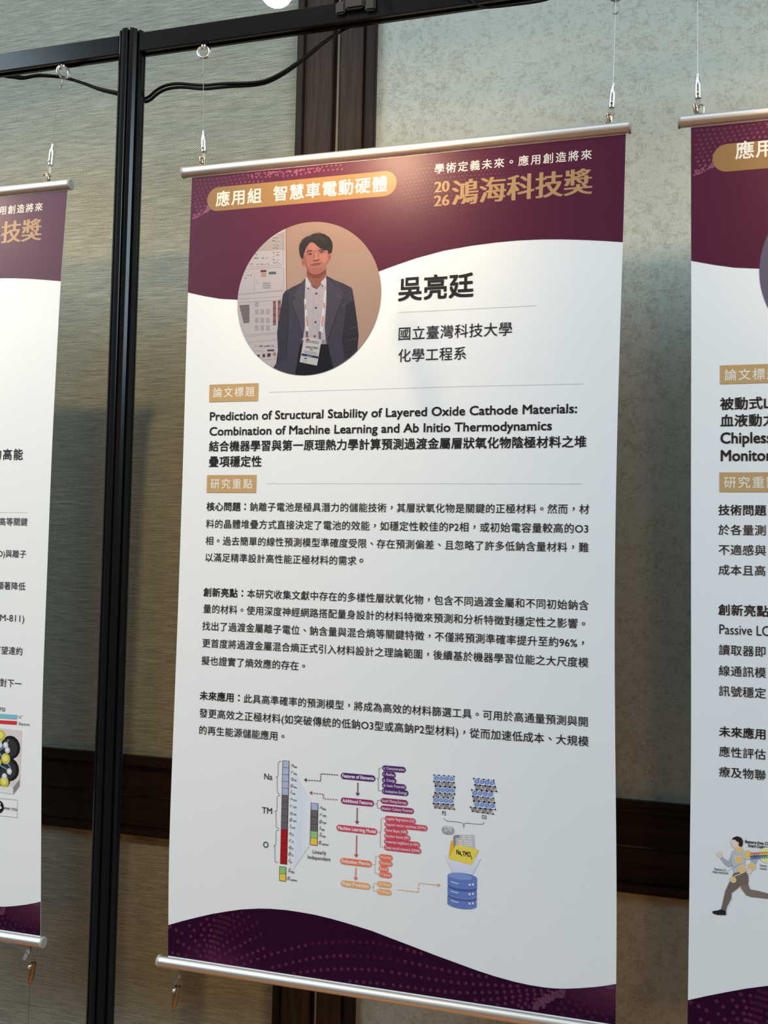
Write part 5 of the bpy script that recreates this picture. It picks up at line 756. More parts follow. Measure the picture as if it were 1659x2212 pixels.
  ('S',3,(0.022,0.012,0.014),[(380.05,-814.82),(381.96,-820.03)],0.25,0,0),
  ('S',3,(0.022,0.012,0.014),[(386.43,-814.72),(388.33,-819.92)],0.25,0,0),
  ('S',3,(0.022,0.012,0.014),[(392.79,-814.62),(394.68,-819.81)],0.25,0,0),
  ('S',3,(0.022,0.012,0.014),[(399.13,-814.52),(401.01,-819.7)],0.25,0,0),
  ('P',1,(0.542,0.63,0.85),[(375.77,-821.19),(381.99,-821.05),(381.87,-828.93),(375.65,-829.08)],0),
  ('C',2,(0.123,0.2,0.53),(378.82,-824.86),2.7,0),
  ('C',3,(0.299,0.391,0.726),(378.82,-824.86),1.7,0),
  ('P',1,(0.713,0.774,0.85),[(381.99,-821.05),(388.2,-820.91),(388.07,-828.78),(381.87,-828.93)],0),
  ('C',2,(0.123,0.2,0.53),(385.03,-824.72),2.7,0),
  ('C',3,(0.299,0.391,0.726),(385.03,-824.72),1.7,0),
  ('P',1,(0.542,0.63,0.85),[(388.2,-820.91),(394.38,-820.77),(394.26,-828.63),(388.07,-828.78)],0),
  ('C',2,(0.123,0.2,0.53),(391.23,-824.57),2.7,0),
  ('C',3,(0.299,0.391,0.726),(391.23,-824.57),1.7,0),
  ('P',1,(0.713,0.774,0.85),[(394.38,-820.77),(400.56,-820.63),(400.43,-828.48),(394.26,-828.63)],0),
  ('C',2,(0.123,0.2,0.53),(397.41,-824.43),2.7,0),
  ('C',3,(0.299,0.391,0.726),(397.41,-824.43),1.7,0),
  ('S',3,(0.022,0.012,0.014),[(375.77,-821.19),(400.56,-820.63)],0.3,0,0),
  ('C',4,(0.022,0.012,0.014),(375.77,-821.19),0.95,0),
  ('C',4,(0.022,0.012,0.014),(381.99,-821.05),0.95,0),
  ('C',4,(0.022,0.012,0.014),(388.2,-820.91),0.95,0),
  ('C',4,(0.022,0.012,0.014),(394.38,-820.77),0.95,0),
  ('C',4,(0.022,0.012,0.014),(400.56,-820.63),0.95,0),
  ('S',3,(0.022,0.012,0.014),[(375.65,-829.08),(400.43,-828.48)],0.3,0,0),
  ('C',4,(0.022,0.012,0.014),(375.65,-829.08),0.95,0),
  ('C',4,(0.022,0.012,0.014),(381.87,-828.93),0.95,0),
  ('C',4,(0.022,0.012,0.014),(388.07,-828.78),0.95,0),
  ('C',4,(0.022,0.012,0.014),(394.26,-828.63),0.95,0),
  ('C',4,(0.022,0.012,0.014),(400.43,-828.48),0.95,0),
  ('S',3,(0.022,0.012,0.014),[(375.77,-821.19),(375.65,-829.08)],0.25,0,0),
  ('S',3,(0.022,0.012,0.014),[(381.99,-821.05),(381.87,-828.93)],0.25,0,0),
  ('S',3,(0.022,0.012,0.014),[(388.2,-820.91),(388.07,-828.78)],0.25,0,0),
  ('S',3,(0.022,0.012,0.014),[(394.38,-820.77),(394.26,-828.63)],0.25,0,0),
  ('S',3,(0.022,0.012,0.014),[(400.56,-820.63),(400.43,-828.48)],0.25,0,0),
  ('P',1,(0.363,0.326,0.352),[(375.09,-828.95),(381.5,-828.78),(379.5,-834.33),(373.09,-834.5)],0),
  ('C',2,(0.111,0.098,0.111),(377.3,-831.44),1.7,0),
  ('C',3,(0.422,0.391,0.407),(377.3,-831.44),1,0),
  ('P',1,(0.601,0.543,0.557),[(381.5,-828.78),(387.89,-828.62),(385.89,-834.15),(379.5,-834.33)],0),
  ('C',2,(0.111,0.098,0.111),(383.7,-831.27),1.7,0),
  ('C',3,(0.422,0.391,0.407),(383.7,-831.27),1,0),
  ('P',1,(0.363,0.326,0.352),[(387.89,-828.62),(394.26,-828.45),(392.26,-833.97),(385.89,-834.15)],0),
  ('C',2,(0.111,0.098,0.111),(390.08,-831.1),1.7,0),
  ('C',3,(0.422,0.391,0.407),(390.08,-831.1),1,0),
  ('P',1,(0.601,0.543,0.557),[(394.26,-828.45),(400.61,-828.28),(398.62,-833.8),(392.26,-833.97)],0),
  ('C',2,(0.111,0.098,0.111),(396.44,-830.92),1.7,0),
  ('C',3,(0.422,0.391,0.407),(396.44,-830.92),1,0),
  ('S',3,(0.022,0.012,0.014),[(375.09,-828.95),(400.61,-828.28)],0.3,0,0),
  ('C',4,(0.022,0.012,0.014),(375.09,-828.95),0.95,0),
  ('C',4,(0.022,0.012,0.014),(381.5,-828.78),0.95,0),
  ('C',4,(0.022,0.012,0.014),(387.89,-828.62),0.95,0),
  ('C',4,(0.022,0.012,0.014),(394.26,-828.45),0.95,0),
  ('C',4,(0.022,0.012,0.014),(400.61,-828.28),0.95,0),
  ('S',3,(0.022,0.012,0.014),[(373.09,-834.5),(398.62,-833.8)],0.3,0,0),
  ('C',4,(0.022,0.012,0.014),(373.09,-834.5),0.95,0),
  ('C',4,(0.022,0.012,0.014),(379.5,-834.33),0.95,0),
  ('C',4,(0.022,0.012,0.014),(385.89,-834.15),0.95,0),
  ('C',4,(0.022,0.012,0.014),(392.26,-833.97),0.95,0),
  ('C',4,(0.022,0.012,0.014),(398.62,-833.8),0.95,0),
  ('S',3,(0.022,0.012,0.014),[(375.09,-828.95),(373.09,-834.5)],0.25,0,0),
  ('S',3,(0.022,0.012,0.014),[(381.5,-828.78),(379.5,-834.33)],0.25,0,0),
  ('S',3,(0.022,0.012,0.014),[(387.89,-828.62),(385.89,-834.15)],0.25,0,0),
  ('S',3,(0.022,0.012,0.014),[(394.26,-828.45),(392.26,-833.97)],0.25,0,0),
  ('S',3,(0.022,0.012,0.014),[(400.61,-828.28),(398.62,-833.8)],0.25,0,0),
  ('P',1,(0.542,0.63,0.85),[(373.28,-834.49),(379.69,-834.35),(379.76,-842.21),(373.35,-842.35)],0),
  ('C',2,(0.123,0.2,0.53),(376.52,-838.13),2.7,0),
  ('C',3,(0.299,0.391,0.726),(376.52,-838.13),1.7,0),
  ('P',1,(0.713,0.774,0.85),[(379.69,-834.35),(386.08,-834.22),(386.14,-842.07),(379.76,-842.21)],0),
  ('C',2,(0.123,0.2,0.53),(382.92,-837.99),2.7,0),
  ('C',3,(0.299,0.391,0.726),(382.92,-837.99),1.7,0),
  ('P',1,(0.542,0.63,0.85),[(386.08,-834.22),(392.45,-834.09),(392.51,-841.92),(386.14,-842.07)],0),
  ('C',2,(0.123,0.2,0.53),(389.3,-837.85),2.7,0),
  ('C',3,(0.299,0.391,0.726),(389.3,-837.85),1.7,0),
  ('P',1,(0.713,0.774,0.85),[(392.45,-834.09),(398.8,-833.96),(398.86,-841.78),(392.51,-841.92)],0),
  ('C',2,(0.123,0.2,0.53),(395.66,-837.72),2.7,0),
  ('C',3,(0.299,0.391,0.726),(395.66,-837.72),1.7,0),
  ('S',3,(0.022,0.012,0.014),[(373.28,-834.49),(398.8,-833.96)],0.3,0,0),
  ('C',4,(0.022,0.012,0.014),(373.28,-834.49),0.95,0),
  ('C',4,(0.022,0.012,0.014),(379.69,-834.35),0.95,0),
  ('C',4,(0.022,0.012,0.014),(386.08,-834.22),0.95,0),
  ('C',4,(0.022,0.012,0.014),(392.45,-834.09),0.95,0),
  ('C',4,(0.022,0.012,0.014),(398.8,-833.96),0.95,0),
  ('S',3,(0.022,0.012,0.014),[(373.35,-842.35),(398.86,-841.78)],0.3,0,0),
  ('C',4,(0.022,0.012,0.014),(373.35,-842.35),0.95,0),
  ('C',4,(0.022,0.012,0.014),(379.76,-842.21),0.95,0),
  ('C',4,(0.022,0.012,0.014),(386.14,-842.07),0.95,0),
  ('C',4,(0.022,0.012,0.014),(392.51,-841.92),0.95,0),
  ('C',4,(0.022,0.012,0.014),(398.86,-841.78),0.95,0),
  ('S',3,(0.022,0.012,0.014),[(373.28,-834.49),(373.35,-842.35)],0.25,0,0),
  ('S',3,(0.022,0.012,0.014),[(379.69,-834.35),(379.76,-842.21)],0.25,0,0),
  ('S',3,(0.022,0.012,0.014),[(386.08,-834.22),(386.14,-842.07)],0.25,0,0),
  ('S',3,(0.022,0.012,0.014),[(392.45,-834.09),(392.51,-841.92)],0.25,0,0),
  ('S',3,(0.022,0.012,0.014),[(398.8,-833.96),(398.86,-841.78)],0.25,0,0),
  ('P',1,(0.363,0.326,0.352),[(373.17,-842.73),(379.5,-842.59),(381.6,-847.75),(375.27,-847.9)],0),
  ('C',2,(0.111,0.098,0.111),(377.39,-845.02),1.7,0),
  ('C',3,(0.422,0.391,0.407),(377.39,-845.02),1,0),
  ('P',1,(0.601,0.543,0.557),[(379.5,-842.59),(385.82,-842.45),(387.91,-847.61),(381.6,-847.75)],0),
  ('C',2,(0.111,0.098,0.111),(383.71,-844.88),1.7,0),
  ('C',3,(0.422,0.391,0.407),(383.71,-844.88),1,0),
  ('P',1,(0.363,0.326,0.352),[(385.82,-842.45),(392.12,-842.32),(394.2,-847.47),(387.91,-847.61)],0),
  ('C',2,(0.111,0.098,0.111),(390.01,-844.74),1.7,0),
  ('C',3,(0.422,0.391,0.407),(390.01,-844.74),1,0),
  ('P',1,(0.601,0.543,0.557),[(392.12,-842.32),(398.4,-842.18),(400.47,-847.32),(394.2,-847.47)],0),
  ('C',2,(0.111,0.098,0.111),(396.3,-844.6),1.7,0),
  ('C',3,(0.422,0.391,0.407),(396.3,-844.6),1,0),
  ('S',3,(0.022,0.012,0.014),[(373.17,-842.73),(398.4,-842.18)],0.3,0,0),
  ('C',4,(0.022,0.012,0.014),(373.17,-842.73),0.95,0),
  ('C',4,(0.022,0.012,0.014),(379.5,-842.59),0.95,0),
  ('C',4,(0.022,0.012,0.014),(385.82,-842.45),0.95,0),
  ('C',4,(0.022,0.012,0.014),(392.12,-842.32),0.95,0),
  ('C',4,(0.022,0.012,0.014),(398.4,-842.18),0.95,0),
  ('S',3,(0.022,0.012,0.014),[(375.27,-847.9),(400.47,-847.32)],0.3,0,0),
  ('C',4,(0.022,0.012,0.014),(375.27,-847.9),0.95,0),
  ('C',4,(0.022,0.012,0.014),(381.6,-847.75),0.95,0),
  ('C',4,(0.022,0.012,0.014),(387.91,-847.61),0.95,0),
  ('C',4,(0.022,0.012,0.014),(394.2,-847.47),0.95,0),
  ('C',4,(0.022,0.012,0.014),(400.47,-847.32),0.95,0),
  ('S',3,(0.022,0.012,0.014),[(373.17,-842.73),(375.27,-847.9)],0.25,0,0),
  ('S',3,(0.022,0.012,0.014),[(379.5,-842.59),(381.6,-847.75)],0.25,0,0),
  ('S',3,(0.022,0.012,0.014),[(385.82,-842.45),(387.91,-847.61)],0.25,0,0),
  ('S',3,(0.022,0.012,0.014),[(392.12,-842.32),(394.2,-847.47)],0.25,0,0),
  ('S',3,(0.022,0.012,0.014),[(398.4,-842.18),(400.47,-847.32)],0.25,0,0),
  ('P',1,(0.542,0.63,0.85),[(425.28,-806.78),(431.67,-806.83),(433.7,-814.44),(427.32,-814.39)],0),
  ('C',2,(0.123,0.2,0.53),(429.49,-810.31),2.7,0),
  ('C',3,(0.299,0.391,0.726),(429.49,-810.31),1.7,0),
  ('P',1,(0.713,0.774,0.85),[(431.67,-806.83),(438.03,-806.89),(440.06,-814.48),(433.7,-814.44)],0),
  ('C',2,(0.123,0.2,0.53),(435.87,-810.36),2.7,0),
  ('C',3,(0.299,0.391,0.726),(435.87,-810.36),1.7,0),
  ('P',1,(0.542,0.63,0.85),[(438.03,-806.89),(444.38,-806.94),(446.4,-814.52),(440.06,-814.48)],0),
  ('C',2,(0.123,0.2,0.53),(442.22,-810.41),2.7,0),
  ('C',3,(0.299,0.391,0.726),(442.22,-810.41),1.7,0),
  ('P',1,(0.713,0.774,0.85),[(444.38,-806.94),(450.72,-807),(452.72,-814.57),(446.4,-814.52)],0),
  ('C',2,(0.123,0.2,0.53),(448.56,-810.46),2.7,0),
  ('C',3,(0.299,0.391,0.726),(448.56,-810.46),1.7,0),
  ('S',3,(0.022,0.012,0.014),[(425.28,-806.78),(450.72,-807)],0.3,0,0),
  ('C',4,(0.022,0.012,0.014),(425.28,-806.78),0.95,0),
  ('C',4,(0.022,0.012,0.014),(431.67,-806.83),0.95,0),
  ('C',4,(0.022,0.012,0.014),(438.03,-806.89),0.95,0),
  ('C',4,(0.022,0.012,0.014),(444.38,-806.94),0.95,0),
  ('C',4,(0.022,0.012,0.014),(450.72,-807),0.95,0),
  ('S',3,(0.022,0.012,0.014),[(427.32,-814.39),(452.72,-814.57)],0.3,0,0),
  ('C',4,(0.022,0.012,0.014),(427.32,-814.39),0.95,0),
  ('C',4,(0.022,0.012,0.014),(433.7,-814.44),0.95,0),
  ('C',4,(0.022,0.012,0.014),(440.06,-814.48),0.95,0),
  ('C',4,(0.022,0.012,0.014),(446.4,-814.52),0.95,0),
  ('C',4,(0.022,0.012,0.014),(452.72,-814.57),0.95,0),
  ('S',3,(0.022,0.012,0.014),[(425.28,-806.78),(427.32,-814.39)],0.25,0,0),
  ('S',3,(0.022,0.012,0.014),[(431.67,-806.83),(433.7,-814.44)],0.25,0,0),
  ('S',3,(0.022,0.012,0.014),[(438.03,-806.89),(440.06,-814.48)],0.25,0,0),
  ('S',3,(0.022,0.012,0.014),[(444.38,-806.94),(446.4,-814.52)],0.25,0,0),
  ('S',3,(0.022,0.012,0.014),[(450.72,-807),(452.72,-814.57)],0.25,0,0),
  ('P',1,(0.363,0.326,0.352),[(426.68,-814.8),(433.18,-814.95),(435.02,-820.09),(428.53,-819.95)],0),
  ('C',2,(0.111,0.098,0.111),(430.85,-817.09),1.7,0),
  ('C',3,(0.422,0.391,0.407),(430.85,-817.09),1,0),
  ('P',1,(0.601,0.543,0.557),[(433.18,-814.95),(439.65,-815.09),(441.48,-820.22),(435.02,-820.09)],0),
  ('C',2,(0.111,0.098,0.111),(437.33,-817.23),1.7,0),
  ('C',3,(0.422,0.391,0.407),(437.33,-817.23),1,0),
  ('P',1,(0.363,0.326,0.352),[(439.65,-815.09),(446.11,-815.23),(447.93,-820.36),(441.48,-820.22)],0),
  ('C',2,(0.111,0.098,0.111),(443.79,-817.37),1.7,0),
  ('C',3,(0.422,0.391,0.407),(443.79,-817.37),1,0),
  ('P',1,(0.601,0.543,0.557),[(446.11,-815.23),(452.54,-815.37),(454.35,-820.49),(447.93,-820.36)],0),
  ('C',2,(0.111,0.098,0.111),(450.23,-817.51),1.7,0),
  ('C',3,(0.422,0.391,0.407),(450.23,-817.51),1,0),
  ('S',3,(0.022,0.012,0.014),[(426.68,-814.8),(452.54,-815.37)],0.3,0,0),
  ('C',4,(0.022,0.012,0.014),(426.68,-814.8),0.95,0),
  ('C',4,(0.022,0.012,0.014),(433.18,-814.95),0.95,0),
  ('C',4,(0.022,0.012,0.014),(439.65,-815.09),0.95,0),
  ('C',4,(0.022,0.012,0.014),(446.11,-815.23),0.95,0),
  ('C',4,(0.022,0.012,0.014),(452.54,-815.37),0.95,0),
  ('S',3,(0.022,0.012,0.014),[(428.53,-819.95),(454.35,-820.49)],0.3,0,0),
  ('C',4,(0.022,0.012,0.014),(428.53,-819.95),0.95,0),
  ('C',4,(0.022,0.012,0.014),(435.02,-820.09),0.95,0),
  ('C',4,(0.022,0.012,0.014),(441.48,-820.22),0.95,0),
  ('C',4,(0.022,0.012,0.014),(447.93,-820.36),0.95,0),
  ('C',4,(0.022,0.012,0.014),(454.35,-820.49),0.95,0),
  ('S',3,(0.022,0.012,0.014),[(426.68,-814.8),(428.53,-819.95)],0.25,0,0),
  ('S',3,(0.022,0.012,0.014),[(433.18,-814.95),(435.02,-820.09)],0.25,0,0),
  ('S',3,(0.022,0.012,0.014),[(439.65,-815.09),(441.48,-820.22)],0.25,0,0),
  ('S',3,(0.022,0.012,0.014),[(446.11,-815.23),(447.93,-820.36)],0.25,0,0),
  ('S',3,(0.022,0.012,0.014),[(452.54,-815.37),(454.35,-820.49)],0.25,0,0),
  ('P',1,(0.542,0.63,0.85),[(422.88,-821.16),(429.36,-821.29),(431.03,-828.92),(424.56,-828.79)],0),
  ('C',2,(0.123,0.2,0.53),(426.96,-824.69),2.7,0),
  ('C',3,(0.299,0.391,0.726),(426.96,-824.69),1.7,0),
  ('P',1,(0.713,0.774,0.85),[(429.36,-821.29),(435.82,-821.43),(437.48,-829.04),(431.03,-828.92)],0),
  ('C',2,(0.123,0.2,0.53),(433.42,-824.82),2.7,0),
  ('C',3,(0.299,0.391,0.726),(433.42,-824.82),1.7,0),
  ('P',1,(0.542,0.63,0.85),[(435.82,-821.43),(442.26,-821.56),(443.91,-829.17),(437.48,-829.04)],0),
  ('C',2,(0.123,0.2,0.53),(439.87,-824.95),2.7,0),
  ('C',3,(0.299,0.391,0.726),(439.87,-824.95),1.7,0),
  ('P',1,(0.713,0.774,0.85),[(442.26,-821.56),(448.68,-821.7),(450.32,-829.29),(443.91,-829.17)],0),
  ('C',2,(0.123,0.2,0.53),(446.29,-825.08),2.7,0),
  ('C',3,(0.299,0.391,0.726),(446.29,-825.08),1.7,0),
  ('S',3,(0.022,0.012,0.014),[(422.88,-821.16),(448.68,-821.7)],0.3,0,0),
  ('C',4,(0.022,0.012,0.014),(422.88,-821.16),0.95,0),
  ('C',4,(0.022,0.012,0.014),(429.36,-821.29),0.95,0),
  ('C',4,(0.022,0.012,0.014),(435.82,-821.43),0.95,0),
  ('C',4,(0.022,0.012,0.014),(442.26,-821.56),0.95,0),
  ('C',4,(0.022,0.012,0.014),(448.68,-821.7),0.95,0),
  ('S',3,(0.022,0.012,0.014),[(424.56,-828.79),(450.32,-829.29)],0.3,0,0),
  ('C',4,(0.022,0.012,0.014),(424.56,-828.79),0.95,0),
  ('C',4,(0.022,0.012,0.014),(431.03,-828.92),0.95,0),
  ('C',4,(0.022,0.012,0.014),(437.48,-829.04),0.95,0),
  ('C',4,(0.022,0.012,0.014),(443.91,-829.17),0.95,0),
  ('C',4,(0.022,0.012,0.014),(450.32,-829.29),0.95,0),
  ('S',3,(0.022,0.012,0.014),[(422.88,-821.16),(424.56,-828.79)],0.25,0,0),
  ('S',3,(0.022,0.012,0.014),[(429.36,-821.29),(431.03,-828.92)],0.25,0,0),
  ('S',3,(0.022,0.012,0.014),[(435.82,-821.43),(437.48,-829.04)],0.25,0,0),
  ('S',3,(0.022,0.012,0.014),[(442.26,-821.56),(443.91,-829.17)],0.25,0,0),
  ('S',3,(0.022,0.012,0.014),[(448.68,-821.7),(450.32,-829.29)],0.25,0,0),
  ('P',1,(0.363,0.326,0.352),[(424.01,-829.02),(430.62,-829.09),(432.1,-834.25),(425.5,-834.19)],0),
  ('C',2,(0.111,0.098,0.111),(428.06,-831.31),1.7,0),
  ('C',3,(0.422,0.391,0.407),(428.06,-831.31),1,0),
  ('P',1,(0.601,0.543,0.557),[(430.62,-829.09),(437.21,-829.16),(438.68,-834.31),(432.1,-834.25)],0),
  ('C',2,(0.111,0.098,0.111),(434.65,-831.37),1.7,0),
  ('C',3,(0.422,0.391,0.407),(434.65,-831.37),1,0),
  ('P',1,(0.363,0.326,0.352),[(437.21,-829.16),(443.77,-829.22),(445.24,-834.37),(438.68,-834.31)],0),
  ('C',2,(0.111,0.098,0.111),(441.23,-831.44),1.7,0),
  ('C',3,(0.422,0.391,0.407),(441.23,-831.44),1,0),
  ('P',1,(0.601,0.543,0.557),[(443.77,-829.22),(450.32,-829.29),(451.77,-834.43),(445.24,-834.37)],0),
  ('C',2,(0.111,0.098,0.111),(447.78,-831.5),1.7,0),
  ('C',3,(0.422,0.391,0.407),(447.78,-831.5),1,0),
  ('S',3,(0.022,0.012,0.014),[(424.01,-829.02),(450.32,-829.29)],0.3,0,0),
  ('C',4,(0.022,0.012,0.014),(424.01,-829.02),0.95,0),
  ('C',4,(0.022,0.012,0.014),(430.62,-829.09),0.95,0),
  ('C',4,(0.022,0.012,0.014),(437.21,-829.16),0.95,0),
  ('C',4,(0.022,0.012,0.014),(443.77,-829.22),0.95,0),
  ('C',4,(0.022,0.012,0.014),(450.32,-829.29),0.95,0),
  ('S',3,(0.022,0.012,0.014),[(425.5,-834.19),(451.77,-834.43)],0.3,0,0),
  ('C',4,(0.022,0.012,0.014),(425.5,-834.19),0.95,0),
  ('C',4,(0.022,0.012,0.014),(432.1,-834.25),0.95,0),
  ('C',4,(0.022,0.012,0.014),(438.68,-834.31),0.95,0),
  ('C',4,(0.022,0.012,0.014),(445.24,-834.37),0.95,0),
  ('C',4,(0.022,0.012,0.014),(451.77,-834.43),0.95,0),
  ('S',3,(0.022,0.012,0.014),[(424.01,-829.02),(425.5,-834.19)],0.25,0,0),
  ('S',3,(0.022,0.012,0.014),[(430.62,-829.09),(432.1,-834.25)],0.25,0,0),
  ('S',3,(0.022,0.012,0.014),[(437.21,-829.16),(438.68,-834.31)],0.25,0,0),
  ('S',3,(0.022,0.012,0.014),[(443.77,-829.22),(445.24,-834.37)],0.25,0,0),
  ('S',3,(0.022,0.012,0.014),[(450.32,-829.29),(451.77,-834.43)],0.25,0,0),
  ('P',1,(0.542,0.63,0.85),[(425.5,-835.25),(431.97,-835.28),(433.63,-842.89),(427.18,-842.87)],0),
  ('C',2,(0.123,0.2,0.53),(429.57,-838.77),2.7,0),
  ('C',3,(0.299,0.391,0.726),(429.57,-838.77),1.7,0),
  ('P',1,(0.713,0.774,0.85),[(431.97,-835.28),(438.41,-835.31),(440.07,-842.9),(433.63,-842.89)],0),
  ('C',2,(0.123,0.2,0.53),(436.02,-838.79),2.7,0),
  ('C',3,(0.299,0.391,0.726),(436.02,-838.79),1.7,0),
  ('P',1,(0.542,0.63,0.85),[(438.41,-835.31),(444.83,-835.33),(446.48,-842.92),(440.07,-842.9)],0),
  ('C',2,(0.123,0.2,0.53),(442.45,-838.81),2.7,0),
  ('C',3,(0.299,0.391,0.726),(442.45,-838.81),1.7,0),
  ('P',1,(0.713,0.774,0.85),[(444.83,-835.33),(451.24,-835.36),(452.87,-842.93),(446.48,-842.92)],0),
  ('C',2,(0.123,0.2,0.53),(448.86,-838.83),2.7,0),
  ('C',3,(0.299,0.391,0.726),(448.86,-838.83),1.7,0),
  ('S',3,(0.022,0.012,0.014),[(425.5,-835.25),(451.24,-835.36)],0.3,0,0),
  ('C',4,(0.022,0.012,0.014),(425.5,-835.25),0.95,0),
  ('C',4,(0.022,0.012,0.014),(431.97,-835.28),0.95,0),
  ('C',4,(0.022,0.012,0.014),(438.41,-835.31),0.95,0),
  ('C',4,(0.022,0.012,0.014),(444.83,-835.33),0.95,0),
  ('C',4,(0.022,0.012,0.014),(451.24,-835.36),0.95,0),
  ('S',3,(0.022,0.012,0.014),[(427.18,-842.87),(452.87,-842.93)],0.3,0,0),
  ('C',4,(0.022,0.012,0.014),(427.18,-842.87),0.95,0),
  ('C',4,(0.022,0.012,0.014),(433.63,-842.89),0.95,0),
  ('C',4,(0.022,0.012,0.014),(440.07,-842.9),0.95,0),
  ('C',4,(0.022,0.012,0.014),(446.48,-842.92),0.95,0),
  ('C',4,(0.022,0.012,0.014),(452.87,-842.93),0.95,0),
  ('S',3,(0.022,0.012,0.014),[(425.5,-835.25),(427.18,-842.87)],0.25,0,0),
  ('S',3,(0.022,0.012,0.014),[(431.97,-835.28),(433.63,-842.89)],0.25,0,0),
  ('S',3,(0.022,0.012,0.014),[(438.41,-835.31),(440.07,-842.9)],0.25,0,0),
  ('S',3,(0.022,0.012,0.014),[(444.83,-835.33),(446.48,-842.92)],0.25,0,0),
  ('S',3,(0.022,0.012,0.014),[(451.24,-835.36),(452.87,-842.93)],0.25,0,0),
  ('P',1,(0.363,0.326,0.352),[(421.35,-842.71),(428,-842.93),(430.38,-848),(423.74,-847.79)],0),
  ('C',2,(0.111,0.098,0.111),(425.87,-844.94),1.7,0),
  ('C',3,(0.422,0.391,0.407),(425.87,-844.94),1,0),
  ('P',1,(0.601,0.543,0.557),[(428,-842.93),(434.63,-843.15),(437.01,-848.21),(430.38,-848)],0),
  ('C',2,(0.111,0.098,0.111),(432.51,-845.15),1.7,0),
  ('C',3,(0.422,0.391,0.407),(432.51,-845.15),1,0),
  ('P',1,(0.363,0.326,0.352),[(434.63,-843.15),(441.24,-843.36),(443.61,-848.42),(437.01,-848.21)],0),
  ('C',2,(0.111,0.098,0.111),(439.12,-845.37),1.7,0),
  ('C',3,(0.422,0.391,0.407),(439.12,-845.37),1,0),
  ('P',1,(0.601,0.543,0.557),[(441.24,-843.36),(447.83,-843.58),(450.19,-848.63),(443.61,-848.42)],0),
  ('C',2,(0.111,0.098,0.111),(445.72,-845.58),1.7,0),
  ('C',3,(0.422,0.391,0.407),(445.72,-845.58),1,0),
  ('S',3,(0.022,0.012,0.014),[(421.35,-842.71),(447.83,-843.58)],0.3,0,0),
  ('C',4,(0.022,0.012,0.014),(421.35,-842.71),0.95,0),
  ('C',4,(0.022,0.012,0.014),(428,-842.93),0.95,0),
  ('C',4,(0.022,0.012,0.014),(434.63,-843.15),0.95,0),
  ('C',4,(0.022,0.012,0.014),(441.24,-843.36),0.95,0),
  ('C',4,(0.022,0.012,0.014),(447.83,-843.58),0.95,0),
  ('S',3,(0.022,0.012,0.014),[(423.74,-847.79),(450.19,-848.63)],0.3,0,0),
  ('C',4,(0.022,0.012,0.014),(423.74,-847.79),0.95,0),
  ('C',4,(0.022,0.012,0.014),(430.38,-848),0.95,0),
  ('C',4,(0.022,0.012,0.014),(437.01,-848.21),0.95,0),
  ('C',4,(0.022,0.012,0.014),(443.61,-848.42),0.95,0),
  ('C',4,(0.022,0.012,0.014),(450.19,-848.63),0.95,0),
  ('S',3,(0.022,0.012,0.014),[(421.35,-842.71),(423.74,-847.79)],0.25,0,0),
  ('S',3,(0.022,0.012,0.014),[(428,-842.93),(430.38,-848)],0.25,0,0),
  ('S',3,(0.022,0.012,0.014),[(434.63,-843.15),(437.01,-848.21)],0.25,0,0),
  ('S',3,(0.022,0.012,0.014),[(441.24,-843.36),(443.61,-848.42)],0.25,0,0),
  ('S',3,(0.022,0.012,0.014),[(447.83,-843.58),(450.19,-848.63)],0.25,0,0),
  ('T',4,(0.029,0.038,0.044),'P2',384.64,389.73,-855.96,7.2,0.004,'i',0,0,0,0,0),
  ('T',4,(0.029,0.038,0.044),'O3',435.77,441.65,-855.84,7.2,0.004,'i',0,0,0,0,0),
  ('S',3,(0.106,0.131,0.158),[(387.26,-859.7),(388.39,-861.81),(392.1,-862.88),(403.15,-862.87),(409.12,-863.17),(412.15,-864.82),(412.82,-869.36)],0.55,0,1),
  ('S',3,(0.106,0.131,0.158),[(412.82,-869.36),(413.07,-865.17),(415.98,-863.12),(425.09,-863.11),(434.62,-862.79),(437.6,-861.88),(438.68,-859.58)],0.55,0,1),
  ('K',2,(0.363,0.358,0.363),384.62,400.47,-874.53,10.2),
  ('T',4,(0.78,0.78,0.8),'270',387.32,397.45,-876.1,8.4,0.01,'i',0,0,0,0,5),
  ('P',1,(0.765,0.766,0.834),[(388.76,-905.32),(434.8,-904.78),(432.25,-910.11),(391.23,-910.6)],0),
  ('P',1,(0.73,0.741,0.85),[(391.23,-910.6),(432.25,-910.11),(429.69,-915.44),(393.69,-915.87)],0),
  ('P',1,(0.697,0.716,0.85),[(393.69,-915.87),(429.69,-915.44),(427.13,-920.77),(396.15,-921.13)],0),
  ('P',1,(0.664,0.692,0.85),[(396.15,-921.13),(427.13,-920.77),(424.57,-926.11),(398.61,-926.39)],0),
  ('P',2,(0.85,0.451,0.017),[(396.62,-887.64),(397.62,-886.65),(399.19,-886.94),(401.54,-895.99),(395.24,-909.94),(393.77,-909.22)],0),
  ('P',3,(0.542,0.515,0.517),[(399.42,-881.59),(401.89,-879.3),(424.7,-876.64),(425.71,-877.77),(426.87,-893.76),(399.72,-897.07)],0),
  ('P',4,(0.26,0.25,0.266),[(399.42,-881.59),(401.89,-879.3),(402.53,-879.24),(402.88,-890.54),(400.09,-897.03)],0),
  ('P',5,(0.251,0.241,0.257),[(402.16,-879.28),(408.02,-878.51),(406.95,-882.15),(403.47,-882.86)],0),
  ('S',5,(0.85,0.85,0.85),[(410.6,-880.19),(416.07,-879.81)],0.9,0,0),
  ('S',5,(0.85,0.85,0.85),[(417.44,-879.67),(423.81,-879.55)],0.9,0,0),
  ('S',5,(0.85,0.85,0.85),[(409.88,-883),(415.36,-882.62)],0.9,0,0),
  ('S',5,(0.85,0.85,0.85),[(416.73,-882.48),(423.82,-882.28)],0.9,0,0),
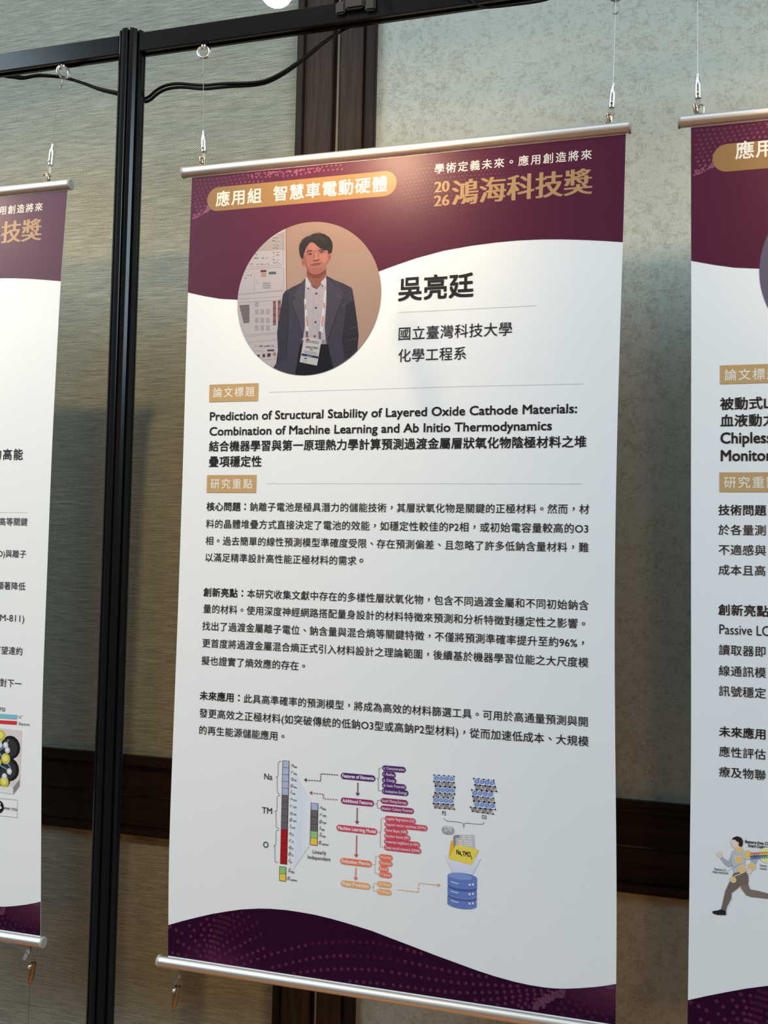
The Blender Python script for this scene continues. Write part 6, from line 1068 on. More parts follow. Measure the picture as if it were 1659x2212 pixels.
  ('S',5,(0.85,0.85,0.85),[(405.88,-886.16),(411.36,-885.77)],0.9,0,0),
  ('S',5,(0.85,0.85,0.85),[(412.73,-885.63),(423.83,-885.01)],0.9,0,0),
  ('S',5,(0.85,0.85,0.85),[(406.08,-888.88),(411.56,-888.49)],0.9,0,0),
  ('S',5,(0.85,0.85,0.85),[(412.93,-888.35),(423.85,-887.74)],0.9,0,0),
  ('S',5,(0.85,0.85,0.85),[(406.28,-891.6),(411.76,-891.21)],0.9,0,0),
  ('S',5,(0.85,0.85,0.85),[(413.13,-891.06),(424.32,-890.42)],0.9,0,0),
  ('P',6,(0.85,0.66,0.105),[(402.62,-891.89),(403.53,-891),(430.67,-893.98),(431.76,-895.09),(423.74,-913.01),(422.48,-914.21),(394.51,-910.38),(393.95,-909.38)],0),
  ('T',7,(0.01,0.009,0.011),'Na',403.62,409.47,-903.15,8.6,0.02,'i',0,0,0,0,0),
  ('T',7,(0.01,0.009,0.011),'x',409.39,410.94,-904.98,5,0.02,'i',0,0,0,0,0),
  ('T',7,(0.01,0.009,0.011),'TMO',411.48,421.86,-904.45,8.6,0.02,'i',0,0,0,0,0),
  ('T',7,(0.01,0.009,0.011),'2',421.97,423.78,-906.78,5,0.02,'i',0,0,0,0,0),
  ('P',3,(0.135,0.208,0.53),[(392.68,-930.1),(394.1,-928.34),(398.16,-926.84),(404.24,-925.84),(411.4,-925.48),(418.54,-925.82),(424.58,-926.8),(428.61,-928.27),(430.03,-930.02),(428.64,-931.76),(424.63,-933.25),(418.61,-934.26),(411.48,-934.63),(404.32,-934.31),(398.22,-933.33),(394.13,-931.85),(392.68,-930.1)],0),
  ('P',4,(0.224,0.306,0.613),[(393.14,-930.14),(394.31,-928.58),(397.68,-927.25),(402.73,-926.37),(408.67,-926.05),(414.6,-926.35),(419.62,-927.22),(422.97,-928.53),(424.15,-930.07),(422.99,-931.62),(419.66,-932.94),(414.66,-933.83),(408.74,-934.15),(402.8,-933.86),(397.74,-933),(394.34,-931.69),(393.14,-930.14)],0),
  ('P',2,(0.135,0.208,0.53),[(392.69,-930.59),(392.6,-940.72),(392.97,-941.72),(394.05,-942.68),(395.8,-943.55),(398.14,-944.31),(400.99,-944.94),(404.24,-945.39),(407.75,-945.66),(411.39,-945.74),(415.03,-945.62),(418.52,-945.31),(421.73,-944.82),(424.54,-944.17),(426.84,-943.39),(428.54,-942.5),(429.59,-941.54),(429.93,-940.55),(430.03,-930.05),(430.03,-930.02),(429.68,-930.91),(428.64,-931.76),(426.93,-932.56),(424.63,-933.25),(421.82,-933.83),(418.61,-934.26),(415.12,-934.53),(411.48,-934.63),(407.83,-934.56),(404.32,-934.31),(401.07,-933.89),(398.22,-933.33),(395.88,-932.64),(394.13,-931.85),(393.05,-930.99),(392.68,-930.1)],0),
  ('P',2,(0.059,0.108,0.374),[(392.79,-941.08),(393.15,-942.04),(394.22,-942.96),(395.95,-943.81),(398.27,-944.54),(401.1,-945.14),(404.31,-945.58),(407.79,-945.84),(411.4,-945.91),(415,-945.8),(418.45,-945.5),(421.63,-945.02),(424.41,-944.4),(426.69,-943.64),(428.38,-942.78),(429.41,-941.86),(429.76,-940.9),(429.78,-943.35),(429.43,-944.31),(428.4,-945.24),(426.71,-946.09),(424.43,-946.85),(421.65,-947.48),(418.47,-947.95),(415.02,-948.25),(411.42,-948.37),(407.81,-948.3),(404.33,-948.04),(401.12,-947.61),(398.3,-947.01),(395.98,-946.28),(394.25,-945.43),(393.18,-944.51),(392.81,-943.55)],0),
  ('P',2,(0.135,0.208,0.53),[(392.63,-943.75),(393,-944.74),(394.07,-945.7),(395.8,-946.57),(398.12,-947.33),(400.94,-947.95),(404.15,-948.4),(407.63,-948.67),(411.24,-948.75),(414.84,-948.62),(418.29,-948.31),(421.47,-947.82),(424.25,-947.17),(426.53,-946.39),(428.22,-945.5),(429.25,-944.54),(429.6,-943.55),(429.75,-951.77),(429.41,-952.8),(428.37,-953.79),(426.67,-954.72),(424.38,-955.53),(421.59,-956.21),(418.4,-956.72),(414.93,-957.05),(411.31,-957.18),(407.69,-957.11),(404.19,-956.84),(400.97,-956.38),(398.13,-955.74),(395.8,-954.96),(394.06,-954.06),(392.99,-953.08),(392.62,-952.05)],0),
  ('P',2,(0.059,0.108,0.374),[(392.9,-952.99),(393.27,-953.96),(394.34,-954.87),(396.07,-955.71),(398.39,-956.44),(401.21,-957.03),(404.42,-957.46),(407.89,-957.71),(411.5,-957.77),(415.1,-957.65),(418.55,-957.34),(421.73,-956.86),(424.51,-956.22),(426.78,-955.46),(428.47,-954.6),(429.51,-953.67),(429.85,-952.72),(429.87,-955.17),(429.52,-956.12),(428.49,-957.05),(426.8,-957.91),(424.53,-958.68),(421.75,-959.31),(418.57,-959.79),(415.12,-960.11),(411.52,-960.23),(407.91,-960.17),(404.44,-959.92),(401.23,-959.5),(398.41,-958.91),(396.09,-958.18),(394.36,-957.34),(393.29,-956.43),(392.93,-955.46)],0),
  ('P',2,(0.135,0.208,0.53),[(392.56,-955.68),(392.93,-956.68),(394,-957.63),(395.73,-958.5),(398.05,-959.25),(400.87,-959.86),(404.08,-960.31),(407.55,-960.56),(411.16,-960.63),(414.76,-960.5),(418.21,-960.17),(421.39,-959.68),(424.17,-959.02),(426.44,-958.23),(428.13,-957.34),(429.17,-956.38),(429.51,-955.38),(429.67,-964.48),(429.33,-965.5),(428.29,-966.5),(426.59,-967.42),(424.31,-968.24),(421.52,-968.93),(418.33,-969.45),(414.86,-969.79),(411.24,-969.93),(407.62,-969.87),(404.13,-969.61),(400.9,-969.16),(398.07,-968.54),(395.74,-967.76),(394,-966.87),(392.93,-965.89),(392.56,-964.86)],0),
  ('S',5,(0.78,0.78,0.8),[(396.61,-937.57),(401.02,-938.83),(406.5,-939.26)],0.9,0,0),
  ('C',5,(0.78,0.78,0.8),(420.69,-939.03),1.35,0),
  ('C',5,(0.78,0.78,0.8),(424.94,-938.18),1.35,0),
  ('S',5,(0.78,0.78,0.8),[(396.72,-949.22),(401.13,-950.47),(406.61,-950.88)],0.9,0,0),
  ('C',5,(0.78,0.78,0.8),(420.79,-950.61),1.35,0),
  ('C',5,(0.78,0.78,0.8),(425.04,-949.75),1.35,0),
  ('S',5,(0.78,0.78,0.8),[(396.83,-960.85),(401.23,-962.09),(406.71,-962.48)],0.9,0,0),
  ('C',5,(0.78,0.78,0.8),(420.89,-962.17),1.35,0),
  ('C',5,(0.78,0.78,0.8),(425.13,-961.31),1.35,0),
 ]),
]
LEFT_PRINT=[
 ('title_text','bold end of a paper title',[
  ('T',3,(0.016,0.017,0.019),'的高能',503.05,541.15,-391.06,17.5,0.014,'c',0,0,0,0,0),
 ]),
 ('text_line',None,[
  ('T',3,(0.035,0.038,0.044),'高等關鍵',518.21,556.68,-490.81,16.6,0.004,'c',0,0,0,0,0),
 ]),
 ('text_line',None,[
  ('T',3,(0.035,0.038,0.044),'O)與離子',516.19,556.78,-538.14,16.6,0.004,'c',0,0,0,0,0),
 ]),
 ('text_line',None,[
  ('T',3,(0.035,0.038,0.044),'顯著降低',518.74,557.32,-585.47,16.6,0.004,'c',0,0,0,0,0),
 ]),
 ('text_line',None,[
  ('T',3,(0.035,0.038,0.044),'M-811)',521.09,563.65,-637.6,14.2,0,'i',0,0,0,0,0),
 ]),
 ('text_line',None,[
  ('T',3,(0.035,0.038,0.044),'可望達約',518.4,557.16,-680.26,16.6,0.004,'c',0,0,0,0,0),
 ]),
 ('text_line',None,[
  ('T',3,(0.035,0.038,0.044),'對下一',531.12,557.3,-727.58,16.6,0.004,'c',0,0,0,0,0),
 ]),
 ('figure_print','printed picture of dark spheres and yellow beads',[
  ('T',4,(0.044,0.047,0.054),'FSI',525.79,535.42,-769.18,7.8,0.004,'i',0,0,0,0,0),
  ('P',2,(0.208,0.489,0.613),[(510.38,-773.53),(557.43,-772.76),(556.98,-779.33),(510.54,-779.79)],0),
  ('P',2,(0.68,0.03,0.038),[(510.62,-782.92),(557.03,-781.94),(556.35,-787.22),(510.74,-787.69)],0),
  ('T',4,(0.063,0.066,0.073),'Li⁺',560.1,566.44,-777.28,5.8,0.004,'i',0,0,0,0,0),
  ('T',4,(0.063,0.066,0.073),'Electron',560.32,578.87,-787.29,5.8,0.004,'i',0,0,0,0,0),
  ('P',1,(0.68,0.6,0.613),[(510.89,-793.95),(565.23,-795.09),(563.09,-874.54),(552.21,-887.64),(512.51,-886.24)],0),
  ('P',2,(0.26,0.241,0.248),[(562.99,-865.15),(563.09,-874.54),(552.21,-887.64),(551.71,-877.95)],0),
  ('C',2,(0.013,0.012,0.014),(546.52,-820.59),17,0),
  ('C',3,(0.038,0.035,0.041),(544.94,-821.36),13.26,0),
  ('C',2,(0.013,0.012,0.014),(544.9,-852.5),17,0),
  ('C',3,(0.038,0.035,0.041),(543.33,-853.28),13.26,0),
  ('C',2,(0.013,0.012,0.014),(523.8,-837.03),17,0),
  ('C',3,(0.038,0.035,0.041),(522.21,-837.81),13.26,0),
  ('C',2,(0.013,0.012,0.014),(530.18,-865.94),17,0),
  ('C',3,(0.038,0.035,0.041),(528.6,-866.72),13.26,0),
  ('P',4,(0.713,0.741,0.734),[(512.37,-877.25),(551.71,-877.95),(552.21,-887.64),(512.51,-886.24)],0),
  ('C',5,(0.542,0.489,0.073),(529.25,-804.66),8,0),
  ('C',6,(0.8,0.724,0.152),(528.63,-803.89),4.8,0),
  ('C',5,(0.542,0.489,0.073),(538.17,-837.55),8,0),
  ('C',6,(0.8,0.724,0.152),(537.57,-836.78),4.8,0),
  ('C',5,(0.542,0.489,0.073),(536.21,-871.14),8,0),
  ('C',6,(0.8,0.724,0.152),(535.6,-870.38),4.8,0),
  ('C',5,(0.542,0.489,0.073),(524.89,-843.49),6,0),
  ('C',6,(0.8,0.724,0.152),(524.28,-842.72),3.6,0),
  ('C',6,(0.571,0.571,0.627),(537.93,-817.96),4.6,0),
  ('C',7,(0.85,0.826,0.834),(537.53,-817.5),2.3,0),
  ('C',6,(0.571,0.571,0.627),(527.95,-818.7),4.6,0),
  ('C',7,(0.85,0.826,0.834),(527.55,-818.23),2.3,0),
  ('C',6,(0.571,0.571,0.627),(541.2,-825.07),4.6,0),
  ('C',7,(0.85,0.826,0.834),(540.8,-824.61),2.3,0),
  ('C',6,(0.571,0.571,0.627),(544.94,-855.27),4.6,0),
  ('C',7,(0.85,0.826,0.834),(544.54,-854.81),2.3,0),
  ('C',6,(0.571,0.571,0.627),(536.5,-863.13),4.6,0),
  ('C',7,(0.85,0.826,0.834),(536.1,-862.67),2.3,0),
  ('S',5,(0.216,0.451,0.734),[(523.69,-828.85),(533.6,-822.37),(540.46,-814.5),(542.34,-809.46)],1.2,0,1),
  ('S',5,(0.216,0.451,0.734),[(523.94,-846.84),(537.95,-851.43),(544.94,-855.76)],1.2,0,1),
  ('S',5,(0.216,0.451,0.734),[(527.71,-830.18),(535.83,-840.99),(545.85,-848.35),(546.98,-860.47)],1.2,0,1),
  ('S',2,(0.029,0.032,0.038),[(516.64,-895.68),(517.97,-895.66)],0.6,0,0),
  ('S',2,(0.029,0.032,0.038),[(519.05,-895.65),(520.38,-895.64)],0.6,0,0),
  ('S',2,(0.029,0.032,0.038),[(521.47,-895.63),(522.79,-895.61)],0.6,0,0),
  ('S',2,(0.029,0.032,0.038),[(523.88,-895.6),(525.2,-895.59)],0.6,0,0),
  ('S',2,(0.029,0.032,0.038),[(526.29,-895.58),(527.61,-895.56)],0.6,0,0),
  ('S',2,(0.029,0.032,0.038),[(528.69,-895.55),(530.01,-895.54)],0.6,0,0),
  ('S',2,(0.029,0.032,0.038),[(531.09,-895.53),(532.42,-895.51)],0.6,0,0),
  ('S',2,(0.029,0.032,0.038),[(533.5,-895.5),(534.82,-895.49)],0.6,0,0),
  ('S',2,(0.029,0.032,0.038),[(535.9,-895.48),(537.21,-895.46)],0.6,0,0),
  ('S',2,(0.029,0.032,0.038),[(538.29,-895.45),(539.61,-895.44)],0.6,0,0),
  ('S',2,(0.029,0.032,0.038),[(540.69,-895.43),(542,-895.41)],0.6,0,0),
  ('S',2,(0.029,0.032,0.038),[(543.08,-895.4),(544.39,-895.39)],0.6,0,0),
  ('S',2,(0.029,0.032,0.038),[(545.47,-895.38),(546.78,-895.37)],0.6,0,0),
  ('S',2,(0.029,0.032,0.038),[(547.86,-895.35),(549.17,-895.34)],0.6,0,0),
  ('S',2,(0.029,0.032,0.038),[(550.24,-895.33),(551.55,-895.32)],0.6,0,0),
  ('S',2,(0.029,0.032,0.038),[(552.62,-895.31),(553.93,-895.29)],0.6,0,0),
  ('S',2,(0.029,0.032,0.038),[(555.01,-895.28),(556.31,-895.27)],0.6,0,0),
  ('S',2,(0.029,0.032,0.038),[(557.38,-895.26),(558.69,-895.24)],0.6,0,0),
  ('S',2,(0.029,0.032,0.038),[(559.76,-895.23),(559.74,-896.3)],0.6,0,0),
  ('S',2,(0.029,0.032,0.038),[(559.72,-897.18),(559.7,-898.25)],0.6,0,0),
  ('S',2,(0.029,0.032,0.038),[(559.68,-899.12),(559.66,-900.19)],0.6,0,0),
  ('S',2,(0.029,0.032,0.038),[(559.64,-901.07),(559.62,-902.14)],0.6,0,0),
  ('S',2,(0.029,0.032,0.038),[(559.6,-903.01),(559.58,-904.08)],0.6,0,0),
  ('S',2,(0.029,0.032,0.038),[(559.56,-904.96),(559.54,-906.03)],0.6,0,0),
  ('S',2,(0.029,0.032,0.038),[(559.52,-906.9),(559.49,-907.97)],0.6,0,0),
  ('S',2,(0.029,0.032,0.038),[(559.48,-908.85),(559.45,-909.92)],0.6,0,0),
  ('S',2,(0.029,0.032,0.038),[(559.44,-910.79),(559.41,-911.86)],0.6,0,0),
  ('S',2,(0.029,0.032,0.038),[(559.4,-912.73),(559.37,-913.8)],0.6,0,0),
  ('S',2,(0.029,0.032,0.038),[(559.35,-914.68),(559.33,-915.75)],0.6,0,0),
  ('S',2,(0.029,0.032,0.038),[(559.31,-916.62),(559.29,-917.69)],0.6,0,0),
  ('S',2,(0.029,0.032,0.038),[(559.27,-918.56),(559.25,-919.63)],0.6,0,0),
  ('S',2,(0.029,0.032,0.038),[(559.23,-920.51),(557.88,-920.51)],0.6,0,0),
  ('S',2,(0.029,0.032,0.038),[(556.77,-920.51),(555.41,-920.52)],0.6,0,0),
  ('S',2,(0.029,0.032,0.038),[(554.3,-920.52),(552.94,-920.52)],0.6,0,0),
  ('S',2,(0.029,0.032,0.038),[(551.83,-920.52),(550.47,-920.53)],0.6,0,0),
  ('S',2,(0.029,0.032,0.038),[(549.36,-920.53),(548,-920.53)],0.6,0,0),
  ('S',2,(0.029,0.032,0.038),[(546.89,-920.54),(545.52,-920.54)],0.6,0,0),
  ('S',2,(0.029,0.032,0.038),[(544.41,-920.54),(543.05,-920.55)],0.6,0,0),
  ('S',2,(0.029,0.032,0.038),[(541.93,-920.55),(540.56,-920.55)],0.6,0,0),
  ('S',2,(0.029,0.032,0.038),[(539.45,-920.55),(538.08,-920.56)],0.6,0,0),
  ('S',2,(0.029,0.032,0.038),[(536.96,-920.56),(535.6,-920.56)],0.6,0,0),
  ('S',2,(0.029,0.032,0.038),[(534.48,-920.56),(533.11,-920.57)],0.6,0,0),
  ('S',2,(0.029,0.032,0.038),[(531.99,-920.57),(530.62,-920.57)],0.6,0,0),
  ('S',2,(0.029,0.032,0.038),[(529.5,-920.58),(528.12,-920.58)],0.6,0,0),
  ('S',2,(0.029,0.032,0.038),[(527,-920.58),(525.63,-920.59)],0.6,0,0),
  ('S',2,(0.029,0.032,0.038),[(524.5,-920.59),(523.13,-920.59)],0.6,0,0),
  ('S',2,(0.029,0.032,0.038),[(522.01,-920.59),(520.63,-920.6)],0.6,0,0),
  ('S',2,(0.029,0.032,0.038),[(519.5,-920.6),(518.13,-920.6)],0.6,0,0),
  ('C',2,(0.011,0.01,0.012),(526.36,-907.84),9.5,0),
  ('C',3,(0.713,0.676,0.657),(528.29,-903.6),2.2,0),
  ('C',3,(0.713,0.676,0.657),(529.94,-908.65),2.2,0),
  ('C',3,(0.713,0.676,0.657),(526.42,-911.91),2.2,0),
  ('C',3,(0.713,0.676,0.657),(525.73,-905.46),2.2,0),
  ('T',4,(0.063,0.066,0.073),'PMP-TFSI',536.31,558.75,-911.17,5.6,0.006,'i',0,0,0,0,0),
 ]),
 ('rule_line',None,[
  ('S',2,(0.52,0.52,0.52),[(462.32,-477.17),(562.22,-477.08)],0.35,0,0),
 ]),
]
RIGHT_PRINT=[
 ('category_badge','gold pill shaped category badge',[
  ('K',3,(0.3,0.165,0.068),24.88,310,-41.4,34),
  ('T',4,(0.8,0.74,0.66),'應用',61.93,84.97,-33.92,22.5,0.014,'c',0,0,0,0,0),
 ]),
 ('portrait_photo','round printed photo with a dark grey backdrop',[
  ('CIRC',3,(0.12,0.1,0.15),182.6,-182.8,104.8),
 ]),
 ('section_label','gold label above the paper title',[
  ('R',2,(0.52,0.33,0.15),33.33,-293.35,103.01,-315.78),
  ('T',4,(0.8,0.76,0.7),'論文標題',45.11,92.78,-305.02,14.6,0.006,'c',0,0,0,0,0),
 ]),
 ('title_text','bold paper title in two languages',[
  ('T',3,(0.016,0.017,0.019),'被動式L',41.18,85.68,-339.4,19.2,0.016,'c',0,0,0,0,0),
  ('T',3,(0.016,0.017,0.019),'血液動力',41.2,89.06,-359.73,19.2,0.016,'c',0,0,0,0,0),
  ('T',3,(0.016,0.017,0.019),'Chipless',34.06,91.46,-386.82,18.6,0.016,'i',0,0,0,0,0),
  ('T',3,(0.016,0.017,0.019),'Monitor',34.45,91.45,-407.82,18.6,0.016,'i',0,0,0,0,0),
 ]),
 ('section_label','gold label above the body text',[
  ('R',2,(0.52,0.33,0.15),32.86,-421.58,102.91,-444.94),
  ('T',4,(0.8,0.76,0.7),'研究重點',44.6,92.22,-433.48,14.6,0.006,'c',0,0,0,0,0),
 ]),
 ('body_paragraph','first paragraph of body text',[
  ('T',3,(0.016,0.017,0.019),'技術問題',37.97,78.73,-466.26,17.4,0.014,'c',0,0,0,0,0),
  ('T',3,(0.016,0.017,0.019),'於各量測',37.92,78.65,-489.76,17.4,0.005,'c',0,0,0,0,0),
  ('T',3,(0.016,0.017,0.019),'不適感與',37.87,78.58,-513.38,17.4,0.005,'c',0,0,0,0,0),
  ('T',3,(0.016,0.017,0.019),'成本且高',37.81,78.2,-537.2,17.4,0.005,'c',0,0,0,0,0),
 ]),
 ('body_paragraph','second paragraph of body text',[
  ('T',3,(0.016,0.017,0.019),'創新亮點',38.02,80.96,-584.33,17.4,0.014,'c',0,0,0,0,0),
  ('T',3,(0.016,0.017,0.019),'Passive LC',32.49,88.49,-612.97,16.6,0,'i',0,0,0,0,0),
  ('T',3,(0.016,0.017,0.019),'讀取器即',37.91,78.21,-631.39,17.4,0.005,'c',0,0,0,0,0),
  ('T',3,(0.016,0.017,0.019),'線通訊模',37.89,78.16,-655.8,17.4,0.005,'c',0,0,0,0,0),
  ('T',3,(0.016,0.017,0.019),'訊號穩定',37.87,78.11,-679.52,17.4,0.005,'c',0,0,0,0,0),
 ]),
 ('body_paragraph','third paragraph of body text',[
  ('T',3,(0.016,0.017,0.019),'未來應用',38.28,78.32,-726.88,17.4,0.014,'c',0,0,0,0,0),
  ('T',3,(0.016,0.017,0.019),'應性評估',38.26,77.97,-750.24,17.4,0.005,'c',0,0,0,0,0),
  ('T',3,(0.016,0.017,0.019),'療及物聯',38.23,77.93,-773.79,17.4,0.005,'c',0,0,0,0,0),
 ]),
 ('figure_print','printed picture of a running person with sensor dots',[
  ('P',2,(0.85,0.66,0.543),[(30.61,-869.16),(31.47,-867.53),(34.95,-865.49),(36.21,-867.03),(36,-871.16),(35.28,-874.07),(33.02,-873.02),(31.26,-871.67)],0),
  ('P',2,(0.422,0.438,0.504),[(34.66,-874.13),(36.51,-871.75),(43.41,-876.54),(44.64,-875.63),(48.26,-864.1),(51.35,-862.49),(50.79,-869.6),(47.19,-882.15),(43.84,-883.41),(39.09,-880.47)],0),
  ('P',3,(0.528,0.543,0.598),[(48.39,-864.08),(51.35,-862.49),(60.01,-861.97),(64.95,-862.99),(65.59,-866.75),(61.92,-869.05),(62.39,-881.13),(62.06,-886.27),(56.52,-887.52),(49.74,-889.55),(48.42,-881.37),(46.73,-872.59)],0),
  ('P',2,(0.422,0.438,0.504),[(64.95,-862.99),(74.19,-867.11),(76.06,-871.37),(73.66,-876.72),(71.86,-881.62),(68.41,-880.47),(69.32,-871.45),(64.99,-868.73)],0),
  ('P',3,(0.85,0.66,0.543),[(65.12,-883.64),(68.18,-882.41),(70.04,-884.75),(68.84,-888.06),(65.77,-888.15),(63.91,-886.32)],0),
  ('P',4,(0.85,0.66,0.543),[(47.28,-852.01),(48.76,-849.94),(54.98,-852.51),(56.25,-856.22),(55.67,-860.76),(50.72,-860.89),(48.85,-860.57),(47.58,-857.76),(46.33,-855.96)],0),
  ('P',3,(0.85,0.66,0.543),[(50.71,-860),(56.26,-857.5),(56.93,-863.19),(51.36,-863.39)],0),
  ('P',5,(0.035,0.021,0.023),[(47.28,-851.37),(48.74,-848.66),(53.07,-846.68),(57.41,-847.78),(59.67,-851.39),(59.34,-855.91),(57.52,-859.68),(56.04,-860.34),(54.77,-857.02),(54.99,-853.79),(52.5,-852.76),(50.63,-851.03)],0),
  ('P',4,(0.177,0.137,0.116),[(49.74,-889.55),(61.69,-885.29),(65.79,-890.31),(66.22,-897.27),(65.26,-900.56),(56.65,-902.18),(55.45,-905.51),(47.47,-912.81),(47.16,-919.24),(42.65,-928.72),(41.46,-933.33),(35.86,-933.76),(37.65,-926.12),(39.43,-916.95),(40.86,-910.38),(44.27,-902.32),(47.32,-896.21)],0),
  ('P',3,(0.224,0.177,0.145),[(56.65,-902.18),(65.25,-898.65),(67.76,-906),(77.57,-906.77),(88.54,-908.66),(94.61,-909.21),(94.65,-914.26),(87.37,-914.49),(69.06,-914.49),(64.14,-913.42),(59.17,-907.63)],0),
  ('P',5,(0.022,0.021,0.023),[(26.15,-936.47),(28.39,-935.3),(32.13,-934.47),(35.6,-932.76),(41.46,-933.72),(41.64,-938.68),(32.19,-939.58),(27.18,-938.66)],0),
  ('C',6,(0.782,0.63,0.466),(55.31,-862.08),4.05,0),
  ('C',7,(0.836,0.543,0.248),(55.31,-862.08),3.15,0),
  ('C',8,(0.85,0.585,0.165),(55.31,-862.08),2.1,0),
  ('C',6,(0.782,0.63,0.466),(55.16,-873.23),4.86,0),
  ('C',7,(0.836,0.543,0.248),(55.16,-873.23),3.78,0),
  ('C',8,(0.85,0.585,0.165),(55.16,-873.23),2.52,0),
  ('C',6,(0.782,0.63,0.466),(58.34,-883.87),4.86,0),
  ('C',7,(0.836,0.543,0.248),(58.34,-883.87),3.78,0),
  ('C',8,(0.85,0.585,0.165),(58.34,-883.87),2.52,0),
  ('C',6,(0.782,0.63,0.466),(69.63,-879.7),4.32,0),
  ('C',7,(0.836,0.543,0.248),(69.63,-879.7),3.36,0),
  ('C',8,(0.85,0.585,0.165),(69.63,-879.7),2.24,0),
  ('C',6,(0.782,0.63,0.466),(49.19,-897.28),3.51,0),
  ('C',7,(0.836,0.543,0.248),(49.19,-897.28),2.73,0),
  ('C',8,(0.85,0.585,0.165),(49.19,-897.28),1.82,0),
  ('C',6,(0.782,0.63,0.466),(65.59,-866.75),5.67,0),
  ('C',7,(0.836,0.543,0.248),(65.59,-866.75),4.41,0),
  ('C',8,(0.85,0.585,0.165),(65.59,-866.75),2.94,0),
  ('C',5,(0.85,0.826,0.466),(86.4,-865.19),9,0),
  ('C',6,(0.85,0.85,0.223),(86.4,-865.19),6.5,0),
  ('S',7,(0.85,0.741,0.363),[(49.17,-896),(51,-892.6),(55.31,-890.59),(58.38,-888.59),(58.72,-884.72)],0.9,0,1),
  ('S',8,(0.8,0.131,0.095),[(67.42,-864.39),(68.66,-865.97),(69.87,-863.98),(71.11,-865.56),(72.33,-863.57),(73.56,-865.14),(74.77,-863.16),(76.01,-864.73),(77.22,-862.75),(78.46,-864.32),(79.66,-862.34),(80.9,-863.91),(82.1,-861.93),(83.34,-863.5),(84.54,-861.52),(85.77,-863.09),(86.97,-861.11)],0.9,0,0),
  ('S',8,(0.029,0.079,0.073),[(67.45,-867.58),(68.69,-869.15),(69.9,-867.16),(71.14,-868.74),(72.35,-866.75),(73.59,-868.32),(74.8,-866.34),(76.04,-867.91),(77.24,-865.93),(78.48,-867.5),(79.69,-865.51),(80.92,-867.09),(82.13,-865.1),(83.36,-866.68),(84.56,-864.69),(85.79,-866.27),(87,-864.28)],0.9,0,0),
  ('S',8,(0.085,0.2,0.543),[(67.46,-869.74),(68.71,-871.32),(69.92,-869.33),(71.16,-870.9),(72.37,-868.91),(73.61,-870.49),(74.82,-868.5),(76.05,-870.07),(77.26,-868.09),(78.5,-869.66),(79.7,-867.67),(80.94,-869.25),(82.14,-867.26),(83.38,-868.83),(84.58,-866.85),(85.81,-868.42),(87.01,-866.44)],0.9,0,0),
  ('S',7,(0.26,0.258,0.275),[(43.14,-888.1),(49.06,-883.22),(58.29,-877.75)],0.35,0,0),
  ('T',4,(0.016,0.017,0.019),'Battery-free Chipless',62.16,97.85,-853.52,5,0.02,'i',0,0,0,0,0),
  ('T',4,(0.016,0.017,0.019),'Smart Clothing',65.52,86.95,-857.73,5,0.02,'i',0,0,0,0,0),
  ('T',4,(0.085,0.083,0.091),'Passive LC',28.17,41.4,-888.38,4,0.01,'i',0,0,0,0,0),
  ('T',4,(0.085,0.083,0.091),'relay networks',26.07,43.67,-891.64,4,0.01,'i',0,0,0,0,0),
  ('T',4,(0.142,0.137,0.145),'Sensor',78.57,86.62,-878.6,4,0.01,'i',0,0,0,0,0),
  ('T',4,(0.142,0.137,0.145),'reader',78.84,86.64,-882.02,4,0.01,'i',0,0,0,0,0),
 ]),
]

# ------------------------------------------------------------------ helpers
def tag(o, label=None, cat=None, group=None, kind=None):
    if label: o['label'] = label
    if cat: o['category'] = cat
    if group: o['group'] = group
    if kind: o['kind'] = kind
    return o

def empty(name, loc):
    o = bpy.data.objects.new(name, None); col.objects.link(o); o.location = loc; o.empty_display_size = 0.05
    return o

def mesh_obj(name, bm, mat, parent=None, loc=None, smooth=False, label=None):
    """bm is in world coordinates; the mesh is stored relative to its parent or loc"""
    off = Vector((0, 0, 0))
    if loc is not None: off = Vector(loc)
    p = parent
    base = Vector((0, 0, 0))
    while p is not None:
        base += p.location; p = p.parent
    bmesh.ops.recalc_face_normals(bm, faces=bm.faces[:])
    bmesh.ops.translate(bm, vec=-(off if parent is None else base), verts=bm.verts[:])
    me = bpy.data.meshes.new(name)
    if smooth:
        for f in bm.faces: f.smooth = True
    bm.to_mesh(me); bm.free()
    me.materials.append(mat)
    o = bpy.data.objects.new(name, me); col.objects.link(o)
    if parent is not None: o.parent = parent
    else: o.location = off
    if label: o['label'] = label
    if smooth:
        try: me.set_sharp_from_angle(angle=math.radians(38))
        except Exception: pass
    return o

def box(bm, x0, x1, y0, y1, z0, z1, bevel=0.0):
    r = bmesh.ops.create_cube(bm, size=1.0)
    vs = r['verts']
    for v in vs:
        v.co.x = x0 + (v.co.x + .5) * (x1 - x0); v.co.y = y0 + (v.co.y + .5) * (y1 - y0); v.co.z = z0 + (v.co.z + .5) * (z1 - z0)
    if bevel > 0:
        es = list({e for v in vs for e in v.link_edges})
        bmesh.ops.bevel(bm, geom=es, offset=bevel, segments=2, affect='EDGES', clamp_overlap=True)

def lathe(bm, prof, origin, axis, seg=24):
    """prof: (distance along axis, radius)"""
    ax = Vector(axis).normalized(); q = Vector((0, 0, 1)).rotation_difference(ax)
    rings = []
    for h, r in prof:
        ring = []
        for k in range(seg):
            a = 2 * math.pi * k / seg
            ring.append(bm.verts.new(Vector(origin) + q @ Vector((r * math.cos(a), r * math.sin(a), h))))
        rings.append(ring)
    for a, b in zip(rings[:-1], rings[1:]):
        for k in range(seg): bm.faces.new((a[k], a[(k + 1) % seg], b[(k + 1) % seg], b[k]))
    bm.faces.new(rings[0]); bm.faces.new(rings[-1])

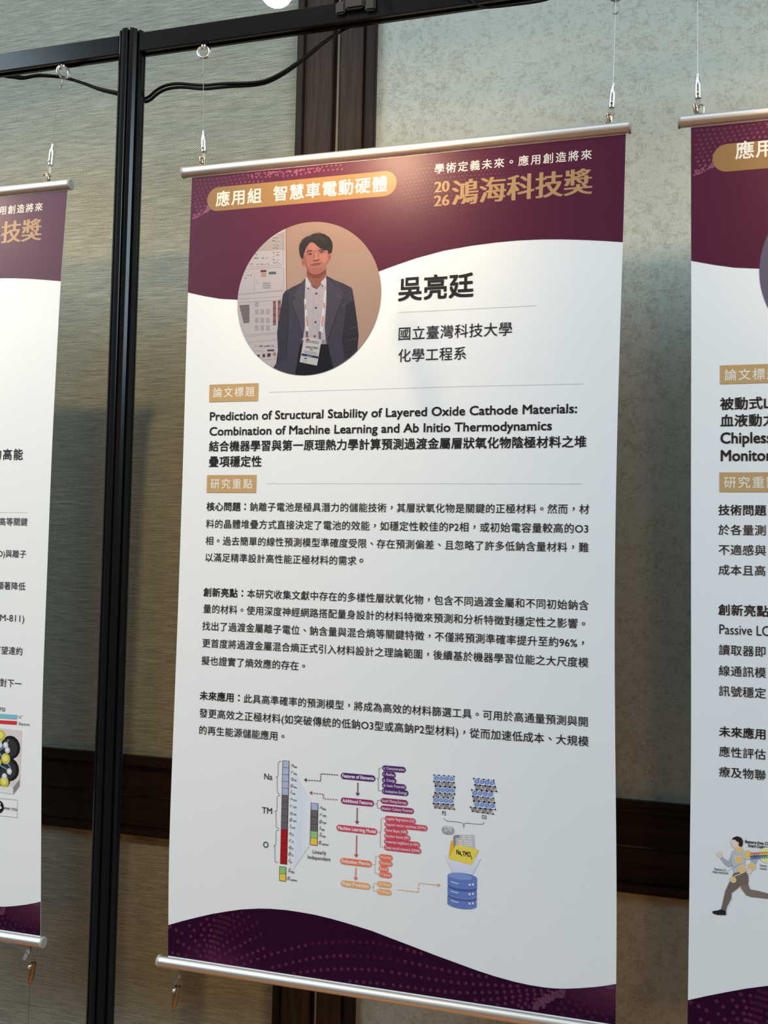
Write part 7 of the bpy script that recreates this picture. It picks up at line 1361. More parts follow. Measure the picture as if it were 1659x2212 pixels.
def crom(pts, n=6):
    P = [np.array(p, float) for p in pts]
    if len(P) < 3: return P
    P = [2 * P[0] - P[1]] + P + [2 * P[-1] - P[-2]]
    out = []
    for i in range(1, len(P) - 2):
        for k in range(n):
            t = k / n; a, b, c, d = P[i - 1], P[i], P[i + 1], P[i + 2]
            out.append(.5 * (2 * b + (c - a) * t + (2 * a - 5 * b + 4 * c - d) * t * t + (3 * b - a - 3 * c + d) * t ** 3))
    out.append(P[-2])
    return out

def tube(bm, pts, r, seg=10, closed=False, smooth=0):
    P = [Vector(p) for p in (crom(pts, smooth) if smooth else pts)]
    n = len(P); rings = []; prev = None
    for i in range(n):
        if closed: t = (P[(i + 1) % n] - P[i - 1])
        else: t = P[min(i + 1, n - 1)] - P[max(i - 1, 0)]
        t.normalize()
        if prev is None:
            a = Vector((0, 0, 1)) if abs(t.z) < .9 else Vector((1, 0, 0))
            nrm = t.cross(a).normalized()
        else: nrm = (prev - t * prev.dot(t)).normalized()
        prev = nrm; b = t.cross(nrm)
        rings.append([bm.verts.new(P[i] + r * (nrm * math.cos(2 * math.pi * k / seg) + b * math.sin(2 * math.pi * k / seg))) for k in range(seg)])
    m = n if closed else n - 1
    for i in range(m):
        a, b = rings[i], rings[(i + 1) % n]
        for k in range(seg): bm.faces.new((a[k], a[(k + 1) % seg], b[(k + 1) % seg], b[k]))
    if not closed:
        bm.faces.new(rings[0]); bm.faces.new(rings[-1])

def extrude_profile(bm, prof, axis, a, b):
    """closed profile extruded along an axis: 'x' takes (y, z), 'z' takes (x, y)"""
    def mk(p, t): return Vector((t, p[0], p[1])) if axis == 'x' else Vector((p[0], p[1], t))
    va = [bm.verts.new(mk(p, a)) for p in prof]; vb = [bm.verts.new(mk(p, b)) for p in prof]
    n = len(prof)
    for i in range(n): bm.faces.new((va[i], va[(i + 1) % n], vb[(i + 1) % n], vb[i]))
    for ring in (va, vb):
        tris = tessellate_polygon([[v.co for v in ring]])
        for t in tris:
            try: bm.faces.new([ring[i] for i in t])
            except ValueError: pass

# ------------------------------------------------------------------ materials
class N:
    """small node helper"""
    def __init__(s, name):
        s.m = bpy.data.materials.new(name); s.m.use_nodes = True
        s.t = s.m.node_tree; s.b = s.t.nodes['Principled BSDF']
    def new(s, typ, **kw):
        n = s.t.nodes.new(typ)
        for k, v in kw.items(): setattr(n, k, v)
        return n
    def link(s, a, b): s.t.links.new(a, b)
    def math(s, op, a, b=None, clamp=False):
        n = s.new('ShaderNodeMath', operation=op); n.use_clamp = clamp
        for i, x in enumerate((a, b)):
            if x is None: continue
            if isinstance(x, (int, float)): n.inputs[i].default_value = x
            else: s.link(x, n.inputs[i])
        return n.outputs[0]
    def mix(s, fac, a, b):
        n = s.new('ShaderNodeMix', data_type='RGBA')
        if isinstance(fac, (int, float)): n.inputs[0].default_value = fac
        else: s.link(fac, n.inputs[0])
        for i, x in ((6, a), (7, b)):
            if isinstance(x, tuple): n.inputs[i].default_value = (*x, 1)
            else: s.link(x, n.inputs[i])
        return n.outputs[2]
    def ramp(s, fac, stops):
        n = s.new('ShaderNodeValToRGB'); s.link(fac, n.inputs[0])
        while len(n.color_ramp.elements) < len(stops): n.color_ramp.elements.new(.5)
        for e, (p, c) in zip(n.color_ramp.elements, stops):
            e.position = p; e.color = (*c, 1) if isinstance(c, tuple) else (c, c, c, 1)
        return n.outputs[0]
    def noise(s, vec, scale, detail=4, rough=.55):
        n = s.new('ShaderNodeTexNoise'); s.link(vec, n.inputs['Vector'])
        n.inputs['Scale'].default_value = scale; n.inputs['Detail'].default_value = detail; n.inputs['Roughness'].default_value = rough
        return n.outputs['Fac']
    def coords(s, scale=(1, 1, 1)):
        g = s.new('ShaderNodeNewGeometry'); m = s.new('ShaderNodeMapping'); s.link(g.outputs['Position'], m.inputs['Vector'])
        m.inputs['Scale'].default_value = scale
        return m.outputs[0]
    def base(s, c):
        if isinstance(c, tuple): s.b.inputs['Base Color'].default_value = (*c, 1)
        else: s.link(c, s.b.inputs['Base Color'])
        return s
    def set(s, rough=.5, metal=0.0, spec=.5):
        s.b.inputs['Roughness'].default_value = rough; s.b.inputs['Metallic'].default_value = metal
        s.b.inputs['Specular IOR Level'].default_value = spec
        return s
    def bump(s, h, strength=.2, dist=.001):
        n = s.new('ShaderNodeBump'); s.link(h, n.inputs['Height']); n.inputs['Strength'].default_value = strength; n.inputs['Distance'].default_value = dist
        s.link(n.outputs[0], s.b.inputs['Normal'])
        return s

def mottled(name, c, rough, metal=0.0, spec=.5, amount=.12, scale=60.0):
    n = N(name); f = n.noise(n.coords(), scale, 3)
    n.base(n.mix(f, tuple(x * (1 - amount) for x in c), tuple(min(1, x * (1 + amount)) for x in c))).set(rough, metal, spec)
    return n.m

def herringbone_cloth():
    n = N('herringbone_wall_cloth')
    g = n.new('ShaderNodeNewGeometry'); sp = n.new('ShaderNodeSeparateXYZ'); n.link(g.outputs['Position'], sp.inputs[0])
    wob = n.noise(n.coords(), 40.0, 2)
    x = n.math('ADD', sp.outputs['X'], n.math('MULTIPLY', wob, .0010)); z = sp.outputs['Z']
    tri = n.math('ABSOLUTE', n.math('SUBTRACT', n.math('FRACT', n.math('DIVIDE', x, .021)), .5))
    ph = n.math('DIVIDE', n.math('ADD', z, n.math('MULTIPLY', tri, .0205)), .0036)
    st = n.math('SINE', n.math('MULTIPLY', ph, 6.2832))
    st = n.math('ADD', n.math('MULTIPLY', st, .5), .5)
    slub = n.noise(n.coords((22, 22, 620)), 1.0, 4, .6)
    slub = n.ramp(slub, [(.36, 0.0), (.66, 1.0)])
    weave = n.noise(n.coords((260, 260, 900)), 1.0, 2)
    fleck = n.ramp(n.noise(n.coords((150, 150, 240)), 1.0, 1), [(.70, 0.0), (.76, 1.0)])
    # the herringbone shows where the cloth is not slubbed
    patch = n.ramp(n.noise(n.coords((5, 5, 26)), 1.0, 3), [(.32, .2), (.58, 1.0)])
    h = n.math('ADD', n.math('MULTIPLY', n.math('MULTIPLY', n.math('SUBTRACT', st, .5), patch), .92), n.math('MULTIPLY', n.math('SUBTRACT', slub, .5), .48))
    h = n.math('ADD', n.math('ADD', h, n.math('MULTIPLY', n.math('SUBTRACT', weave, .5), .45)), .5, True)
    c = n.mix(h, (.115, .115, .088), (.465, .46, .375))
    c = n.mix(n.math('MULTIPLY', fleck, .7), c, (.10, .09, .065))
    n.base(c).set(.75, 0, .25); n.bump(h, .35, .0008)
    return n.m

def distressed_paper():
    n = N('distressed_wall_paper')
    a = n.noise(n.coords((80, 80, 66)), 1.0, 6, .80)
    v = n.noise(n.coords((900, 900, 120)), 1.0, 3, .65)
    hz = n.noise(n.coords((120, 120, 900)), 1.0, 3, .65)
    big = n.noise(n.coords((4, 4, 3)), 1.0, 2)
    s = n.math('ADD', n.math('ADD', n.math('MULTIPLY', a, .40), n.math('MULTIPLY', v, .29)), n.math('ADD', n.math('MULTIPLY', hz, .25), n.math('MULTIPLY', big, .10)))
    f = n.ramp(s, [(.515, 0.0), (.575, 1.0)])
    fine = n.noise(n.coords((700, 700, 700)), 1.0, 1)
    c = n.mix(f, (.475, .495, .43), (.34, .325, .265))
    c = n.mix(n.math('MULTIPLY', fine, .30), c, (.30, .29, .25))
    n.base(c).set(.6, 0, .3); n.bump(s, .10, .0008)
    return n.m

def dark_wood(name, vert=True, k=1.0):
    n = N(name)
    sc = (90, 90, 5) if vert else (5, 60, 110)
    a = n.noise(n.coords(sc), 1.0, 5, .6); b = n.noise(n.coords(tuple(x * 4 for x in sc)), 1.0, 3)
    f = n.math('ADD', n.math('MULTIPLY', a, .7), n.math('MULTIPLY', b, .3))
    c = n.ramp(f, [(.33, (.016 * k, .0085 * k, .006 * k)), (.5, (.034 * k, .019 * k, .0135 * k)), (.68, (.052 * k, .030 * k, .022 * k))])
    n.base(c).set(.42, 0, .2); n.bump(f, .08, .0006)
    return n.m

def satin_metal(name, c, rough):
    n = N(name); f = n.noise(n.coords((8, 600, 600)), 1.0, 3)
    n.base(c).set(rough, 1.0, .5)
    r = n.new('ShaderNodeMapRange'); n.link(f, r.inputs[0]); r.inputs[3].default_value = rough - .05; r.inputs[4].default_value = rough + .05
    n.link(r.outputs[0], n.b.inputs['Roughness'])
    return n.m

def ink_material():
    n = N('printed_ink'); a = n.new('ShaderNodeAttribute', attribute_name='ink')
    n.base(a.outputs['Color']).set(.37, 0, .25)
    n.bump(n.noise(n.coords(), 1500.0, 2), .13, .0005)
    return n.m

def sheet_material():
    n = N('white_banner_vinyl'); f = n.noise(n.coords(), 14.0, 2)
    n.base(n.mix(f, (.79, .80, .81), (.81, .82, .83))).set(.42, 0, .28)
    n.bump(n.noise(n.coords(), 1500.0, 2), .18, .0005)
    return n.m

def glow(name, c, strength):
    n = N(name); n.base((.9, .85, .75))
    n.b.inputs['Emission Color'].default_value = (*c, 1); n.b.inputs['Emission Strength'].default_value = strength
    return n.m

M = dict(back=mottled('grey_banner_back', (.22, .22, .22), .7), cloth=herringbone_cloth(), paper=distressed_paper(), wood_v=dark_wood('dark_wood_upright', True, 1.15), wood_h=dark_wood('dark_wood_rail', False, .55),
         wood_dark=dark_wood('darker_wood_bead', True, .5), seal=mottled('pale_seal_strip', (.26, .22, .17), .6), gap=mottled('black_gap', (.004, .004, .004), .8),
         alu=satin_metal('satin_aluminium', (.82, .80, .78), .47), cap=mottled('grey_plastic_cap', (.40, .37, .34), .45),
         chrome=satin_metal('chromed_steel', (.88, .87, .85), .26), wire=satin_metal('steel_wire', (.30, .30, .29), .5), bronze=satin_metal('dull_clip_steel', (.42, .33, .26), .34),
         black=mottled('black_anodised', (.007, .0075, .009), .20, 0, .22), plastic=mottled('black_plastic', (.018, .018, .020), .5, 0, .4), rubber=mottled('black_cable_rubber', (.004, .004, .005), .4, 0, .22),
         ink=ink_material(), sheet=sheet_material(), carpet=mottled('brown_carpet', (.20, .095, .036), .95, 0, .1, .35, 300),
         bulb=glow('glowing_bulb', (1.0, .88, .62), 26.0), socket=mottled('brown_socket', (.03, .018, .012), .4), screw=satin_metal('steel_screw', (.9, .88, .85), .2))

# ------------------------------------------------------------------ setting
WY = 0.28
FLOOR = -2.05
def structure(name, bm, mat): return tag(mesh_obj(name, bm, mat), kind='structure')
bm = bmesh.new(); box(bm, -2.6, .0415, WY, WY + .08, FLOOR, 1.6); structure('wall_left', bm, M['cloth'])
bm = bmesh.new(); box(bm, .180, 2.8, WY, WY + .08, FLOOR, 1.6); structure('wall_right', bm, M['paper'])
bm = bmesh.new(); box(bm, -2.6, 2.8, -3.6, WY + .08, FLOOR - .06, FLOOR); structure('floor', bm, M['carpet'])
# the upright frames of the two folding wall panels
tn = [0]
def trim(x0, x1, y0, y1, z0, z1, mat, bev=.0012):
    tn[0] += 1
    b = bmesh.new(); box(b, x0, x1, y0, y1, z0, z1, bev); return structure('trim_%d' % tn[0], b, M[mat])
trim(.0410, .0535, WY - .010, WY + .05, FLOOR, 1.6, 'wood_dark')
trim(.0535, .1035, WY - .004, WY + .05, FLOOR, 1.6, 'wood_v')
trim(.1035, .1085, WY + .006, WY + .05, FLOOR, 1.6, 'gap')
trim(.1085, .1128, WY + .003, WY + .05, FLOOR, 1.6, 'seal', .0006)
trim(.1128, .1165, WY + .012, WY + .05, FLOOR, 1.6, 'gap')
trim(.1165, .1570, WY - .004, WY + .05, FLOOR, 1.6, 'wood_v')
trim(.1570, .1640, WY + .001, WY + .05, FLOOR, 1.6, 'wood_dark')
trim(.1640, .1800, WY - .010, WY + .05, FLOOR, 1.6, 'wood_dark')
# the horizontal rails
for x0, x1 in ((-2.6, .0408), (.1802, 2.8)):
    trim(x0, x1, WY - .012, WY + .01, -.8945, -.8775, 'wood_h')
    trim(x0, x1, WY - .005, WY + .01, -.9445, -.8948, 'wood_h')
    trim(x0, x1, WY - .005, WY + .01, -.9965, -.9468, 'wood_h')
    trim(x0, x1, WY - .012, WY + .01, -1.0100, -.9968, 'wood_h')
trim(-2.6, .0408, WY - .003, WY + .01, -1.0135, -1.0102, 'cloth', .0008)
trim(.1802, 2.8, WY - .003, WY + .01, -1.0140, -1.0102, 'seal', .0008)

# ------------------------------------------------------------------ display frame
def beam_profile():
    return [(0, .1965), (.0012, .1955), (.006, .1955), (.006, .2000), (.014, .2000), (.014, .1955), (.0188, .1955), (.020, .1965), (.020, .2225), (.0188, .2235), (.0012, .2235), (0, .2225)]
def frame_beam(x0, x1, label):
    b = bmesh.new(); extrude_profile(b, beam_profile(), 'x', x0, x1)
    return tag(mesh_obj('frame_beam', b, M['black'], loc=((x0 + x1) / 2, .01, .1955)), label, 'beam', 'frame beams')
frame_beam(-1.10, -.1275, 'black metal frame beam to the left of the grooved post')
frame_beam(-.0925, 1.30, 'black metal frame beam to the right of the grooved post, under the bulb')
# grooved upright
prof = []
PX, PY, R0, R1 = -.1100, .0105, .0188, .0128
for k in range(8):
    a0 = math.radians(45 * k + 22.5 + 12)
    for t, r in ((-17.0, R1 - .001), (-17.0, R0 - .0006), (-15.0, R0), (0, R0 + .0006), (15.0, R0), (17.0, R0 - .0006), (17.0, R1 - .001)):
        a = a0 + math.radians(t); prof.append((PX + r * math.cos(a), PY + r * math.sin(a)))
post = tag(empty('frame_post', (PX, PY, FLOOR)), 'tall black grooved metal post standing between the left and middle banners', 'post')
b = bmesh.new(); extrude_profile(b, prof, 'z', FLOOR + .012, .2285); mesh_obj('upright', b, M['black'], post)
b = bmesh.new(); lathe(b, [(0, .012), (FLOOR * -1 + .2200 - .02, .012)], (PX, PY, FLOOR + .015), (0, 0, 1), 16); mesh_obj('core', b, M['plastic'], post)
b = bmesh.new(); lathe(b, [(0, .075), (.008, .075), (.012, .070)], (PX, PY, FLOOR), (0, 0, 1), 32); mesh_obj('base_plate', b, M['black'], post)

# ------------------------------------------------------------------ glyphs
fcu = bpy.data.curves.new('glyph_source', 'FONT'); fob = bpy.data.objects.new('glyph_source', fcu); col.objects.link(fob)
fcu.resolution_u = 3
_g = {}
def _raw(ch):
    fcu.body = ch
    bpy.context.view_layer.update()
    ev = fob.evaluated_get(bpy.context.evaluated_depsgraph_get())
    me = bpy.data.meshes.new_from_object(ev)
    vs = np.zeros(len(me.vertices) * 3); me.vertices.foreach_get('co', vs); vs = vs.reshape(-1, 3)[:, :2].copy()
    fs = [tuple(p.vertices) for p in me.polygons]
    bpy.data.meshes.remove(me)
    return vs, fs
def wide(ch): return ord(ch) >= 0x2E80
_adv = {}
def advance(ch):
    if wide(ch): return 1.0
    if ch not in _adv:
        a, _ = _raw('H' + ch + 'H'); c, _ = _raw('HH')
        _adv[ch] = float(a[:, 0].max() - c[:, 0].max())
    return _adv[ch]
def glyph(ch):
    k = ch
    if k not in _g:
        if ch == ' ': _g[k] = (np.zeros((0, 2)), [])
        else:
            vs, fs = _raw(ch)
            if ch in '，。、：' and len(vs):
                c = (vs.min(0) + vs.max(0)) / 2; vs = vs + (np.array((.5, .38)) - c)
            _g[k] = (vs, fs)
    return _g[k]

# ------------------------------------------------------------------ printing on a sheet
CLIP = [(182.6 + 104.8 * math.cos(2 * math.pi * k / 96), -182.8 + 104.8 * math.sin(2 * math.pi * k / 96)) for k in range(96)]
def clip_poly(sub, clip):
    out = list(sub)
    for i in range(len(clip)):
        a, b = clip[i], clip[(i + 1) % len(clip)]
        inp, out = out, []
        if not inp: return []
        def side(p): return (b[0] - a[0]) * (p[1] - a[1]) - (b[1] - a[1]) * (p[0] - a[0])
        for j in range(len(inp)):
            p, q = inp[j - 1], inp[j]; sp, sq = side(p), side(q)
            if (sp >= 0) != (sq >= 0):
                t = sp / (sp - sq); out.append((p[0] + (q[0] - p[0]) * t, p[1] + (q[1] - p[1]) * t))
            if sq >= 0: out.append(q)
    return out

class Sheet:
    """maps print millimetres to the hanging sheet"""
    def __init__(s, x0, left, right):
        s.x0 = x0
        s.lk = sorted(left); s.rk = sorted(right)
    def xy(s, u, v):
        a = np.interp(v, [k for k, _ in s.lk], [q for _, q in s.lk]); b = .6 + np.interp(v, [k for k, _ in s.rk], [q for _, q in s.rk])
        return s.x0 + a + u / .6 * (b - a)

class Ink:
    def __init__(s): s.v = []; s.f = []; s.c = []; s.n = 0
    def add(s, pts, faces, L, c):
        for p in pts: s.v.append((p[0], p[1], L))
        for f in faces: s.f.append(tuple(i + s.n for i in f)); s.c.append(c)
        s.n += len(pts)
    def poly(s, pts, L, c, clip=0):
        if clip:
            pts = clip_poly(pts, CLIP)
        if len(pts) < 3: return
        tris = tessellate_polygon([[Vector((p[0], p[1], 0)) for p in pts]])
        s.add(pts, [tuple(t) for t in tris], L, c)
    def disc(s, c, r, L, colr, n=14, clip=0):
        s.poly([(c[0] + r * math.cos(2 * math.pi * k / n), c[1] + r * math.sin(2 * math.pi * k / n)) for k in range(n)], L, colr, clip)
    def stroke(s, pts, w, L, c, clip=0, smooth=0):
        P = [np.array(p, float)[:2] for p in (crom(pts, 5) if smooth else pts)]
        lf, rg = [], []
        for i in range(len(P)):
            d0 = P[i] - P[i - 1] if i else P[1] - P[0]; d1 = P[i + 1] - P[i] if i < len(P) - 1 else P[-1] - P[-2]
            d0 = d0 / (np.hypot(*d0) + 1e-9); d1 = d1 / (np.hypot(*d1) + 1e-9); t = d0 + d1
            t = t / (np.hypot(*t) + 1e-9); n = np.array((-t[1], t[0])); k = 1 / max(.5, float(n @ np.array((-d1[1], d1[0]))))
            lf.append(P[i] + n * w / 2 * k); rg.append(P[i] - n * w / 2 * k)
        for i in range(len(P) - 1):
            q = [tuple(rg[i]), tuple(rg[i + 1]), tuple(lf[i + 1]), tuple(lf[i])]
            if clip: s.poly(q, L, c, 1)
            else: s.add(q, [(0, 1, 2, 3)], L, c)
    def text(s, t, u0, u1, v, em, c, L, bold=0, mode='c', sh=0, heavy=0, hb=0, rot=0):
        adv = [advance(ch) for ch in t]; n = len(t)
        hs = 1.0
        if mode == 'c' and n > 1:
            em = min(em, .985 * (u1 - u0) / (sum(adv) - adv[0] / 2 - adv[-1] / 2))
        if mode == 'c':
            if n == 1: pen = [u0 - adv[0] * em / 2]; tr = 0
            else:
                S = sum(adv) - adv[0] / 2 - adv[-1] / 2; tr = ((u1 - u0) / em - S) / (n - 1)
                x = u0 - adv[0] * em / 2; pen = []
                for a in adv: pen.append(x); x += (a + tr) * em
            by = v - .38 * em
        else:
            x = 0; pen = []
            for a in adv: pen.append(x); x += a
            g0 = glyph(t[0])[0]; g1 = glyph(t[-1])[0]
            lo = g0[:, 0].min(); hi = pen[-1] + g1[:, 0].max()
            hs = (u1 - u0) / ((hi - lo) * em)
            pen = [u0 + (p - lo) * em * hs for p in pen]; by = v
        ca, sa = math.cos(math.radians(rot)), math.sin(math.radians(rot))
        for i, (ch, x) in enumerate(zip(t, pen)):
            vs, fs = glyph(ch); bd = .016 if i < hb else bold
            if not len(vs): continue
            q = np.empty_like(vs); dx = vs[:, 0] * em * hs + (x - u0) + vs[:, 1] * em * sh; dy = vs[:, 1] * em
            q[:, 0] = u0 + dx * ca - dy * sa; q[:, 1] = by + dx * sa + dy * ca
            if heavy: off = [(-.034, bd), (-.012, -bd), (.012, bd), (.034, -bd)] if heavy == 1 else [(-.035, 0), (0, 0), (.035, 0)]
            else: off = [(bd, bd), (-bd, bd), (bd, -bd), (-bd, -bd)] if bd > .001 else [(0, 0)]
            for k, (d, e) in enumerate(off):
                s.add([(a + d * em, b + e * em) for a, b in q], fs, L + k * .04, c)
    def plain(s, t, u, v, em, c, L, bold, sh):
        x = u
        for ch in t:
            vs, fs = glyph(ch)
            off = [(bold, bold), (-bold, bold), (bold, -bold), (-bold, -bold)] if bold > .001 else [(0, 0)]
            for k, (d, e) in enumerate(off):
                if len(vs): s.add([(x + (a + d) * em + b * em * sh, v + (b + e) * em) for a, b in vs], fs, L + k * .04, c)
            x += advance(ch) * em
    def run(s, prims):
        for i_, q in enumerate(prims):
            k, L, c = q[0], q[1] + .9 * i_ / len(prims), q[2]
            if k == 'P': s.poly(q[3], L, c, q[4])
            elif k == 'S': s.stroke(q[3], q[4], L, c, q[5], q[6])
            elif k == 'C': s.disc(q[3], q[4], L, c, 16, q[5])
            elif k == 'D':
                for i, p in enumerate(q[3]): s.disc(p, q[4], L + .3 * i / len(q[3]), c, 12)
            elif k == 'K':
                u0, u1, v, h = q[3], q[4], q[5], q[6]; r = h / 2
                s.poly([(u0 + r - r * math.sin(math.pi * i / 12), v + r * math.cos(math.pi * i / 12)) for i in range(13)] + [(u1 - r + r * math.sin(math.pi * i / 12), v - r * math.cos(math.pi * i / 12)) for i in range(13)], L, c)
            elif k == 'R': s.add([(q[3], q[4]), (q[5], q[4]), (q[5], q[6]), (q[3], q[6])], [(0, 1, 2, 3)], L, c)
            elif k == 'CIRC': s.disc((q[3], q[4]), q[5], L, c, 96)
            elif k == 'T': s.text(q[3], q[4], q[5], q[6], q[7], c, L, q[8], q[9], q[10], q[11], q[12], q[14])
            elif k == 't': s.plain(q[3], q[4], q[5], q[6], c, L, q[7], q[8])
        return s
    def build(s, name, sheet, parent, label=None):
        base = Vector((0, 0, 0)); p = parent
        while p is not None: base += p.location; p = p.parent
        me = bpy.data.meshes.new(name)
        me.from_pydata([(sheet.xy(u / 1000, v / 1000) - base.x, -.0004 - L * .00004 - base.y, v / 1000 - base.z) for u, v, L in s.v], [], s.f)
        at = me.color_attributes.new('ink', 'FLOAT_COLOR', 'CORNER')
        cols = np.ones((len(me.loops), 4), dtype=np.float32)
        for pl, c in zip(me.polygons, s.c): cols[pl.loop_start:pl.loop_start + pl.loop_total, :3] = c
        at.data.foreach_set('color', cols.ravel())
        me.materials.append(M['ink'])
        o = bpy.data.objects.new(name, me); col.objects.link(o); o.parent = parent
        if label: o['label'] = label
        return o

# ------------------------------------------------------------------ banners
def banner(sheet, prints, label, hooks=(.0150, .5785), low_hooks=(.0155, .5800)):
    x0 = sheet.x0
    root = tag(empty('hanging_banner', (x0 + .3, 0, -1.0995)), label, 'banner', 'hanging award banners')
    for nm, zc in (('top_rail', .0085), ('bottom_rail', -1.0920)):
        b = bmesh.new(); r = .0074
        lathe(b, [(0, r), (.6225 - .0068, r)], (x0 - .0125, 0, zc), (1, 0, 0), 40)
        rail = mesh_obj(nm, b, M['alu'], root, smooth=True)
        for xe, d in ((x0 - .0125, -1), (x0 + .6032, 1)):
            b = bmesh.new(); lathe(b, [(0, r + .0007), (.0022, r + .0007), (.0032, r - .0004)], (xe, 0, zc), (d, 0, 0), 40)
            mesh_obj('end_cap', b, M['cap'], rail, smooth=True)
        for xh in (hooks if nm == 'top_rail' else low_hooks):
            b = bmesh.new(); s = 1 if nm == 'top_rail' else -1
            zt = zc + s * r
            tube(b, [(x0 + xh + .0035, 0, zt - s * .001), (x0 + xh + .0042, 0, zt + s * .007), (x0 + xh + .0030, 0, zt + s * .0105), (x0 + xh, 0, zt + s * .0115), (x0 + xh - .0030, 0, zt + s * .0100)], .0009, 8, smooth=5)
            tube(b, [(x0 + xh + .0035, 0, zt + s * .0008), (x0 + xh, 0, zt + s * .0009), (x0 + xh - .0035, 0, zt + s * .0022)], .0009, 8, smooth=4)
            mesh_obj('rail_hook', b, M['bronze'], rail, smooth=True)
    b = bmesh.new(); rows = 60; fr = []; bk = []
    for i in range(rows + 1):
        v = .004 - 1.092 * i / rows
        fr.append([b.verts.new((sheet.xy(u, v), 0, v)) for u in (0, .2, .4, .6)]); bk.append([b.verts.new((sheet.xy(u, v), .0005, v)) for u in (0, .2, .4, .6)])
    for i in range(rows):
        for j in range(3):
            b.faces.new((fr[i][j], fr[i][j + 1], fr[i + 1][j + 1], fr[i + 1][j])); b.faces.new((bk[i][j], bk[i + 1][j], bk[i + 1][j + 1], bk[i][j + 1]))
        b.faces.new((fr[i][0], fr[i + 1][0], bk[i + 1][0], bk[i][0])); b.faces.new((fr[i][3], bk[i][3], bk[i + 1][3], fr[i + 1][3]))
    sh = mesh_obj('printed_sheet', b, M['sheet'], root)
    sh.data.materials.append(M['back'])
    for p in sh.data.polygons:
        if p.normal.y > .5: p.material_index = 1
    for nm, lb, prims in prints: Ink().run(prims).build(nm, sheet, sh, lb)
    return root
MAIN_L = [(0, 0), (-.05, -.0007), (-.16, -.0013), (-.4, -.0007), (-.62, -.0015), (-.79, -.003), (-.90, -.004), (-.98, -.0035), (-1.04, -.0015), (-1.083, 0)]
MAIN_R = [(0, -.0005), (-.1, -.0018), (-.2, -.0038), (-.3, -.0056), (-.4, -.007), (-.5, -.0076), (-.6, -.0072), (-.7, -.0057), (-.8, -.0035), (-.9, -.0012), (-1.0, 0), (-1.083, 0)]
def smooth_keys(k):
    k = sorted(k); xs = [a for a, _ in k]; ys = [b for _, b in k]
    z = np.linspace(xs[0], xs[-1], 120); y = np.interp(z, xs, ys)
    for _ in range(40): y[1:-1] = .25 * y[:-2] + .5 * y[1:-1] + .25 * y[2:]
    return list(zip(z, y))
S_MAIN = Sheet(0.0, smooth_keys(MAIN_L), smooth_keys(MAIN_R))
S_LEFT = Sheet(-.805, [(0, 0)], smooth_keys([(0, 0), (-.134, -.0065), (-.374, -.011), (-.741, -.012), (-.816, -.0101), (-1.037, -.0019), (-1.083, 0)]))
S_RIGHT = Sheet(.677, smooth_keys([(0, 0), (-.16, .0015), (-.21, .0022), (-.466, .0038), (-.63, .0054), (-.784, .0067), (-.82, .0061), (-.93, .0058), (-1.037, .0054), (-1.083, .005)]), [(0, 0)])
banner(S_MAIN, TEMPLATE + MAIN_PRINT, 'middle hanging banner, wholly in view, with a round portrait photo and a flow chart')
banner(S_LEFT, TEMPLATE + LEFT_PRINT, 'left hanging banner cut by the frame edge, showing dark spheres and yellow beads', (.0155, .5600))
banner(S_RIGHT, TEMPLATE + RIGHT_PRINT, 'right hanging banner cut by the frame edge, showing a running person', (.0108, .5800))

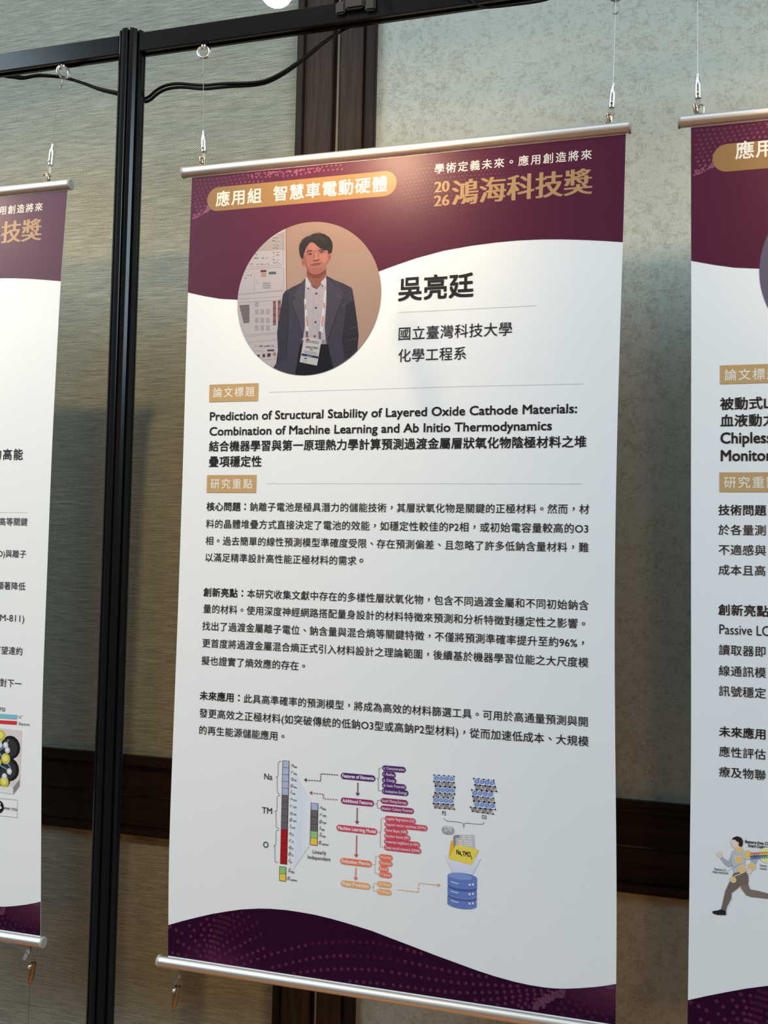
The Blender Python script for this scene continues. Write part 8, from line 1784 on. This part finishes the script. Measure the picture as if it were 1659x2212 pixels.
# ------------------------------------------------------------------ suspension hardware
HY = .008
def eye_ring(x, z, label, rad=.0088, turn=0.0):
    root = tag(empty('eye_ring', (x, HY, z)), label, 'ring', 'eye rings under the beam')
    b = bmesh.new(); lathe(b, [(0, .0035), (.002, .0042), (.006, .0042), (.008, .003)], (x, HY, z - .0045), (0, 0, 1), 16); mesh_obj('bolt', b, M['chrome'], root, smooth=True)
    for k, dy in enumerate((-.0011, .0011)):
        b = bmesh.new()
        tube(b, [(x + rad * math.sin(t) * math.cos(turn) + (.0008 if k else 0), HY + dy + rad * math.sin(t) * math.sin(turn), z - .0105 + rad * math.cos(t)) for t in np.linspace(0, 2 * math.pi, 33)[:-1]], .0011, 8, closed=True)
        mesh_obj('ring', b, M['chrome'], root, smooth=True)
    return root
def suspension(xt, zt, xg, label, zg0=.0700, zg1=.0390, xb=None, tail=None, loop=False, flip=1, turn=0.0):
    """wire from the ring down to the gripper, lever clip on the rail hook"""
    root = tag(empty('suspension_cable', (xg, HY, .0300)), label, 'cable', 'suspension cables above the banners')
    d = Vector((xg - xt, 0, zg0 - zt)).normalized(); up = -d
    b = bmesh.new()
    tube(b, [(xt, HY - .002, zt), (xg, HY, zg0)], .00042, 6)
    if tail: tube(b, tail, .0008, 6, smooth=5)
    if loop:
        z1 = zt
        tube(b, [(xt - .0002, HY, z1 + .0008), (xt - .0024, HY - .001, z1 - .005), (xt - .0040, HY - .0015, z1 - .0105), (xt - .0035, HY - .0015, z1 - .0150), (xt - .0002, HY - .0015, z1 - .0180), (xt + .0035, HY - .0015, z1 - .0150), (xt + .0042, HY - .0015, z1 - .0105), (xt + .0022, HY - .001, z1 - .004), (xt - .0004, HY, z1 + .0008)], .0008, 8, smooth=5)
    mesh_obj('wire', b, M['wire'], root, smooth=True)
    xb = xb if xb is not None else xg + (xg - xt) * .4
    top = Vector((xg, HY, zg0)); bot = Vector((xb, HY, zg1)); ax = bot - top; ln = ax.length
    b = bmesh.new()
    lathe(b, [(0, .0010), (.0001, .0016), (.0042, .0018), (.0043, .0023), (.0105, .0040), (ln * .5, .0042), (ln * .93, .0043), (ln * .94, .0037), (ln * .965, .0037), (ln * .97, .0043), (ln, .0043)], top, ax, 24)
    mesh_obj('gripper', b, M['chrome'], root, smooth=True)
    b = bmesh.new(); c = top + ax * .84; a2 = -turn
    dirn = Vector((math.sin(a2) * .0042, -math.cos(a2) * .0042, 0))
    lathe(b, [(0, .0022), (.0016, .0022), (.0020, .0016), (.0021, .0008), (.0012, .0008)], c + dirn * .75, dirn, 16); mesh_obj('set_screw', b, M['screw'], root, smooth=True)
    b = bmesh.new()
    box(b, xb - .0028, xb + .0028, HY - .0010, HY + .0010, .0268, zg1 + .001, .0006); mesh_obj('tongue', b, M['cap'], root)
    b = bmesh.new(); sgn = -1 if flip > 0 else 1
    lathe(b, [(0, .0012), (.0012, .0030), (.0110, .0034), (.0124, .0026)], (xb + sgn * .0040, HY - .0022, .0322), (-sgn * .22, 0, -1), 14)
    mesh_obj('lever', b, M['bronze'], root, smooth=True)
    return root
eye_ring(-.2262, .1955, 'small chrome ring under the beam left of the grooved post', turn=1.0)
eye_ring(.0080, .1955, 'small chrome ring under the beam right of the grooved post', turn=.15)
eye_ring(.5845, .1955, 'chrome ring above the right end of the middle banner')
eye_ring(.6834, .1955, 'chrome ring above the left end of the right banner', rad=.0230, turn=1.1)
suspension(-.2300, .1765, -.2396, 'thin suspension cable holding the right end of the left banner', zg0=.0765, zg1=.0440, xb=-.2420, turn=.35,
           tail=[(-.2290, HY, .1775), (-.2262, HY - .001, .1690), (-.2275, HY - .001, .1640), (-.2300, HY - .001, .1640), (-.2290, HY - .001, .1600), (-.2268, HY - .001, .1640)])
suspension(.0085, .1755, .0112, 'thin suspension cable holding the left end of the middle banner', xb=.0132,
           tail=[(.0085, HY, .1765), (.0092, HY - .001, .1680), (.0096, HY - .001, .1600), (.0085, HY - .001, .1540), (.0060, HY - .001, .1490)])
suspension(.5848, .1765, .5828, 'suspension cable with a twisted loop holding the right end of the middle banner', xb=.5812, loop=True)
suspension(.6834, .1625, .6843, 'suspension cable holding the left end of the right banner', xb=.6850)
# the stay cables under the bottom rails
def stay(xh, xg, xe, label):
    root = tag(empty('stay_cable', (xg, HY, FLOOR)), label, 'cable', 'stay cables below the banners')
    b = bmesh.new()
    tube(b, [(xh + .0022, HY, -1.1105), (xg + .0030, HY, -1.1270)], .0005, 6); tube(b, [(xg - .0028, HY, -1.1600), (xe, HY, FLOOR + .006)], .0005, 6)
    mesh_obj('wire', b, M['wire'], root, smooth=True)
    b = bmesh.new(); box(b, -.0030, .0030, -.0009, .0009, -.0145, 0, .0008)
    bmesh.ops.rotate(b, cent=(0, 0, 0), matrix=Matrix.Rotation(math.radians(14), 3, 'Y') @ Matrix.Rotation(math.radians(-28), 3, 'X'), verts=b.verts[:])
    bmesh.ops.translate(b, vec=(xh - .0022, HY - .003, -1.1075), verts=b.verts[:]); mesh_obj('lever', b, M['screw'], root)
    b = bmesh.new(); top = Vector((xg + .0030, HY, -1.1260)); ax = Vector((-.0058, 0, -.0345))
    lathe(b, [(0, .0040), (.015, .0042), (.0245, .0040), (.0300, .0024), (.0301, .0018), (.0345, .0015)], top, ax, 20); mesh_obj('gripper', b, M['bronze'], root, smooth=True)
    b = bmesh.new(); lathe(b, [(0, .0028), (.002, .0026), (.003, .0014), (.0020, .0010)], (xg - .0002, HY - .0035, -1.1310), (0, -1, .1), 14); mesh_obj('set_screw', b, M['screw'], root, smooth=True)
    b = bmesh.new(); lathe(b, [(0, .012), (.006, .012), (.008, .004)], (xe, HY, FLOOR), (0, 0, 1), 16); mesh_obj('floor_anchor', b, M['bronze'], root, smooth=True)
    return root
stay(.0155, .0085, .0060, 'thin stay cable under the left end of the middle banner')
stay(-.2250, -.2235, -.2250, 'thin stay cable under the right end of the left banner')

# ------------------------------------------------------------------ power cables and arm lamp
def cord(name, paths, r, label, cat):
    b = bmesh.new()
    for p in paths: tube(b, p, r, 10, smooth=6)
    return tag(mesh_obj(name, b, M['rubber'], loc=paths[0][0], smooth=True), label, cat)
CY = .034
main_path = [(-1.0, CY, .207), (-.60, CY, .212), (-.40, CY, .212), (-.3411, CY, .2030), (-.318, CY, .1980), (-.2886, CY, .1985), (-.246, CY, .1907), (-.2137, CY, .1796), (-.1809, CY, .1660), (-.147, CY, .1556), (-.1287, CY, .1485), (-.1073, CY, .1415), (-.095, CY, .1430), (-.0822, CY, .1515), (-.067, CY, .1568), (-.0441, CY, .1570), (-.0063, CY, .1500), (.0272, CY, .1484), (.082, CY, .1442), (.114, CY, .1514), (.1488, CY, .1691), (.1831, CY, .1905), (.2069, CY, .2019), (.2239, CY, .2075), (.2450, CY, .2130)]
cord('power_cord', [main_path, [(x + .001, y + .003, z + .0042 * math.sin(5 + 9 * x)) for x, y, z in main_path]], .0022, 'black twin power cord drooping below the beam across the grooved post', 'cord')
cord('lamp_cord', [[(.3700, -.0022, .2260), (.3950, -.0024, .2033), (.4095, -.0022, .1905), (.4188, .003, .1885), (.4341, .006, .1890), (.4493, .006, .1885), (.4795, .006, .1880), (.4973, .005, .1885), (.5121, .004, .1905), (.56, .005, .1925), (.62, .008, .1925)]], .0014, 'thin black cord running under the beam to the right of the lamp clip', 'cord')

def arm_lamp(cx, label, visible=True):
    """clip on the beam, gooseneck arm and a reflector bulb facing the banner; cx is the clip's centre"""
    lamp = tag(empty('arm_lamp', (cx, -.002, .2235)), label, 'lamp', 'arm lamps')
    b = bmesh.new(); box(b, cx - .0135, cx + .0135, -.0085, -.0008, .2075, .2600, .0025); box(b, cx - .0135, cx + .0135, -.0085, .0300, .2245, .2300, .0015); box(b, cx - .0135, cx + .0135, .0208, .0275, .1990, .2300, .0015); mesh_obj('clip', b, M['plastic'], lamp)
    for x0, x1, zz, zt in ((-.0280, -.0140, .2040, .2215), (.0140, .0290, .2030, .2285)):
        b = bmesh.new(); box(b, cx + x0, cx + x1, -.0066, -.0008, zz, zt, .0022); mesh_obj('clip_wing', b, M['plastic'], lamp)
    bc = Vector((cx - .0005, -.262, .0930)); ax = Vector((0, 1, -.12)).normalized()
    b = bmesh.new(); tube(b, [(cx, -.004, .2580), (cx, -.006, .3000), (cx, -.060, .3480), (cx, -.180, .3600), (cx, -.290, .3250), (cx, -.340, .2200), (cx, -.352, .1500), (cx - .0005, -.340, .1080)], .0045, 12, smooth=8); mesh_obj('arm', b, M['plastic'], lamp, smooth=True)
    b = bmesh.new(); lathe(b, [(-.085, .006), (-.082, .0095), (-.045, .0105), (-.030, .0115), (-.0135, .0120)], bc, ax, 28); mesh_obj('socket', b, M['socket'], lamp, smooth=True)
    b = bmesh.new(); R_ = .0185
    lathe(b, [(-.0165, .0080)] + [(R_ * -math.cos(t), R_ * math.sin(t)) for t in np.linspace(.62, math.pi - .02, 20)], bc, ax, 36); mesh_obj('bulb', b, M['bulb'], lamp, smooth=True)
    spot_light('arm_lamp_light', tuple(bc + ax * .0200), (cx + .03, 0, -.030), 6.2, (1.0, .70, .40), 112.0, 1.0, .018)
arm_lamp(.2405, 'lit arm lamp clipped on the black beam above the middle banner')
arm_lamp(-.5650, 'arm lamp over the left banner, above the frame edge')
arm_lamp(.9170, 'arm lamp over the right banner, above the frame edge')

fob_data = fob.data
bpy.data.objects.remove(fob); bpy.data.curves.remove(fob_data)
